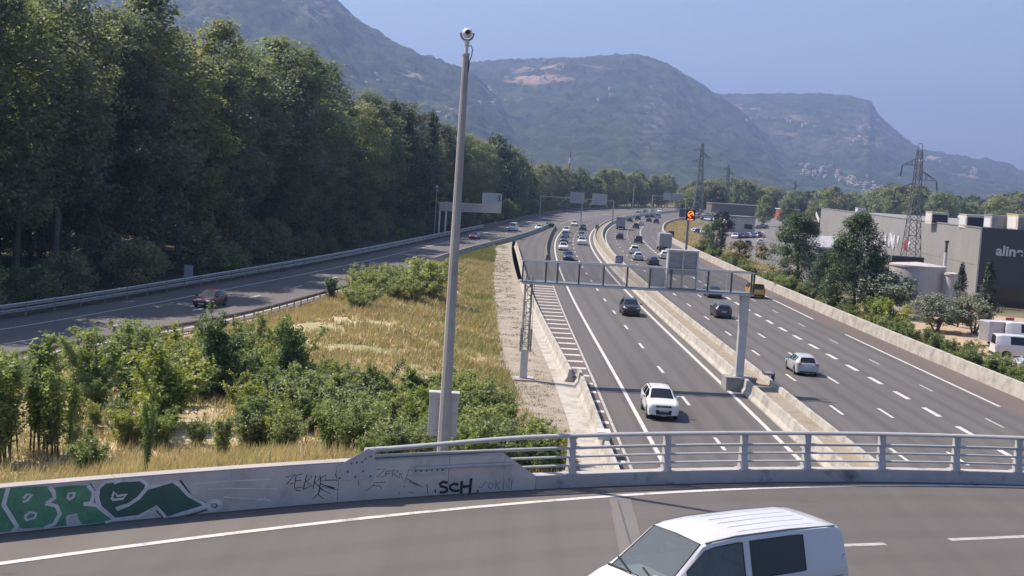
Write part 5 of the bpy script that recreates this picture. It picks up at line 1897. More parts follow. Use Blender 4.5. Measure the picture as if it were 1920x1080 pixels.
make_pylon(1700, 562, 280, 1723, 173, 'lattice power pylon standing in front of the grey shop hall', near=True)
make_pylon(1308, 396, 268, 1312, 640, 'tall far pylon rising from the tree belt near the orange sign', th=0.12)
make_pylon(1360, 396, 308, 1365, 690, 'shorter far pylon right of the tallest far one', th=0.12)
make_pylon(1487, 396, 338, 1489, 900, 'tiny far pylon above the tree belt', th=0.12)
# red and white mast beyond the wood
mq = at_depth(1068, 303, 900)
ms = empty('radio_mast', (mq.x, 900, -1.3))
tag(ms, 'thin red and white banded mast above the far wood', 'mast')
mtop = at_depth(1069, 284, 900).z + 1.3
for k in range(8):
    MB().lathe([(0.9 - 0.05 * k, mtop * k / 8), (0.86 - 0.05 * k, mtop * (k + 1) / 8)], 8).build('band', (M_WHITE, mat('mast_red', (0.42, 0.10, 0.09), 0.6))[k % 2], ms)

# ================================================================== NEAR GANTRY
GL, GR = at(980, 712), at(1383, 731)
gdir = (GR - GL).normalized()
gn = Vector((gdir.y, -gdir.x, 0))                            # towards the camera
gang = math.atan2(gdir.y, gdir.x)
span = (GR - GL).length
gan = empty('sign_gantry', GL, gang)
tag(gan, 'grey steel sign gantry with mesh walkway spanning the oncoming lanes', 'gantry')
# local frame: x along the beam, -y towards the camera
M_GANT = mat('gantry_steel', (0.52, 0.52, 0.53), 0.5, metal=0.3, var=0.07, scale=2)
ZB, ZT, DEP = 6.42, 7.78, 1.15
x0g, x1g = -0.55, span + 0.42
floor_ = MB().box(x0g, x1g, -DEP / 2, DEP / 2, ZB, ZB + 0.09).build('walkway_floor', mat('walkway_grating', (0.30, 0.32, 0.35), 0.6, metal=0.3), gan)
for sy, nm in ((-1, 'front'), (1, 'back')):
    y_ = sy * DEP / 2
    MB().box(x0g, x1g, y_ - 0.05, y_ + 0.05, ZT, ZT + 0.07).build('top_chord', M_GANT, gan)
    MB().box(x0g, x1g, y_ - 0.05 + sy * 0.005, y_ + 0.05 + sy * 0.005, ZB - 0.10, ZB - 0.002).build('bottom_chord', M_GANT, gan)
postsx = [x0g + 0.05, 1.0, 1.75, 3.15, 4.75, 6.3, 7.8, 9.2, 11.65, 13.2, 14.55, x1g - 0.05]
pme = MB().box(-0.05, 0.05, -0.055, 0.055, ZB + 0.092, ZT - 0.002).mesh('mesh_post')
pme.materials.append(M_DARKST)
for x in postsx:
    for sy in (-1,):
        o = link('mesh_post', pme, None, gan)
        o.location = (x, sy * DEP / 2, 0)
M_WIRE = mat('wire_mesh', (0.33, 0.33, 0.35), 0.5, metal=0.4)
for sy in (-1, 1):
    for xa, xb in zip(postsx[:-1], postsx[1:]):
        b_ = MB()
        y_ = sy * (DEP / 2)
        for x in np.arange(xa + 0.08, xb - 0.05, 0.075):
            b_.add([(x, y_, ZB + 0.1), (x + 0.010, y_, ZB + 0.1), (x + 0.010, y_, ZT), (x, y_, ZT)], [(0, 1, 2, 3)])
        for z in np.arange(ZB + 0.13, ZT - 0.02, 0.075):
            b_.add([(xa + 0.05, y_ + 0.004, z), (xb - 0.05, y_ + 0.004, z), (xb - 0.05, y_ + 0.004, z + 0.010), (xa + 0.05, y_ + 0.004, z + 0.010)], [(0, 1, 2, 3)])
        b_.build('mesh_panel', M_WIRE, gan)
# columns
colr = MB().box(span - 0.26, span + 0.26, -0.24, 0.24, 0.93, ZB - 0.401)
colr.box(span - 0.34, span + 0.34, -0.32, 0.32, 0.905, 0.93 - 0.001)
colr.build('column', M_GANT, gan)
MB().box(span - 0.29, span + 0.29, -0.27, 0.27, ZB - 0.4, ZB - 0.101).build('column_head', M_GANT, gan)
MB().box(-0.24, 0.24, -0.2, 0.2, 0.12, 2.0).build('column_foot', M_GANT, gan)
for sx_, sy_ in ((-1, -1), (1, -1), (1, 1), (-1, 1)):
    MB().box(sx_ * 0.2 - 0.035, sx_ * 0.2 + 0.035, sy_ * 0.17 - 0.035, sy_ * 0.17 + 0.035, 2.001, ZB - 0.1).build('column_chord', M_GANT, gan)
b_ = MB()
for k, z in enumerate(np.arange(2.05, ZB - 0.5, 0.42)):
    sgn_ = 1 if k % 2 else -1
    for y_ in (-0.17, 0.17):
        b_.bar((-0.2 * sgn_, y_, z), (0.2 * sgn_, y_, z + 0.42), 0.035)
    for x_ in (-0.2, 0.2):
        b_.bar((x_, -0.17 * sgn_, z), (x_, 0.17 * sgn_, z + 0.42), 0.035)
b_.build('column_lacing', M_GANT, gan)
lad = MB()
for x in (-0.22, 0.22):
    lad.box(x - 0.03, x + 0.03, -0.36, -0.30, 2.0, ZB + 0.4)
for z in np.arange(2.2, ZB + 0.3, 0.28):
    lad.box(-0.19, 0.19, -0.345, -0.315, z, z + 0.03)
lad.build('ladder', M_GALVD, gan)
cg = MB()
for z in np.arange(2.4, ZB + 0.3, 0.7):
    cg.tube([(0.34 * math.cos(t), -0.36 - 0.42 * math.sin(t), z) for t in np.linspace(0, math.pi, 9)], 0.018, 5)
for t in np.linspace(0.3, math.pi - 0.3, 4):
    cg.bar((0.34 * math.cos(t), -0.36 - 0.42 * math.sin(t), 2.4), (0.34 * math.cos(t), -0.36 - 0.42 * math.sin(t), ZB + 0.3), 0.025)
cg.build('ladder_cage', M_GALVD, gan)
for x in (-0.33, 0.33):
    MB().box(x - 0.045, x + 0.045, -0.42, -0.24, 1.9, 3.4).build('ladder_guard', M_GALVD, gan)
ft = empty('gantry_footing', GL, gang)
tag(ft, 'pale concrete footing block under the left gantry leg', 'footing')
MB().box(-0.75, 0.75, -0.75, 0.75, -0.4, 0.118).build('block', M_CONC, ft)
pq = empty('gantry_plinth', GR, math.atan2(gdir.y, gdir.x))
tag(pq, 'concrete plinth between the median barriers carrying the right gantry leg', 'footing')
MB().box(-0.95, 1.05, -0.55, 0.75, -0.2, 0.903).build('block', M_CONC2, pq)
MB().box(-1.02, 1.1, -0.62, -0.552, 0.78, 0.90).build('lip', M_CONC2, pq)
# message sign seen from the back
sgx = span * (at_depth(1280, 500, GL.y + 1).x - GL.x) / (GR.x - GL.x)
vms = empty('message_sign', GL + gdir * (sgx - 0.12) + gn * 0.12 + Vector((0, 0, ZB + 0.1)), gang)
tag(vms, 'back of a tall louvred message sign standing on the gantry walkway', 'sign')
VW, VH = 0.95, 2.42
MB().box(-VW, VW, -0.30, 0.34, 0.92, VH).build('cabinet', M_GANT, vms)
MB().box(-VW - 0.08, VW + 0.08, -0.42, 0.46, VH + 0.001, VH + 0.12).build('roof', M_GANT, vms)
for k in range(7):
    for xa, xb in ((-VW + 0.07, -0.06), (0.06, VW - 0.07)):
        z = 1.32 + k * 0.15
        MB().add([(xa, -0.302, z), (xb, -0.302, z), (xb, -0.40, z + 0.075), (xa, -0.40, z + 0.075), (xa, -0.302, z + 0.09), (xb, -0.302, z + 0.09)], [(0, 1, 2, 3), (3, 2, 5, 4), (0, 3, 4), (1, 5, 2)]).build('louvre', M_GANT, vms)
MB().box(-0.05, 0.05, -0.43, -0.302, 0.0, VH - 0.03).build('frame_bar', M_GANT, vms)
for x in (-VW - 0.01, VW + 0.01):
    MB().box(x - 0.05, x + 0.05, -0.44, -0.304, 0.0, VH - 0.001).build('frame_bar', M_GANT, vms)
MB().box(-VW, VW, -0.44, -0.36, 0.0, 0.07).build('bottom_bar', M_DARKST, vms)
MB().box(-VW - 1.1, -VW - 0.07, 0.0, 0.06, 0.05, 1.32).build('side_plate', M_GANT, vms)
# dark terminal post of the near median barrier, white marker block on the left wall
dq = at(1428, 724, 0.0)
tz0 = empty('barrier_terminal', (dq.x + 0.35, dq.y - 0.2, 0), R(90))
tag(tz0, 'dark steel terminal bracket on the median barrier right of the gantry leg', 'bracket')
MB().box(-0.45, 0.45, -0.36, -0.32 + 0.02, 0.0, 1.05).box(-0.45, 0.45, 0.30, 0.36, 0, 1.05).build('cheek', M_DARKST, tz0)
MB().box(-0.45, 0.45, -0.299, 0.299, 0.87, 1.0).build('cap', M_GALVD, tz0)
wq = at(1131, 822, 0.85)
wb = empty('marker_block', (wq.x, wq.y, 0.862), R(90))
tag(wb, 'small white block on top of the left barrier near the bridge', 'marker')
MB().box(-0.45, 0.45, -0.3, 0.3, 0.0, 0.34).build('body', M_WHITE, wb)
MB().box(-0.47, 0.47, -0.32, 0.32, 0.342, 0.38).build('lid', M_WHITE, wb)

# ================================================================== OTHER GANTRIES, SIGNS, LAMP POSTS
M_SIGNB = mat('sign_back_grey', (0.40, 0.43, 0.47), 0.5, var=0.05, scale=2)
M_GRAF = mat('sign_scrawl', (0.06, 0.06, 0.09), 0.7)


def portal(pl_, pr_, h, label, signs, mids=(), t=0.28):
    d = (pr_ - pl_)
    ln = d.length
    root = empty('sign_portal', pl_, math.atan2(d.y, d.x))
    tag(root, label, 'gantry')
    for x in (0, ln, *mids):
        MB().box(x - t / 2, x + t / 2, -t / 2, t / 2, -0.2, h).build('column', M_GALV, root)
    MB().box(-t / 2, ln + t / 2, -t / 2, t / 2, h + 0.001, h + t * 1.1).build('beam', M_GALV, root)
    for (xa, xb, za, zb) in signs:
        sgn = MB().box(xa, xb, -t / 2 - 0.12, -t / 2 - 0.03, za, zb).build('sign_panel', M_SIGNB, root)
        rb = MB()
        for z in np.arange(za + 0.3, zb, 0.5):
            rb.box(xa + 0.1, xb - 0.1, -t / 2 - 0.15, -t / 2 - 0.121, z, z + 0.06)
        rb.build('rib', M_GALVD, sgn)
        MB().box(xa, xb, -t / 2 - 0.128, -t / 2 - 0.121, za + 0.02, za + 0.1).build('rim', M_WHITE, sgn)
    return root


a_, c_ = at(1011, 410), at(1148, 421)
Lp = (c_ - a_).length
fr = lambda px: Lp * (px - 1011) / (1148 - 1011)
portal(a_, c_, 6.9, 'pale sign gantry over the bend with two panels, nearer of two', [(fr(1068), fr(1094), 5.6, 9.0), (fr(1109), fr(1136), 5.6, 9.0)], (fr(1090),))
a_, c_ = at(1222, 394), at(1285, 396)
Lp = (c_ - a_).length
fr = lambda px: Lp * (px - 1222) / (1285 - 1222)
portal(a_, c_, 6.8, 'pale sign gantry with two panels where the motorway disappears', [(fr(1241), fr(1255), 5.3, 8.8), (fr(1258), fr(1276), 5.5, 8.4)], t=0.4)
a_, c_ = at(1405, 396), at(1420, 396.5)
portal(a_, c_, 5.5, 'thin white portal frame at the far end of the car park', [], t=0.3)
# cantilever gantry over the slip road
cb_ = at(829, 441)
ce = at_depth(938, 398, cb_.y + 6)
cg0 = empty('cantilever_gantry', cb_, 0.0)
cdir = (Vector((ce.x, ce.y, 0)) - cb_)
cg0.rotation_euler[2] = math.atan2(cdir.y, cdir.x)
cl_ = cdir.length
tag(cg0, 'cantilever sign gantry reaching over the slip road in front of the wood', 'gantry')
for x in (-0.9, 0.5):
    MB().box(x - 0.2, x + 0.2, -0.25, 0.25, -0.2, 6.9 if x > 0 else 5.8).build('column', M_GANT, cg0)
zb1 = 5.0
MB().box(-1.1, cl_, -0.5, 0.5, zb1 + 0.0, zb1 + 0.15).build('walkway_floor', M_GALV, cg0)
for y_ in (-0.5, 0.5):
    MB().box(-1.1, cl_, y_ - 0.04, y_ + 0.04, zb1 + 1.62, zb1 + 1.75).build('top_chord', M_GALV, cg0)
    b_ = MB()
    for x in np.arange(-1.0, cl_ - 0.1, 0.16):
        b_.box(x, x + 0.05, y_ - 0.01, y_ + 0.01, zb1 + 0.152, zb1 + 1.618)
    for z in np.arange(0.3, 1.6, 0.18):
        b_.box(-1.1, cl_, y_ - 0.012, y_ + 0.012, zb1 + z, zb1 + z + 0.05)
    b_.build('mesh_panel', M_GANT, cg0)
sgn = MB().box(cl_ - 4.6, cl_ - 0.1, -0.62, -0.56, zb1 + 1.78, zb1 + 4.1).build('sign_panel', M_SIGNB, cg0)
b_ = MB()
rg = random.Random(3)
for k in range(26):
    x = cl_ - 4.4 + rg.random() * 2.9
    z = zb1 + 2.1 + rg.random() * 1.5
    b_.bar((x, -0.63, z), (x + rg.uniform(-0.25, 0.4), -0.63, z + rg.uniform(-0.3, 0.3)), 0.05, 0.012, up=(0, 1, 0))
b_.build('scrawl', M_GALVD, sgn)
b_ = MB()
for p, q in (((-1.0, 3.6), (-0.4, 3.7)), ((-0.4, 3.7), (-0.55, 3.1)), ((-0.9, 3.3), (-0.45, 3.2)), ((-0.95, 2.3), (-0.6, 3.1)), ((-0.5, 3.0), (-0.35, 2.4)), ((-0.8, 2.7), (-0.3, 2.8)), ((-1.15, 3.0), (-0.85, 3.5))):
    b_.bar((cl_ + p[0] - 0.1, -0.635, zb1 + p[1]), (cl_ + q[0] - 0.1, -0.635, zb1 + q[1]), 0.14, 0.014, up=(0, 1, 0))
b_.build('scrawl', M_GRAF, sgn)


def lamp_post(p, h, label, r=0.09, arm=1.2, m_=None, head='lamp'):
    root = empty('lamp_post' if head == 'lamp' else 'mast', p)
    tag(root, label, 'lamp post' if head == 'lamp' else 'mast')
    MB().tube([(0, 0, -0.2), (0, 0, h * 0.5), (0, 0, h)], [r * 1.2, r, r * 0.7], 8).build('post', m_ or M_GALV, root, smooth=60)
    if head == 'lamp':
        MB().tube([(0, 0, h - 0.02), (arm * 0.5, 0, h + 0.15), (arm, 0, h + 0.18)], r * 0.6, 6).build('arm', M_GALV, root)
        MB().box(arm - 0.1, arm + 0.6, -0.14, 0.14, h + 0.1, h + 0.24).build('lamp_head', M_WHITE, root)
    elif head == 'camera':
        MB().lathe([(0.1, h), (0.24, h + 0.05), (0.26, h + 0.35), (0.15, h + 0.5)], 10).build('camera_head', M_WHITE, root)
        MB().box(0.1, 0.45, -0.12, 0.12, h - 0.7, h - 0.4).build('antenna_box', M_WHITE, root)
    return root


lp = at(814, 439)
lamp_post(lp, at_depth(820, 352, lp.y).z, 'slim camera mast left of the cantilever gantry', 0.12, head='camera')
for (px, pb_, pt_, D_, lb_) in ((1186, 392, 344, None, 'tall thin post beyond the bend, between the two portal gantries'), (1309, 396, 362, None, 'thin pale post beside the far pylon, left'), (1331, 396, 364, None, 'thin pale post right of the far pylon')):
    p = at(px, pb_)
    lamp_post(p, at_depth(px + 2, pt_, p.y).z, lb_, 0.22, head='none')
for (px, pb_, pt_, lb_) in ((1325, 470, 435, 'street lamp by the car park trees, left one'), (1335, 472, 437, 'street lamp by the car park trees, right one'), (1416, 500, 455, 'thin lamp post beside the path to the car park')):
    p = at(px, pb_)
    lamp_post(p, at_depth(px + 1, pt_, p.y).z, lb_, 0.07)
# orange light sign
lp = at(1286, 473)
zt, zb2 = at_depth(1294, 393, lp.y).z, at_depth(1293, 413, lp.y).z
led = empty('light_sign', (lp.x, lp.y, 0), R(2))
tag(led, 'black light sign with glowing orange symbol on a tall post', 'sign')
MB().box(-0.22, 0.22, -0.15, 0.15, -0.2, zb2 - 0.02).build('post', M_CONC2, led)
hw_ = 0.9
pan = MB().box(-hw_ + 0.35, hw_ + 0.35, -0.4, 0.1, zb2, zt).build('cabinet', M_BLACK, led)
M_LED = glow_mat('orange_leds', (1.0, 0.16, 0.02), 2.2)
zc = (zb2 + zt) / 2 + 0.18
b_ = MB()
arc = [(0.35 + 0.52 * math.cos(t), -0.42, zc + 0.55 * math.sin(t)) for t in np.linspace(-0.5, 3.4, 12)]
b_.tube(arc, 0.07, 5)
b_.tube([(0.35 - 0.52, -0.42, zc - 0.35), (0.35 + 0.45, -0.42, zc + 0.3)], 0.11, 5)
b_.tube([(0.35 - 0.5, -0.42, zc - 0.1), (0.35 - 0.35, -0.42, zc - 0.5), (0.35 + 0.1, -0.42, zc - 0.6)], 0.07, 5)
b_.tube([(0.35 + 0.5, -0.42, zc + 0.1), (0.35 + 0.55, -0.42, zc - 0.3)], 0.07, 5)
b_.build('symbol', M_LED, pan)
MB().box(-0.25, 0.9, -0.43, -0.402, zb2 + 0.12, zb2 + 0.26).build('symbol_bar', M_LED, pan)
# small blue sign on the median, small dark signs
def small_sign(px, pb_, pt_, w, h, z0, m_, label, stripes=False):
    p = at(px, pb_, z0)
    root = empty('road_sign', (p.x, p.y, z0))
    tag(root, label, 'sign')
    zt_ = at_depth(px + 1, pt_, p.y).z - z0
    MB().box(-0.04, 0.04, -0.04, 0.04, -0.3, zt_ - 0.001).build('post', M_GALVD, root)
    pl_ = MB().box(-w / 2, w / 2, -0.07, -0.042, zt_ - h, zt_).build('plate', m_, root)
    if stripes:
        for k in range(4):
            MB().box(-w / 2 + 0.12 + k * 0.22, -w / 2 + 0.2 + k * 0.22, -0.078, -0.072, zt_ - h + 0.15, zt_ - 0.12).build('marking', M_WHITE, pl_)


M_BLUE = mat('sign_blue', (0.035, 0.075, 0.22), 0.45)
small_sign(1160, 500, 480, 1.1, 1.1, 0.5, M_BLUE, 'small blue sign with white bars on the median beyond the gantry', True)
small_sign(1119, 432, 421, 0.9, 1.3, 0.5, M_GALVD, 'small dark sign on the median at the start of the bend')
small_sign(1258, 448, 433, 1.4, 1.3, 0.0, M_BLUE, 'dark blue sign seen obliquely on the dry verge below the orange sign')
small_sign(353, 530, 497, 0.95, 1.3, 0.0, M_SIGNB, 'grey back of a small road sign at the edge of the wood')

# ================================================================== FAR SHEDS AND VILLAGE
def shed(px, py, w, d, h, rz, m_, label, mroof=None):
    p = at(px, py)
    s_ = empty('shed', (p.x, p.y, 0), rz)
    tag(s_, label, 'building')
    MB().box(-w / 2, w / 2, 0, d, -0.5, h).build('wall', m_, s_)
    MB().box(-w / 2 - 0.3, w / 2 + 0.3, -0.3, d + 0.3, h + 0.002, h + 0.4).build('roof', mroof or M_ROOFG, s_)
    MB().box(-w / 2 + 0.6, -w / 2 + 2.6, -0.06, -0.002, -0.3, 2.6).build('door', M_GALVD, s_)
    MB().box(w / 2 - 3.4, w / 2 - 0.8, -0.06, -0.002, 1.2, 2.6).build('window', mat('dark_pane', (0.03, 0.035, 0.045), 0.2), s_)


shed(1388, 436, 9, 8, 4.5, R(10), mat('shed_white', (0.5, 0.47, 0.43), 0.7), 'pinkish white shed with a ribbed front in the car park')
shed(1520, 436, 10, 8, 3.6, R(-5), mat('shed_red', (0.22, 0.05, 0.045), 0.7), 'dark red low shed left of the shop hall')
shed(1480, 412, 9, 8, 4.6, R(5), mat('shed_orange', (0.35, 0.10, 0.05), 0.7), 'orange-red shed behind the big loose evergreen', M_WHITE)
shed(1395, 405, 30, 14, 5.0, R(8), mat('shed_brown', (0.17, 0.14, 0.12), 0.8), 'long brownish building at the far end of the car park')
shed(1560, 394, 60, 16, 8.0, R(4), mat('shed_dark', (0.09, 0.085, 0.085), 0.8), 'long dark-roofed building behind the shop hall roof')
shed(1350, 392, 18, 10, 6.0, R(8), mat('shed_pale', (0.33, 0.33, 0.3), 0.8), 'pale hump-roofed building below the trees behind the car park')
shed(1150, 321.5, 2, 2, 2, 0, M_WHITE, 'unused') if False else None

M_HOUSEW = mat('house_wall', (0.52, 0.47, 0.42), 0.85, var=0.1, coord='obj')
M_HOUSER = mat('house_roof', (0.36, 0.23, 0.18), 0.85, var=0.2, coord='obj')
hw_me = MB().box(-5.5, 5.5, -4, 4, -6, 5.6).mesh('wall')
hw_me.materials.append(M_HOUSEW)
hr = MB()
hr.add([(-6, -4.6, 5.61), (6, -4.6, 5.61), (6, 4.6, 5.61), (-6, 4.6, 5.61), (-6, 0, 8.4), (6, 0, 8.4)], [(0, 1, 5, 4), (3, 4, 5, 2), (0, 4, 3), (1, 2, 5), (0, 3, 2, 1)])
hr_me = hr.mesh('roof')
hr_me.materials.append(M_HOUSER)
hwin = MB()
for x in (-3.2, 0, 3.2):
    for z in (1.0, 3.6):
        hwin.box(x - 0.5, x + 0.5, -4.06, -4.002, z, z + 1.3)
hwin_me = hwin.mesh('window')
hwin_me.materials.append(MATS['dark_pane'])
dg = bpy.context.evaluated_depsgraph_get()
bvhs = []
for o in [o for o in COL.objects if o.name.startswith('mountain')]:
    bvhs.append(BVHTree.FromPolygons([v.co for v in o.data.vertices], [p.vertices for p in o.data.polygons]))


def on_mountain(px, py):
    u, fy, fz = ray(px, py)
    d = Vector((u, fy, fz)).normalized()
    best = None
    for t in bvhs:
        h = t.ray_cast(Vector((0, 0, CAM_H)), d)
        if h[0] is not None and (best is None or h[3] < best[3]):
            best = h
    return best[0] if best else None


rv = random.Random(9)
spots = []
for k in range(85):
    t = rv.random()
    spots.append((1500 + 170 * t + rv.gauss(0, 10), 312 + 50 * t + rv.gauss(0, 8), 'village'))
for (cx_, cy__, n_, s_) in ((1400, 222, 3, 10), (1525, 235, 5, 14), (1480, 225, 3, 10), (1625, 235, 8, 16), (1600, 265, 6, 18), (1745, 300, 5, 12), (1830, 322, 6, 14), (850, 212, 6, 14), (700, 150, 5, 18), (920, 190, 5, 12), (1050, 150, 5, 14), (1140, 180, 3, 14), (1040, 128, 4, 15)):
    for _ in range(n_):
        spots.append((cx_ + rv.gauss(0, s_), cy__ + rv.gauss(0, s_ * 0.35), 'slope'))
for (px, py, kind) in spots:
    p = on_mountain(px, py)
    if p is None:
        continue
    hroot = empty('house', p, rv.uniform(-0.7, 0.7))
    k = rv.uniform(0.45, 0.85) * p.y / 3200
    hroot.scale = (k, k, k)
    for me_, nm in ((hw_me, 'wall'), (hr_me, 'roof'), (hwin_me, 'window')):
        link(nm, me_, None, hroot)
    if kind == 'village':
        tag(hroot, 'pale far house of the village at the foot of the mountain', 'house', 'houses of the far hillside village')
    else:
        tag(hroot, 'lone pale house scattered high on the mountain slopes', 'house', 'houses scattered over the mountain slopes')


# ================================================================== VEHICLES
M_CAR = mat('car_paint', (1.0, 1.0, 1.0), 0.35, var=0.015, coord='obj', coat=0.6, obj_color=True)
M_GLASSD = mat('dark_car_glass', (0.012, 0.014, 0.018), 0.08, var=0.05, coord='obj', spec=0.6)
M_RIM = mat('alloy_rim', (0.35, 0.35, 0.36), 0.35, metal=0.7, coord='obj')
M_HEADL = mat('headlight_lens', (0.62, 0.64, 0.66), 0.12, var=0.05, coord='obj', coat=0.5)
M_TAILL = mat('tail_light_lens', (0.28, 0.015, 0.02), 0.2, var=0.05, coord='obj', coat=0.5)
M_PLATE = mat('number_plate_white', (0.6, 0.6, 0.58), 0.5, coord='obj')
M_GLASSC = glass_mat('clear_car_glass', (0.80, 0.90, 0.90), 0.9, 0.16)
M_SEAT = mat('seat_fabric', (0.10, 0.105, 0.11), 0.9, coord='obj')
M_DASH = mat('dash_plastic', (0.11, 0.115, 0.12), 0.7, coord='obj')


def arch_x(xc, rr):
    return [xc - rr, xc - rr * 0.985, xc - rr * 0.86, xc - rr * 0.55, xc, xc + rr * 0.55, xc + rr * 0.86, xc + rr * 0.985, xc + rr]


def body_grid(sp):
    key = sorted(sp['key'], key=lambda k: -k[0])
    kx = np.array([k[0] for k in key])[::-1]
    kv = np.array([k[1:] for k in key])[::-1]
    xs = set(round(float(k[0]), 4) for k in key)
    for xc in sp['axles']:
        xs |= set(round(x, 4) for x in arch_x(xc, sp['arch']))
    for w in sp['win']:
        xs |= {round(w[0], 4), round(w[1], 4)}
    xs = sorted(xs, reverse=True)
    xs = [x for i, x in enumerate(xs) if i == 0 or xs[i - 1] - x > 0.004]
    rows = []
    for x in xs:
        zt, wt, zb, wb = [float(np.interp(x, kx, kv[:, i])) for i in range(4)]
        zs = sp['sill']
        end = min(1.0, (sp['L'] / 2 - abs(x)) / 0.25)
        z0 = zs + (1 - max(0, end)) * 0.08
        for xc in sp['axles']:
            d = abs(x - xc)
            if d < sp['arch'] * 0.99:
                z0 = max(z0, sp['wr'] + math.sqrt(max(0, sp['arch'] ** 2 - d * d)) * 1.0)
        zb = max(zb, z0 + 0.05)
        zt = max(zt, zb + 0.01)
        g = [(0, zs), (wb * 0.93, z0), (wb * 0.99, z0 + (zb - z0) * 0.35), (wb * 1.0, z0 + (zb - z0) * 0.7), (wb * 0.975, zb)]
        a, c = np.array([wb * 0.965, zb + 0.012]), np.array([wt, zt - 0.055 * min(1, (zt - zb) / 0.3)])
        for f in (0.05, 0.90, 1.0):
            q = a + (c - a) * f
            g.append((q[0] + (0.03 * math.sin(math.pi * f) if zt - zb > 0.3 else 0), q[1]))
        g += [(wt * 0.90, zt - 0.022), (wt * 0.5, zt - 0.006), (0, zt)]
        rows.append(g)
    return xs, rows


def make_car(name, sp, detail=2, clear=False):
    """detail 2: every part; 1: for far traffic"""
    xs, rows = body_grid(sp)
    nr = len(rows[0])
    V = []
    for x, g in zip(xs, rows):
        for (y, z) in g:
            V.append((x, y, z))
        for (y, z) in g[1:-1]:
            V.append((x, -y, z))
    per = nr + nr - 2

    def vid(i, j, side):
        if side > 0 or j == 0 or j == nr - 1:
            return i * per + j
        return i * per + nr + j - 1
    groups = {}
    ws0, ws1 = sp['ws']
    rg0, rg1 = sp['rg']
    for i in range(len(xs) - 1):
        xm = (xs[i] + xs[i + 1]) / 2
        for j in range(nr - 1):
            for side in (1, -1):
                k = 'body'
                if j == 0:
                    k = 'underbody'
                elif ws1 < xm < ws0 and j >= 8:
                    k = 'windshield'
                elif rg1 < xm < rg0 and j >= 8:
                    k = 'rear_window'
                elif j == 5:
                    for wi, w in enumerate(sp['win']):
                        if w[1] < xm < w[0]:
                            k = 'side_window_%d_%d' % (wi, side)
                q = (vid(i, j, side), vid(i + 1, j, side), vid(i + 1, j + 1, side), vid(i, j + 1, side))
                q = tuple(dict.fromkeys(q))
                if len(q) > 2:
                    groups.setdefault(k, []).append(q)
    last = len(xs) - 1
    for i in (0, last):
        groups['body'].append(tuple([vid(i, j, 1) for j in range(nr)] + [vid(i, j, -1) for j in range(nr - 2, 0, -1)]))
    root = empty(name)

    def sub(k, nm, m_, parent=root, smooth=38):
        fs = groups[k]
        used = sorted(set(a for f in fs for a in f))
        mp = {a: b for b, a in enumerate(used)}
        b_ = MB()
        b_.add([V[a] for a in used], [tuple(mp[a] for a in f) for f in fs])
        return b_.build(nm, m_, parent, smooth)
    body = sub('body', 'body', M_CAR)
    sub('underbody', 'underbody', M_BLACK)
    gl = M_GLASSC if clear else M_GLASSD
    if detail == 2:
        sub('windshield', 'windshield', gl, smooth=60)
        if 'rear_window' in groups:
            sub('rear_window', 'rear_window', M_GLASSD, smooth=60)
        for k in groups:
            if k.startswith('side'):
                sub(k, 'side_window', (M_GLASSC if clear and k.startswith('side_window_0') else M_GLASSD), smooth=60)
    else:
        allg = [f for k in groups if k not in ('body', 'underbody') for f in groups[k]]
        groups['glass'] = allg
        sub('glass', 'windows', M_GLASSD, smooth=60)
    # wheels
    wr, ww = sp['wr'], sp.get('ww', 0.2)
    for xc in sp['axles']:
        for s in (1, -1):
            yo = sp['track'] * s
            w = MB().lathe([(wr * 0.62, -ww / 2), (wr * 0.9, -ww / 2), (wr, -ww * 0.35), (wr, ww * 0.35), (wr * 0.9, ww / 2), (wr * 0.62, ww / 2)], 20, Tm((xc, yo, wr), rx=R(90))).build('wheel', M_TYRE, root, smooth=40)
            if detail == 2:
                rim = MB().lathe([(0.0, 0), (wr * 0.62, 0), (wr * 0.62, 0.012), (0, 0.03)], 16, Tm((xc, yo + s * (ww / 2 - 0.03), wr), rx=R(-90 * s)))
                for q in range(5):
                    a = q * 2 * math.pi / 5
                    rim.bar((xc, yo + s * (ww / 2 + 0.004), wr), (xc + wr * 0.58 * math.cos(a), yo + s * (ww / 2 - 0.004), wr + wr * 0.58 * math.sin(a)), wr * 0.16, 0.02, up=(0, 1, 0))
                rim.build('rim', M_RIM, w)
    bv = BVHTree.FromPolygons([tuple(v.co) for v in body.data.vertices], [tuple(p.vertices) for p in body.data.polygons])

    def patch(nm, view, quad, m_, off=0.006, n=5, parent=root):
        d = {'front': Vector((-1, 0, 0)), 'rear': Vector((1, 0, 0)), 'left': Vector((0, -1, 0)), 'right': Vector((0, 1, 0)), 'top': Vector((0, 0, -1))}[view]
        vs = []
        for i in range(n):
            for j in range(n):
                u, v = i / (n - 1), j / (n - 1)
                a = [(quad[0][k] * (1 - u) + quad[1][k] * u) * (1 - v) + (quad[3][k] * (1 - u) + quad[2][k] * u) * v for k in (0, 1)]
                o_ = Vector((0, a[0], a[1])) if view in ('front', 'rear') else (Vector((a[0], 0, a[1])) if view != 'top' else Vector((a[0], a[1], 0)))
                h = bv.ray_cast(o_ - d * 6, d)
                if h[0] is None:
                    nn = bv.find_nearest(o_ - d * 2.2)
                    vs.append(nn[0] - d * off)
                else:
                    vs.append(h[0] - d * off)
        b_ = MB().add(vs, [(i * n + j, (i + 1) * n + j, (i + 1) * n + j + 1, i * n + j + 1) for i in range(n - 1) for j in range(n - 1)])
        return b_.build(nm, m_, parent, 60)
    for s in (1, -1):
        hl = sp['head']
        patch('headlight', 'front', [(s * y, z) for y, z in hl], M_HEADL)
        tl = sp['tail']
        patch('tail_light', 'rear', [(s * y, z) for y, z in tl], M_TAILL)
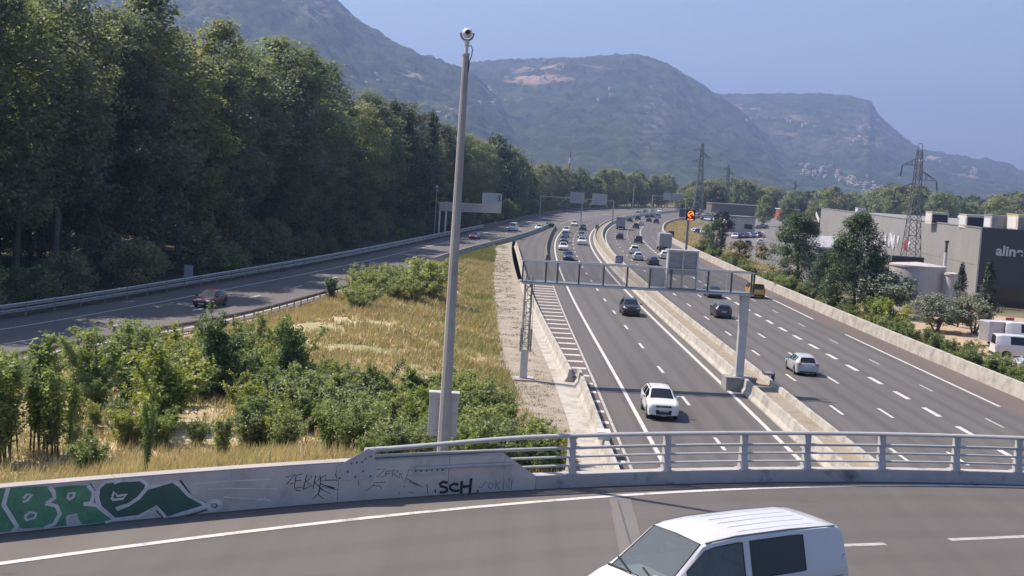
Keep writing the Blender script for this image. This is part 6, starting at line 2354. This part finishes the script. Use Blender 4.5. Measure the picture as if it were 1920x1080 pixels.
    if detail == 2:
        for nm, view, q, m_ in sp.get('patches', ()):
            patch(nm, view, q, m_)
            if nm in ('door_handle', 'door_seam', 'sill_trim', 'wheel_trim'):
                patch(nm, 'right' if view == 'left' else 'left', q, m_)
        mx, mz = sp['mirror']
        for s in (1, -1):
            my = np.interp(mx, np.array(sorted(k[0] for k in sp['key'])), [k[4] for k in sorted(sp['key'])])
            b_ = MB().box(mx - 0.07, mx + 0.09, s * (my - 0.02) if s > 0 else -(my + 0.2), (my + 0.2) if s > 0 else -(my - 0.02), mz, mz + 0.15)
            b_.build('mirror', M_CAR if sp.get('mirror_body', True) else M_BLACK, root)
        if sp.get('rails'):
            xa, xb, y_, z_ = sp['rails']
            for s in (1, -1):
                MB().tube([(xa, s * y_, z_ - 0.05), (xa - 0.1, s * y_, z_ + 0.03), (xb + 0.1, s * y_, z_ + 0.03), (xb, s * y_, z_ - 0.05)], 0.022, 6).build('roof_rail', M_BLACK, root)
    return root


def seams(xs, z0, z1):
    return [('door_seam', 'left', [(x, z0), (x + 0.012, z0), (x + 0.012, z1), (x, z1)], M_BLACK) for x in xs]


def std_patches(W, zf, zr, plate_z, grille_z, bump_z):
    return [('grille', 'front', [(-W * 0.5, grille_z[0]), (W * 0.5, grille_z[0]), (W * 0.55, grille_z[1]), (-W * 0.55, grille_z[1])], M_BLACK),
            ('lower_bumper', 'front', [(-W * 0.78, bump_z[0]), (W * 0.78, bump_z[0]), (W * 0.72, bump_z[1]), (-W * 0.72, bump_z[1])], M_BLACK),
            ('lower_bumper', 'rear', [(-W * 0.78, bump_z[0]), (W * 0.78, bump_z[0]), (W * 0.76, bump_z[1]), (-W * 0.76, bump_z[1])], M_BLACK)]


HATCH = dict(L=4.1, sill=0.2, wr=0.31, arch=0.355, axles=(1.27, -1.27), track=0.76, ww=0.2,
             key=[(2.05, 0.58, 0.5, 0.5, 0.62), (2.0, 0.70, 0.62, 0.60, 0.76), (1.85, 0.80, 0.66, 0.70, 0.845), (1.45, 0.89, 0.69, 0.80, 0.875), (1.05, 0.95, 0.70, 0.87, 0.88), (0.22, 1.43, 0.55, 0.91, 0.885), (-0.3, 1.48, 0.57, 0.93, 0.89),
                  (-1.0, 1.45, 0.56, 0.96, 0.885), (-1.5, 1.38, 0.54, 0.99, 0.875), (-1.62, 1.33, 0.53, 1.0, 0.87), (-1.92, 0.97, 0.64, 0.95, 0.83), (-2.0, 0.86, 0.66, 0.80, 0.80), (-2.05, 0.52, 0.62, 0.46, 0.70)],
             ws=(1.05, 0.22), rg=(-1.62, -1.92), win=[(0.80, -0.22), (-0.30, -1.05), (-1.12, -1.42)], head=[(0.46, 0.60), (0.78, 0.63), (0.78, 0.74), (0.50, 0.69)], tail=[(0.50, 0.80), (0.80, 0.78), (0.78, 0.93), (0.52, 0.93)], mirror=(0.72, 0.92))
HATCH['patches'] = std_patches(0.85, 0, 0, 0.5, (0.44, 0.56), (0.25, 0.36)) + seams((0.95, -0.27, -1.08), 0.3, 0.88) + [('number_plate', 'rear', [(-0.26, 0.66), (0.26, 0.66), (0.26, 0.77), (-0.26, 0.77)], M_PLATE), ('number_plate', 'front', [(-0.26, 0.36), (0.26, 0.36), (0.26, 0.46), (-0.26, 0.46)], M_PLATE),
                       ('door_handle', 'left', [(-0.15, 0.80), (0.02, 0.80), (0.02, 0.825), (-0.15, 0.825)], M_BLACK), ('wheel_trim', 'left', [(-0.85, 0.22), (0.85, 0.22), (0.85, 0.27), (-0.85, 0.27)], M_BLACK)]
SUV = dict(L=4.34, sill=0.27, wr=0.36, arch=0.42, axles=(1.34, -1.34), track=0.78, ww=0.22,
           key=[(2.17, 0.72, 0.60, 0.60, 0.70), (2.12, 0.90, 0.68, 0.78, 0.82), (1.98, 1.01, 0.72, 0.90, 0.885), (1.5, 1.08, 0.75, 1.0, 0.905), (1.02, 1.12, 0.76, 1.05, 0.91), (0.30, 1.57, 0.60, 1.07, 0.91), (-0.3, 1.62, 0.62, 1.08, 0.91), (-1.4, 1.59, 0.61, 1.10, 0.905),
                (-1.82, 1.53, 0.59, 1.11, 0.895), (-2.04, 1.08, 0.68, 1.05, 0.87), (-2.13, 0.92, 0.70, 0.86, 0.84), (-2.17, 0.58, 0.66, 0.52, 0.76)],
           ws=(1.02, 0.30), rg=(-1.82, -2.04), win=[(0.78, -0.16), (-0.24, -1.08), (-1.16, -1.62)], head=[(0.46, 0.76), (0.80, 0.80), (0.80, 0.92), (0.46, 0.88)], tail=[(0.58, 0.84), (0.84, 0.84), (0.84, 1.02), (0.58, 1.02)], mirror=(0.72, 1.08), rails=(0.1, -1.6, 0.585, 1.60))
SUV['patches'] = [('grille', 'front', [(-0.44, 0.76), (0.44, 0.76), (0.44, 0.88), (-0.44, 0.88)], M_BLACK), ('grille_mark', 'front', [(-0.3, 0.80), (0.3, 0.80), (0.3, 0.83), (-0.3, 0.83)], M_GALV), ('lower_bumper', 'front', [(-0.80, 0.32), (0.80, 0.32), (0.78, 0.62), (-0.78, 0.62)], M_BLACK), ('skid_plate', 'front', [(-0.4, 0.30), (0.4, 0.30), (0.4, 0.38), (-0.4, 0.38)], M_GALV),
                  ('number_plate', 'front', [(-0.26, 0.52), (0.26, 0.52), (0.26, 0.63), (-0.26, 0.63)], M_PLATE), ('lower_bumper', 'rear', [(-0.8, 0.32), (0.8, 0.32), (0.78, 0.6), (-0.78, 0.6)], M_BLACK), ('number_plate', 'rear', [(-0.26, 0.75), (0.26, 0.75), (0.26, 0.86), (-0.26, 0.86)], M_PLATE),
                  ('wheel_trim', 'left', [(-0.88, 0.30), (0.88, 0.30), (0.88, 0.40), (-0.88, 0.40)], M_BLACK), ('door_handle', 'left', [(-0.1, 0.94), (0.08, 0.94), (0.08, 0.97), (-0.1, 0.97)], M_BLACK)] + seams((0.9, -0.20, -1.1), 0.4, 1.05)
SUV['patches'] = [p if p[0] != 'number_plate' or p[1] != 'front' else p for p in SUV['patches']]
SALOON = dict(L=4.5, sill=0.19, wr=0.32, arch=0.365, axles=(1.36, -1.38), track=0.77, ww=0.2,
              key=[(2.25, 0.54, 0.5, 0.46, 0.62), (2.2, 0.66, 0.62, 0.58, 0.78), (2.0, 0.76, 0.68, 0.68, 0.86), (1.5, 0.86, 0.71, 0.78, 0.89), (1.0, 0.92, 0.72, 0.85, 0.90), (0.15, 1.38, 0.54, 0.90, 0.90), (-0.4, 1.43, 0.55, 0.92, 0.90), (-1.1, 1.40, 0.54, 0.94, 0.895),
                   (-1.55, 1.32, 0.53, 0.96, 0.885), (-2.05, 0.99, 0.64, 0.95, 0.85), (-2.2, 0.92, 0.66, 0.86, 0.82), (-2.25, 0.50, 0.64, 0.44, 0.74)],
              ws=(1.0, 0.15), rg=(-1.55, -2.05), win=[(0.76, -0.30), (-0.38, -1.18), (-1.26, -1.55)], head=[(0.48, 0.56), (0.80, 0.60), (0.80, 0.70), (0.5, 0.66)], tail=[(0.50, 0.74), (0.82, 0.74), (0.80, 0.87), (0.52, 0.87)], mirror=(0.66, 0.90))
SALOON['patches'] = std_patches(0.86, 0, 0, 0.5, (0.40, 0.54), (0.24, 0.34)) + seams((0.9, -0.34, -1.2), 0.28, 0.88) + [('number_plate', 'rear', [(-0.26, 0.58), (0.26, 0.58), (0.26, 0.69), (-0.26, 0.69)], M_PLATE), ('number_plate', 'front', [(-0.26, 0.35), (0.26, 0.35), (0.26, 0.45), (-0.26, 0.45)], M_PLATE)]
VAN = dict(L=4.76, sill=0.22, wr=0.34, arch=0.39, axles=(1.50, -1.55), track=0.80, ww=0.22,
           key=[(2.38, 0.70, 0.60, 0.60, 0.70), (2.33, 0.86, 0.70, 0.74, 0.83), (2.15, 1.00, 0.76, 0.88, 0.91), (1.95, 1.08, 0.79, 0.96, 0.93), (1.72, 1.15, 0.80, 1.04, 0.945), (0.92, 1.80, 0.69, 1.10, 0.95), (0.70, 1.855, 0.70, 1.11, 0.95), (0.2, 1.895, 0.715, 1.12, 0.95),
                (-1.0, 1.905, 0.72, 1.13, 0.95), (-1.9, 1.885, 0.715, 1.14, 0.945), (-2.22, 1.85, 0.70, 1.14, 0.94), (-2.32, 1.78, 0.69, 1.13, 0.93), (-2.36, 1.15, 0.80, 1.05, 0.925), (-2.38, 0.55, 0.80, 0.5, 0.9)],
           ws=(1.72, 0.92), rg=(-2.32, -2.36), win=[(1.30, 0.10), (-0.06, -1.30)], head=[(0.52, 0.70), (0.86, 0.74), (0.88, 0.95), (0.56, 0.86)], tail=[(0.80, 0.80), (0.92, 0.80), (0.92, 1.35), (0.82, 1.35)], mirror=(1.42, 1.06))
VAN['patches'] = [('grille', 'front', [(-0.45, 0.66), (0.45, 0.66), (0.5, 0.8), (-0.5, 0.8)], M_BLACK), ('lower_bumper', 'front', [(-0.78, 0.30), (0.78, 0.30), (0.78, 0.46), (-0.78, 0.46)], M_BLACK), ('number_plate', 'rear', [(-0.26, 0.8), (0.26, 0.8), (0.26, 0.91), (-0.26, 0.91)], M_PLATE),
                  ('rear_panel_window', 'rear', [(-0.62, 1.2), (0.62, 1.2), (0.58, 1.68), (-0.58, 1.68)], M_GLASSD), ('lower_bumper', 'rear', [(-0.85, 0.3), (0.85, 0.3), (0.85, 0.5), (-0.85, 0.5)], M_BLACK), ('door_handle', 'left', [(0.16, 0.98), (0.34, 0.98), (0.34, 1.01), (0.16, 1.01)], M_BLACK),
                  ('door_handle', 'left', [(-0.22, 0.98), (-0.06, 0.98), (-0.06, 1.01), (-0.22, 1.01)], M_BLACK), ('wheel_trim', 'left', [(-1.05, 0.26), (1.0, 0.26), (1.0, 0.36), (-1.05, 0.36)], M_BLACK), ('slide_rail', 'left', [(-2.2, 1.0), (-1.3, 0.985), (-1.3, 1.0), (-2.2, 1.015)], M_GALVD)] + seams((1.55, 0.02, -1.38), 0.35, 1.08)


def set_color(root, col):
    for c in root.children:
        if c.name.split('.')[0] in ('body', 'mirror'):
            c.color = (*col, 1)


PROTO = {('hatch', 2): make_car('hatchback', HATCH), ('suv', 2): make_car('off_road_car', SUV), ('saloon', 2): make_car('saloon_car', SALOON), ('van', 2): make_car('panel_van', VAN),
         ('hatch', 1): make_car('hatchback', HATCH, 1), ('suv', 1): make_car('off_road_car', SUV, 1), ('saloon', 1): make_car('saloon_car', SALOON, 1), ('van', 1): make_car('panel_van', VAN, 1)}
SPEC = dict(hatch=HATCH, suv=SUV, saloon=SALOON, van=VAN)
used = set()


def car(kind, det, loc, rz, col, label, cat='car', group=None, scale=1.0):
    pr = PROTO[(kind, det)]
    o_ = pr if (kind, det) not in used else copy_tree(pr)
    used.add((kind, det))
    o_.location = loc
    o_.rotation_euler = (0, 0, rz)
    o_.scale = (scale, scale, scale)
    set_color(o_, col)
    for k in ('group',):
        if k in o_:
            del o_[k]
    tag(o_, label, cat, group)
    return o_


K = dict(white=(0.68, 0.68, 0.68), silver=(0.42, 0.43, 0.45), dark=(0.018, 0.019, 0.022), grey=(0.12, 0.12, 0.13), blue=(0.025, 0.035, 0.085), red=(0.22, 0.03, 0.03), yellow=(0.62, 0.36, 0.02), black=(0.01, 0.01, 0.012), maroon=(0.07, 0.02, 0.022), cream=(0.6, 0.56, 0.48))


def traffic(kind, det, px, py, way, col, label, C, cat='car', half=True, z=0.0, dx=0.0):
    p = at(px, py, z)
    _, ang = at_y(C, p.y)
    h = ang + (math.pi if way < 0 else 0)
    sh = SPEC[kind]['L'] / 2
    hv = Vector((math.cos(h), math.sin(h), 0))
    p = p + (hv * sh if way > 0 else -hv * sh) + Vector((dx, 0, 0))
    return car(kind, det, (p.x, p.y, z + 0.004), h, K[col] if isinstance(col, str) else col, label, cat)


NEARL = offset(REF, 3.6)
# oncoming lanes
traffic('suv', 2, 1243, 790, -1, 'white', 'white off-road car with roof rails just beyond the bridge, oncoming', NEARL)
traffic('suv', 2, 1184, 594, -1, 'black', 'black off-road car with bright headlights oncoming beneath the gantry', NEARL)
traffic('saloon', 1, 1066, 489, -1, 'blue', 'dark blue car oncoming, nearest one beyond the gantry', NEARL)
traffic('hatch', 1, 1056, 470, -1, 'white', 'white car oncoming right behind the dark blue one', NEARL)
traffic('hatch', 1, 1057, 456, -1, (0.05, 0.045, 0.10), 'dark purple car oncoming, third in the left lane queue', NEARL)
traffic('hatch', 1, 1059, 446, -1, 'dark', 'small dark car oncoming, fourth in the left lane queue', NEARL)
traffic('hatch', 1, 1061, 437, -1, 'white', 'white car oncoming, fifth in the left lane queue', NEARL)
traffic('suv', 1, 1091, 460, -1, 'white', 'white off-road car oncoming alone in the inner lane', NEARL)
traffic('saloon', 1, 1090, 447, -1, 'grey', 'grey car close behind the white off-road car in the inner lane', NEARL)
traffic('suv', 1, 1092, 433, -1, 'black', 'black tall car oncoming in the inner lane on the bend', NEARL)
traffic('saloon', 1, 1076, 424, -1, 'cream', 'pale car oncoming at the start of the bend', NEARL)
for i, (px, col, lb) in enumerate(((1195, 'grey', 'far grey car on the bend, leftmost of four oncoming'), (1208, 'dark', 'far dark car on the bend, second of four oncoming'), (1222, 'grey', 'far grey car on the bend, third of four oncoming'), (1236, 'white', 'far white van on the bend, rightmost of four oncoming'))):
    traffic('van' if i == 3 else 'saloon', 1, px, 399.3 - i * 0.3, -1, col, lb, NEARL, 'van' if i == 3 else 'car')
# receding lanes
NEARR = offset(REF, 16)
traffic('hatch', 2, 1514, 706, 1, 'silver', 'silver hatchback driving away, nearest car in the right carriageway', NEARR)
traffic('hatch', 2, 1357, 598, 1, (0.03, 0.03, 0.04), 'dark hatchback driving away left of the gantry column', NEARR)
traffic('saloon', 2, 1341, 560, 1, 'black', 'black car driving away, half hidden by the gantry walkway', NEARR)
traffic('van', 2, 1420, 560, 1, 'yellow', 'yellow van driving away by the right motorway wall', NEARR, 'van')
traffic('saloon', 1, 1226, 498, 1, 'blue', 'dark blue car driving away left of the message sign', NEARR)
traffic('hatch', 1, 1197, 489, 1, 'silver', 'silver car driving away, front one of a close pair', NEARR)
traffic('suv', 1, 1190, 477, 1, 'white', 'white car driving away close ahead of the silver one', NEARR)
traffic('suv', 1, 1197, 456, 1, 'dark', 'dark boxy car driving away in the middle lane', NEARR)
traffic('hatch', 1, 1162, 449, 1, 'dark', 'dark car driving away close to the median', NEARR)
traffic('suv', 1, 1192, 429, 1, 'dark', 'dark off-road car driving away before the bend', NEARR)
traffic('hatch', 1, 1201, 423, 1, 'silver', 'silver car driving away right of the dark off-road car', NEARR)
traffic('saloon', 1, 1180, 416, 1, 'black', 'black car driving away at the inner side of the bend', NEARR)
traffic('suv', 1, 1195, 413, 1, 'dark', 'dark car with a white car above it driving away on the bend', NEARR)
traffic('saloon', 1, 1216, 416, 1, 'dark', 'dark car driving away in the middle of the bend', NEARR)
traffic('suv', 1, 1230, 419, 1, 'blue', 'dark blue car driving away on the outer side of the bend', NEARR)
traffic('saloon', 1, 1213, 409, 1, 'black', 'far black car driving away, left of a close pair', NEARR)
traffic('saloon', 1, 1222, 408, 1, 'dark', 'far dark car driving away, right of a close pair', NEARR)
traffic('van', 1, 1233, 409, 1, 'silver', 'far silver van driving away near the end of the bend', NEARR, 'van')
traffic('van', 1, 1196, 404, 1, 'white', 'far white van driving away against the median', NEARR, 'van')
traffic('hatch', 1, 1247, 486, 1, 'white', 'white car peeping out left of the message sign', NEARR)
# slip road
SL = offset(RAMPF, 6)
traffic('hatch', 2, 376, 578, -1, 'maroon', 'very dark red hatchback coming down the slip road', SL)
traffic('saloon', 1, 886, 449, -1, (0.10, 0.02, 0.022), 'dark red car on the slip road right of the tall pole', SL)
traffic('van', 1, 960, 433, -1, 'white', 'white van coming down the slip road below the sign panel', SL, 'van')
traffic('hatch', 1, 1009, 432, -1, 'white', 'white car on the slip road next to the nose', SL)


def truck(px, py, way, C, boxcol, cabcol, label, Lb=7.0, Wb=2.5, Hb=3.7):
    p = at(px, py)
    _, ang = at_y(C, p.y)
    h = ang + (math.pi if way < 0 else 0)
    hv = Vector((math.cos(h), math.sin(h), 0))
    p = p + hv * (Lb / 2)
    t_ = empty('box_truck', (p.x, p.y, 0.004), h)
    tag(t_, label, 'truck')
    bx = MB().box(-Lb / 2, Lb / 2 - 0.1, -Wb / 2, Wb / 2, 1.0, Hb).build('cargo_box', M_CAR, t_)
    bx.color = (*boxcol, 1)
    for s in (-1, 1):
        dr_ = MB().box(-Lb / 2 - 0.03, -Lb / 2 - 0.002, s * 0.02 if s > 0 else -Wb / 2 + 0.06, Wb / 2 - 0.06 if s > 0 else -0.02, 1.1, Hb - 0.1).build('rear_door', M_CAR, bx)
        dr_.color = (*[c * 0.8 for c in boxcol], 1)
    cb2 = MB()
    cb2.add([(Lb / 2, y, z) for y in (-1.1, 1.1) for z in (0.6, 2.7)] + [(Lb / 2 + 1.7, y, z) for y in (-1.1, 1.1) for z in (0.6, 1.5)] + [(Lb / 2 + 1.2, y, 2.6) for y in (-1.05, 1.05)],
            [(0, 1, 3, 2), (4, 6, 7, 5), (0, 4, 5, 8, 1), (2, 3, 9, 7, 6), (1, 8, 9, 3), (5, 7, 9, 8), (0, 2, 6, 4)])
    c2 = cb2.build('cab', M_CAR, t_)
    c2.color = (*cabcol, 1)
    MB().box(Lb / 2 + 1.33, Lb / 2 + 1.5, -1.0, 1.0, 1.65, 2.35).build('windshield', M_GLASSD, t_)
    MB().box(-Lb / 2 + 0.1, Lb / 2 + 1.4, -0.5, 0.5, 0.55, 0.95).build('chassis', M_BLACK, t_)
    MB().box(-Lb / 2 - 0.05, -Lb / 2 + 0.1, -Wb / 2 + 0.1, Wb / 2 - 0.1, 0.45, 0.62).build('bumper', M_BLACK, t_)
    for xw in (-Lb / 2 + 1.4, Lb / 2 + 0.9):
        for s in (-1, 1):
            MB().lathe([(0.3, -0.14), (0.46, -0.14), (0.48, -0.1), (0.48, 0.1), (0.46, 0.14), (0.3, 0.14)], 16, Tm((xw, s * 0.95, 0.48), rx=R(90))).build('wheel', M_TYRE, t_, smooth=40)
    for s in (-1, 1):
        MB().box(-Lb / 2 - 0.075, -Lb / 2 - 0.052, s * 0.8 - 0.2, s * 0.8 + 0.2, 0.66, 0.8).build('tail_light', M_TAILL, t_)


truck(1247, 472, 1, offset(REF, 22), (0.42, 0.43, 0.45), K['white'], 'white box truck driving away along the right wall', 6.5, 2.4, 3.5)
truck(1163, 431, 1, NEARR, (0.36, 0.40, 0.44), K['white'], 'pale grey box truck driving away close to the median', 7.0, 2.45, 3.5)
truck(1279, 411, 1, offset(REF, 22), (0.05, 0.06, 0.10), K['white'], 'dark blue box truck driving away just left of the orange sign', 9.0, 2.5, 3.9)

# ---- white van on the overpass
vanp = make_car('panel_van', VAN, 2, clear=True)
set_color(vanp, (0.60, 0.60, 0.61))
for ch_ in [c for c in vanp.children if c.name.startswith('mirror')]:
    ch_.location = (-0.25, 0, -0.16)
vf, vr_ = at(1316, 1020, DECK + 1.90), at(1572, 985, DECK + 1.93)
vh = math.atan2(vf.y - vr_.y, vf.x - vr_.x)
hv = Vector((math.cos(vh), math.sin(vh), 0))
lv_ = Vector((-hv.y, hv.x, 0))
VS = 1.045
vc = (vf - hv * 0.90 * VS - lv_ * 0.69 * VS + vr_ + hv * 2.28 * VS - lv_ * 0.69 * VS) / 2 - hv * 0.05
vanp.scale = (VS, VS, VS)
vanp.location = (vc.x, vc.y, DECK + 0.011)
vanp.rotation_euler = (0, 0, vh)
tag(vanp, 'white van with roof ribs driving left across the overpass', 'van')
for y in (-0.50, -0.25, 0.0, 0.25, 0.50):
    zr_ = 1.905 - 0.017 * abs(y) - 0.05 * max(0, abs(y) - 0.36)
    MB().add([(0.12, y - 0.03, zr_ - 0.02), (0.12, y + 0.03, zr_ - 0.02), (-1.85, y + 0.03, zr_ - 0.03), (-1.85, y - 0.03, zr_ - 0.03), (0.0, y - 0.015, zr_ + 0.002), (0.0, y + 0.015, zr_ + 0.002), (-1.0, y + 0.015, zr_ + 0.007), (-1.0, y - 0.015, zr_ + 0.007), (-1.75, y + 0.015, zr_ - 0.009), (-1.75, y - 0.015, zr_ - 0.009)],
             [(0, 4, 5, 1), (4, 7, 6, 5), (7, 9, 8, 6), (9, 3, 2, 8), (0, 3, 9, 7, 4), (1, 5, 6, 8, 2)]).build('roof_rib', M_CAR, vanp).color = (0.64, 0.64, 0.65, 1)
for s in (1, -1):
    MB().tube([(0.85, s * 0.665, 1.80), (0.2, s * 0.685, 1.868), (-1.0, s * 0.69, 1.878), (-2.15, s * 0.675, 1.835)], 0.014, 5).build('roof_gutter', M_GALVD, vanp)
MB().add([(1.70, -0.85, 1.10), (1.70, 0.85, 1.10), (1.25, 0.88, 1.16), (1.25, -0.88, 1.16), (1.12, -0.88, 1.08), (1.12, 0.88, 1.08), (1.12, 0.88, 0.7), (1.12, -0.88, 0.7)], [(0, 1, 2, 3), (3, 2, 5, 4), (4, 5, 6, 7)]).build('dashboard', M_DASH, vanp)
for y in (0.42, -0.42):
    st = MB().box(0.1, 0.62, y - 0.25, y + 0.25, 0.55, 0.80).box(0.0, 0.16, y - 0.24, y + 0.24, 0.80, 1.36)
    seat = st.build('seat', M_SEAT, vanp)
    MB().box(0.01, 0.11, y - 0.13, y + 0.13, 1.38, 1.58).build('headrest', M_SEAT, seat)
MB().tube([(1.02 + 0.07 * math.sin(t), 0.42 + 0.185 * math.cos(t), 1.13 + 0.17 * math.sin(t)) for t in np.linspace(0, 2 * math.pi, 17)], 0.016, 6).build('steering_wheel', M_BLACK, vanp)
MB().box(-0.12, -0.08, -0.66, 0.66, 0.4, 1.78).build('partition', mat('partition_grey', (0.25, 0.26, 0.27), 0.8), vanp)
MB().add([(1.58, 0.12, 1.128), (1.40, 0.08, 1.152), (1.40, 0.36, 1.152), (1.58, 0.40, 1.128)], [(0, 1, 2, 3)]).build('paper', M_WHITE, vanp)
MB().box(1.02, 1.06, -0.13, 0.13, 1.56, 1.63).build('rear_mirror', M_BLACK, vanp)
for s, y in ((1, 0.55), (1, -0.15)):
    MB().bar((1.74, y, 1.165), (1.60, y - 0.55, 1.275), 0.025, 0.02).build('wiper', M_BLACK, vanp)
gx, grw = body_grid(VAN)
def edge_loop(xa, xb, ra, rb_, sides):
    ia, ib = [i for i, x in enumerate(gx) if xb - 1e-3 <= x <= xa + 1e-3][0], [i for i, x in enumerate(gx) if xb - 1e-3 <= x <= xa + 1e-3][-1]
    for sd_ in sides:
        lo_ = [(gx[i], grw[i][ra][0] * sd_, grw[i][ra][1]) for i in range(ia, ib + 1)]
        hi_ = [(gx[i], grw[i][rb_][0] * sd_, grw[i][rb_][1]) for i in range(ib, ia - 1, -1)]
        pts = lo_ + hi_ + [lo_[0]]
        MB().tube(pts, 0.011, 5).build('window_seal', M_BLACK, vanp)
for w_ in VAN['win']:
    edge_loop(w_[0], w_[1], 5, 6, (1, -1))
i0, i1 = [min(range(len(gx)), key=lambda i: abs(gx[i] - v)) for v in VAN['ws']]
MB().tube([(gx[i0], grw[i0][8][0], grw[i0][8][1]), (gx[i0], grw[i0][9][0], grw[i0][9][1]), (gx[i0], 0, grw[i0][10][1]), (gx[i0], -grw[i0][9][0], grw[i0][9][1]), (gx[i0], -grw[i0][8][0], grw[i0][8][1]),
           (gx[i1], -grw[i1][8][0], grw[i1][8][1]), (gx[i1], 0, grw[i1][10][1]), (gx[i1], grw[i1][8][0], grw[i1][8][1]), (gx[i0], grw[i0][8][0], grw[i0][8][1])], 0.013, 5).build('window_seal', M_BLACK, vanp)
MB().box(1.66, 1.76, -0.78, 0.78, 1.10, 1.142).build('cowl_panel', M_BLACK, vanp)

# ---- parked white vans in the yard at the right edge
for (px, py, sc, rz, lb) in ((1869, 676, 1.15, R(-6), 'white parked van at the right frame edge, nearest of three'), (1886, 655, 1.32, R(-4), 'white high parked van behind the nearest one')):
    p = at(px, py)
    car('van', 2, (p.x + 2.38 * sc, p.y + 0.95 * sc, 0.035), rz, (0.62, 0.63, 0.66), lb, 'van', None, sc)
p = at(1857, 655)
tr = empty('box_trailer', (p.x + 1.35, p.y + 2.5, 0.03), R(8))
tag(tr, 'white box trailer parked left of the white vans', 'trailer')
MB().box(-1.3, 1.3, -0.9, 0.9, 0.5, 2.4).build('cargo_box', mat('trailer_white', (0.5, 0.5, 0.55), 0.5), tr)
MB().box(-1.33, -1.302, -0.8, 0.8, 0.6, 2.3).build('rear_door', M_GALV, tr)
for s in (-1, 1):
    MB().lathe([(0.15, -0.09), (0.3, -0.09), (0.32, 0), (0.3, 0.09), (0.15, 0.09)], 14, Tm((0, s * 0.98, 0.32), rx=R(90))).build('wheel', M_TYRE, tr)
MB().bar((1.3, 0, 0.45), (2.3, 0, 0.42), 0.09).build('drawbar', M_DARKST, tr)
p = at(1915, 692)
car('hatch', 2, (p.x + 1.0, p.y - 0.5, 0.035), R(190), (0.4, 0.42, 0.46), 'silver parked car half hidden by bushes at the right frame edge', 'car')
p = at(1893, 606)
rb = empty('red_barrier', (p.x, p.y, 0.035))
tag(rb, 'small red plastic barrier on the soil in front of the dark shop', 'barrier')
MB().box(-0.5, 0.5, -0.12, 0.12, 0.0, 0.15).build('base', mat('barrier_red', (0.45, 0.06, 0.05), 0.5), rb)
MB().box(-0.47, 0.47, -0.07, 0.07, 0.152, 0.6).build('panel', MATS['barrier_red'], rb)

# ---- parked cars of the far car park
rp = random.Random(21)
cols = ['white', 'silver', 'grey', 'dark', 'blue', 'white', 'silver', 'red', 'dark']
for (xa, ya, xb, yb, n_) in ((1302, 404, 1352, 406, 9), (1310, 412, 1350, 416, 7), (1408, 402, 1440, 404, 6), (1375, 447, 1432, 444, 9), (1380, 432, 1440, 428, 8), (1396, 462, 1432, 458, 3), (1300, 437, 1322, 440, 4)):
    for k in range(n_):
        t = (k + 0.5) / n_
        if rp.random() < 0.12:
            continue
        p = at(xa + (xb - xa) * t, ya + (yb - ya) * t)
        c_ = cols[rp.randrange(len(cols))]
        word = {'white': 'white', 'silver': 'silver', 'grey': 'grey', 'dark': 'black', 'blue': 'dark blue', 'red': 'red'}[c_]
        car(rp.choice(['hatch', 'saloon', 'suv', 'hatch']), 1, (p.x, p.y, float(max(0.01, tz(p.x, p.y) + 0.07))), rp.choice([R(75), R(255)]) + rp.uniform(-0.05, 0.05), K[c_], 'small %s car parked in the far car park' % word, 'car', 'cars in the far car park')


# ================================================================== HAZE (the air of the valley)
hz = MB().box(-12500, 12500, -12500, 12500, -8.0, 900).build('haze', None)
mt, nt, N, L, out = nodes_of('valley_air')
pv = N.new('ShaderNodeVolumePrincipled')
pv.inputs['Color'].default_value = (0.41, 0.56, 1.0, 1)
pv.inputs['Density'].default_value = 0.00019
pv.inputs['Anisotropy'].default_value = 0.25
L.new(pv.outputs[0], out.inputs['Volume'])
hz.data.materials.append(mt)
tag(hz, 'pale blue summer haze filling the valley', 'haze', kind='stuff')
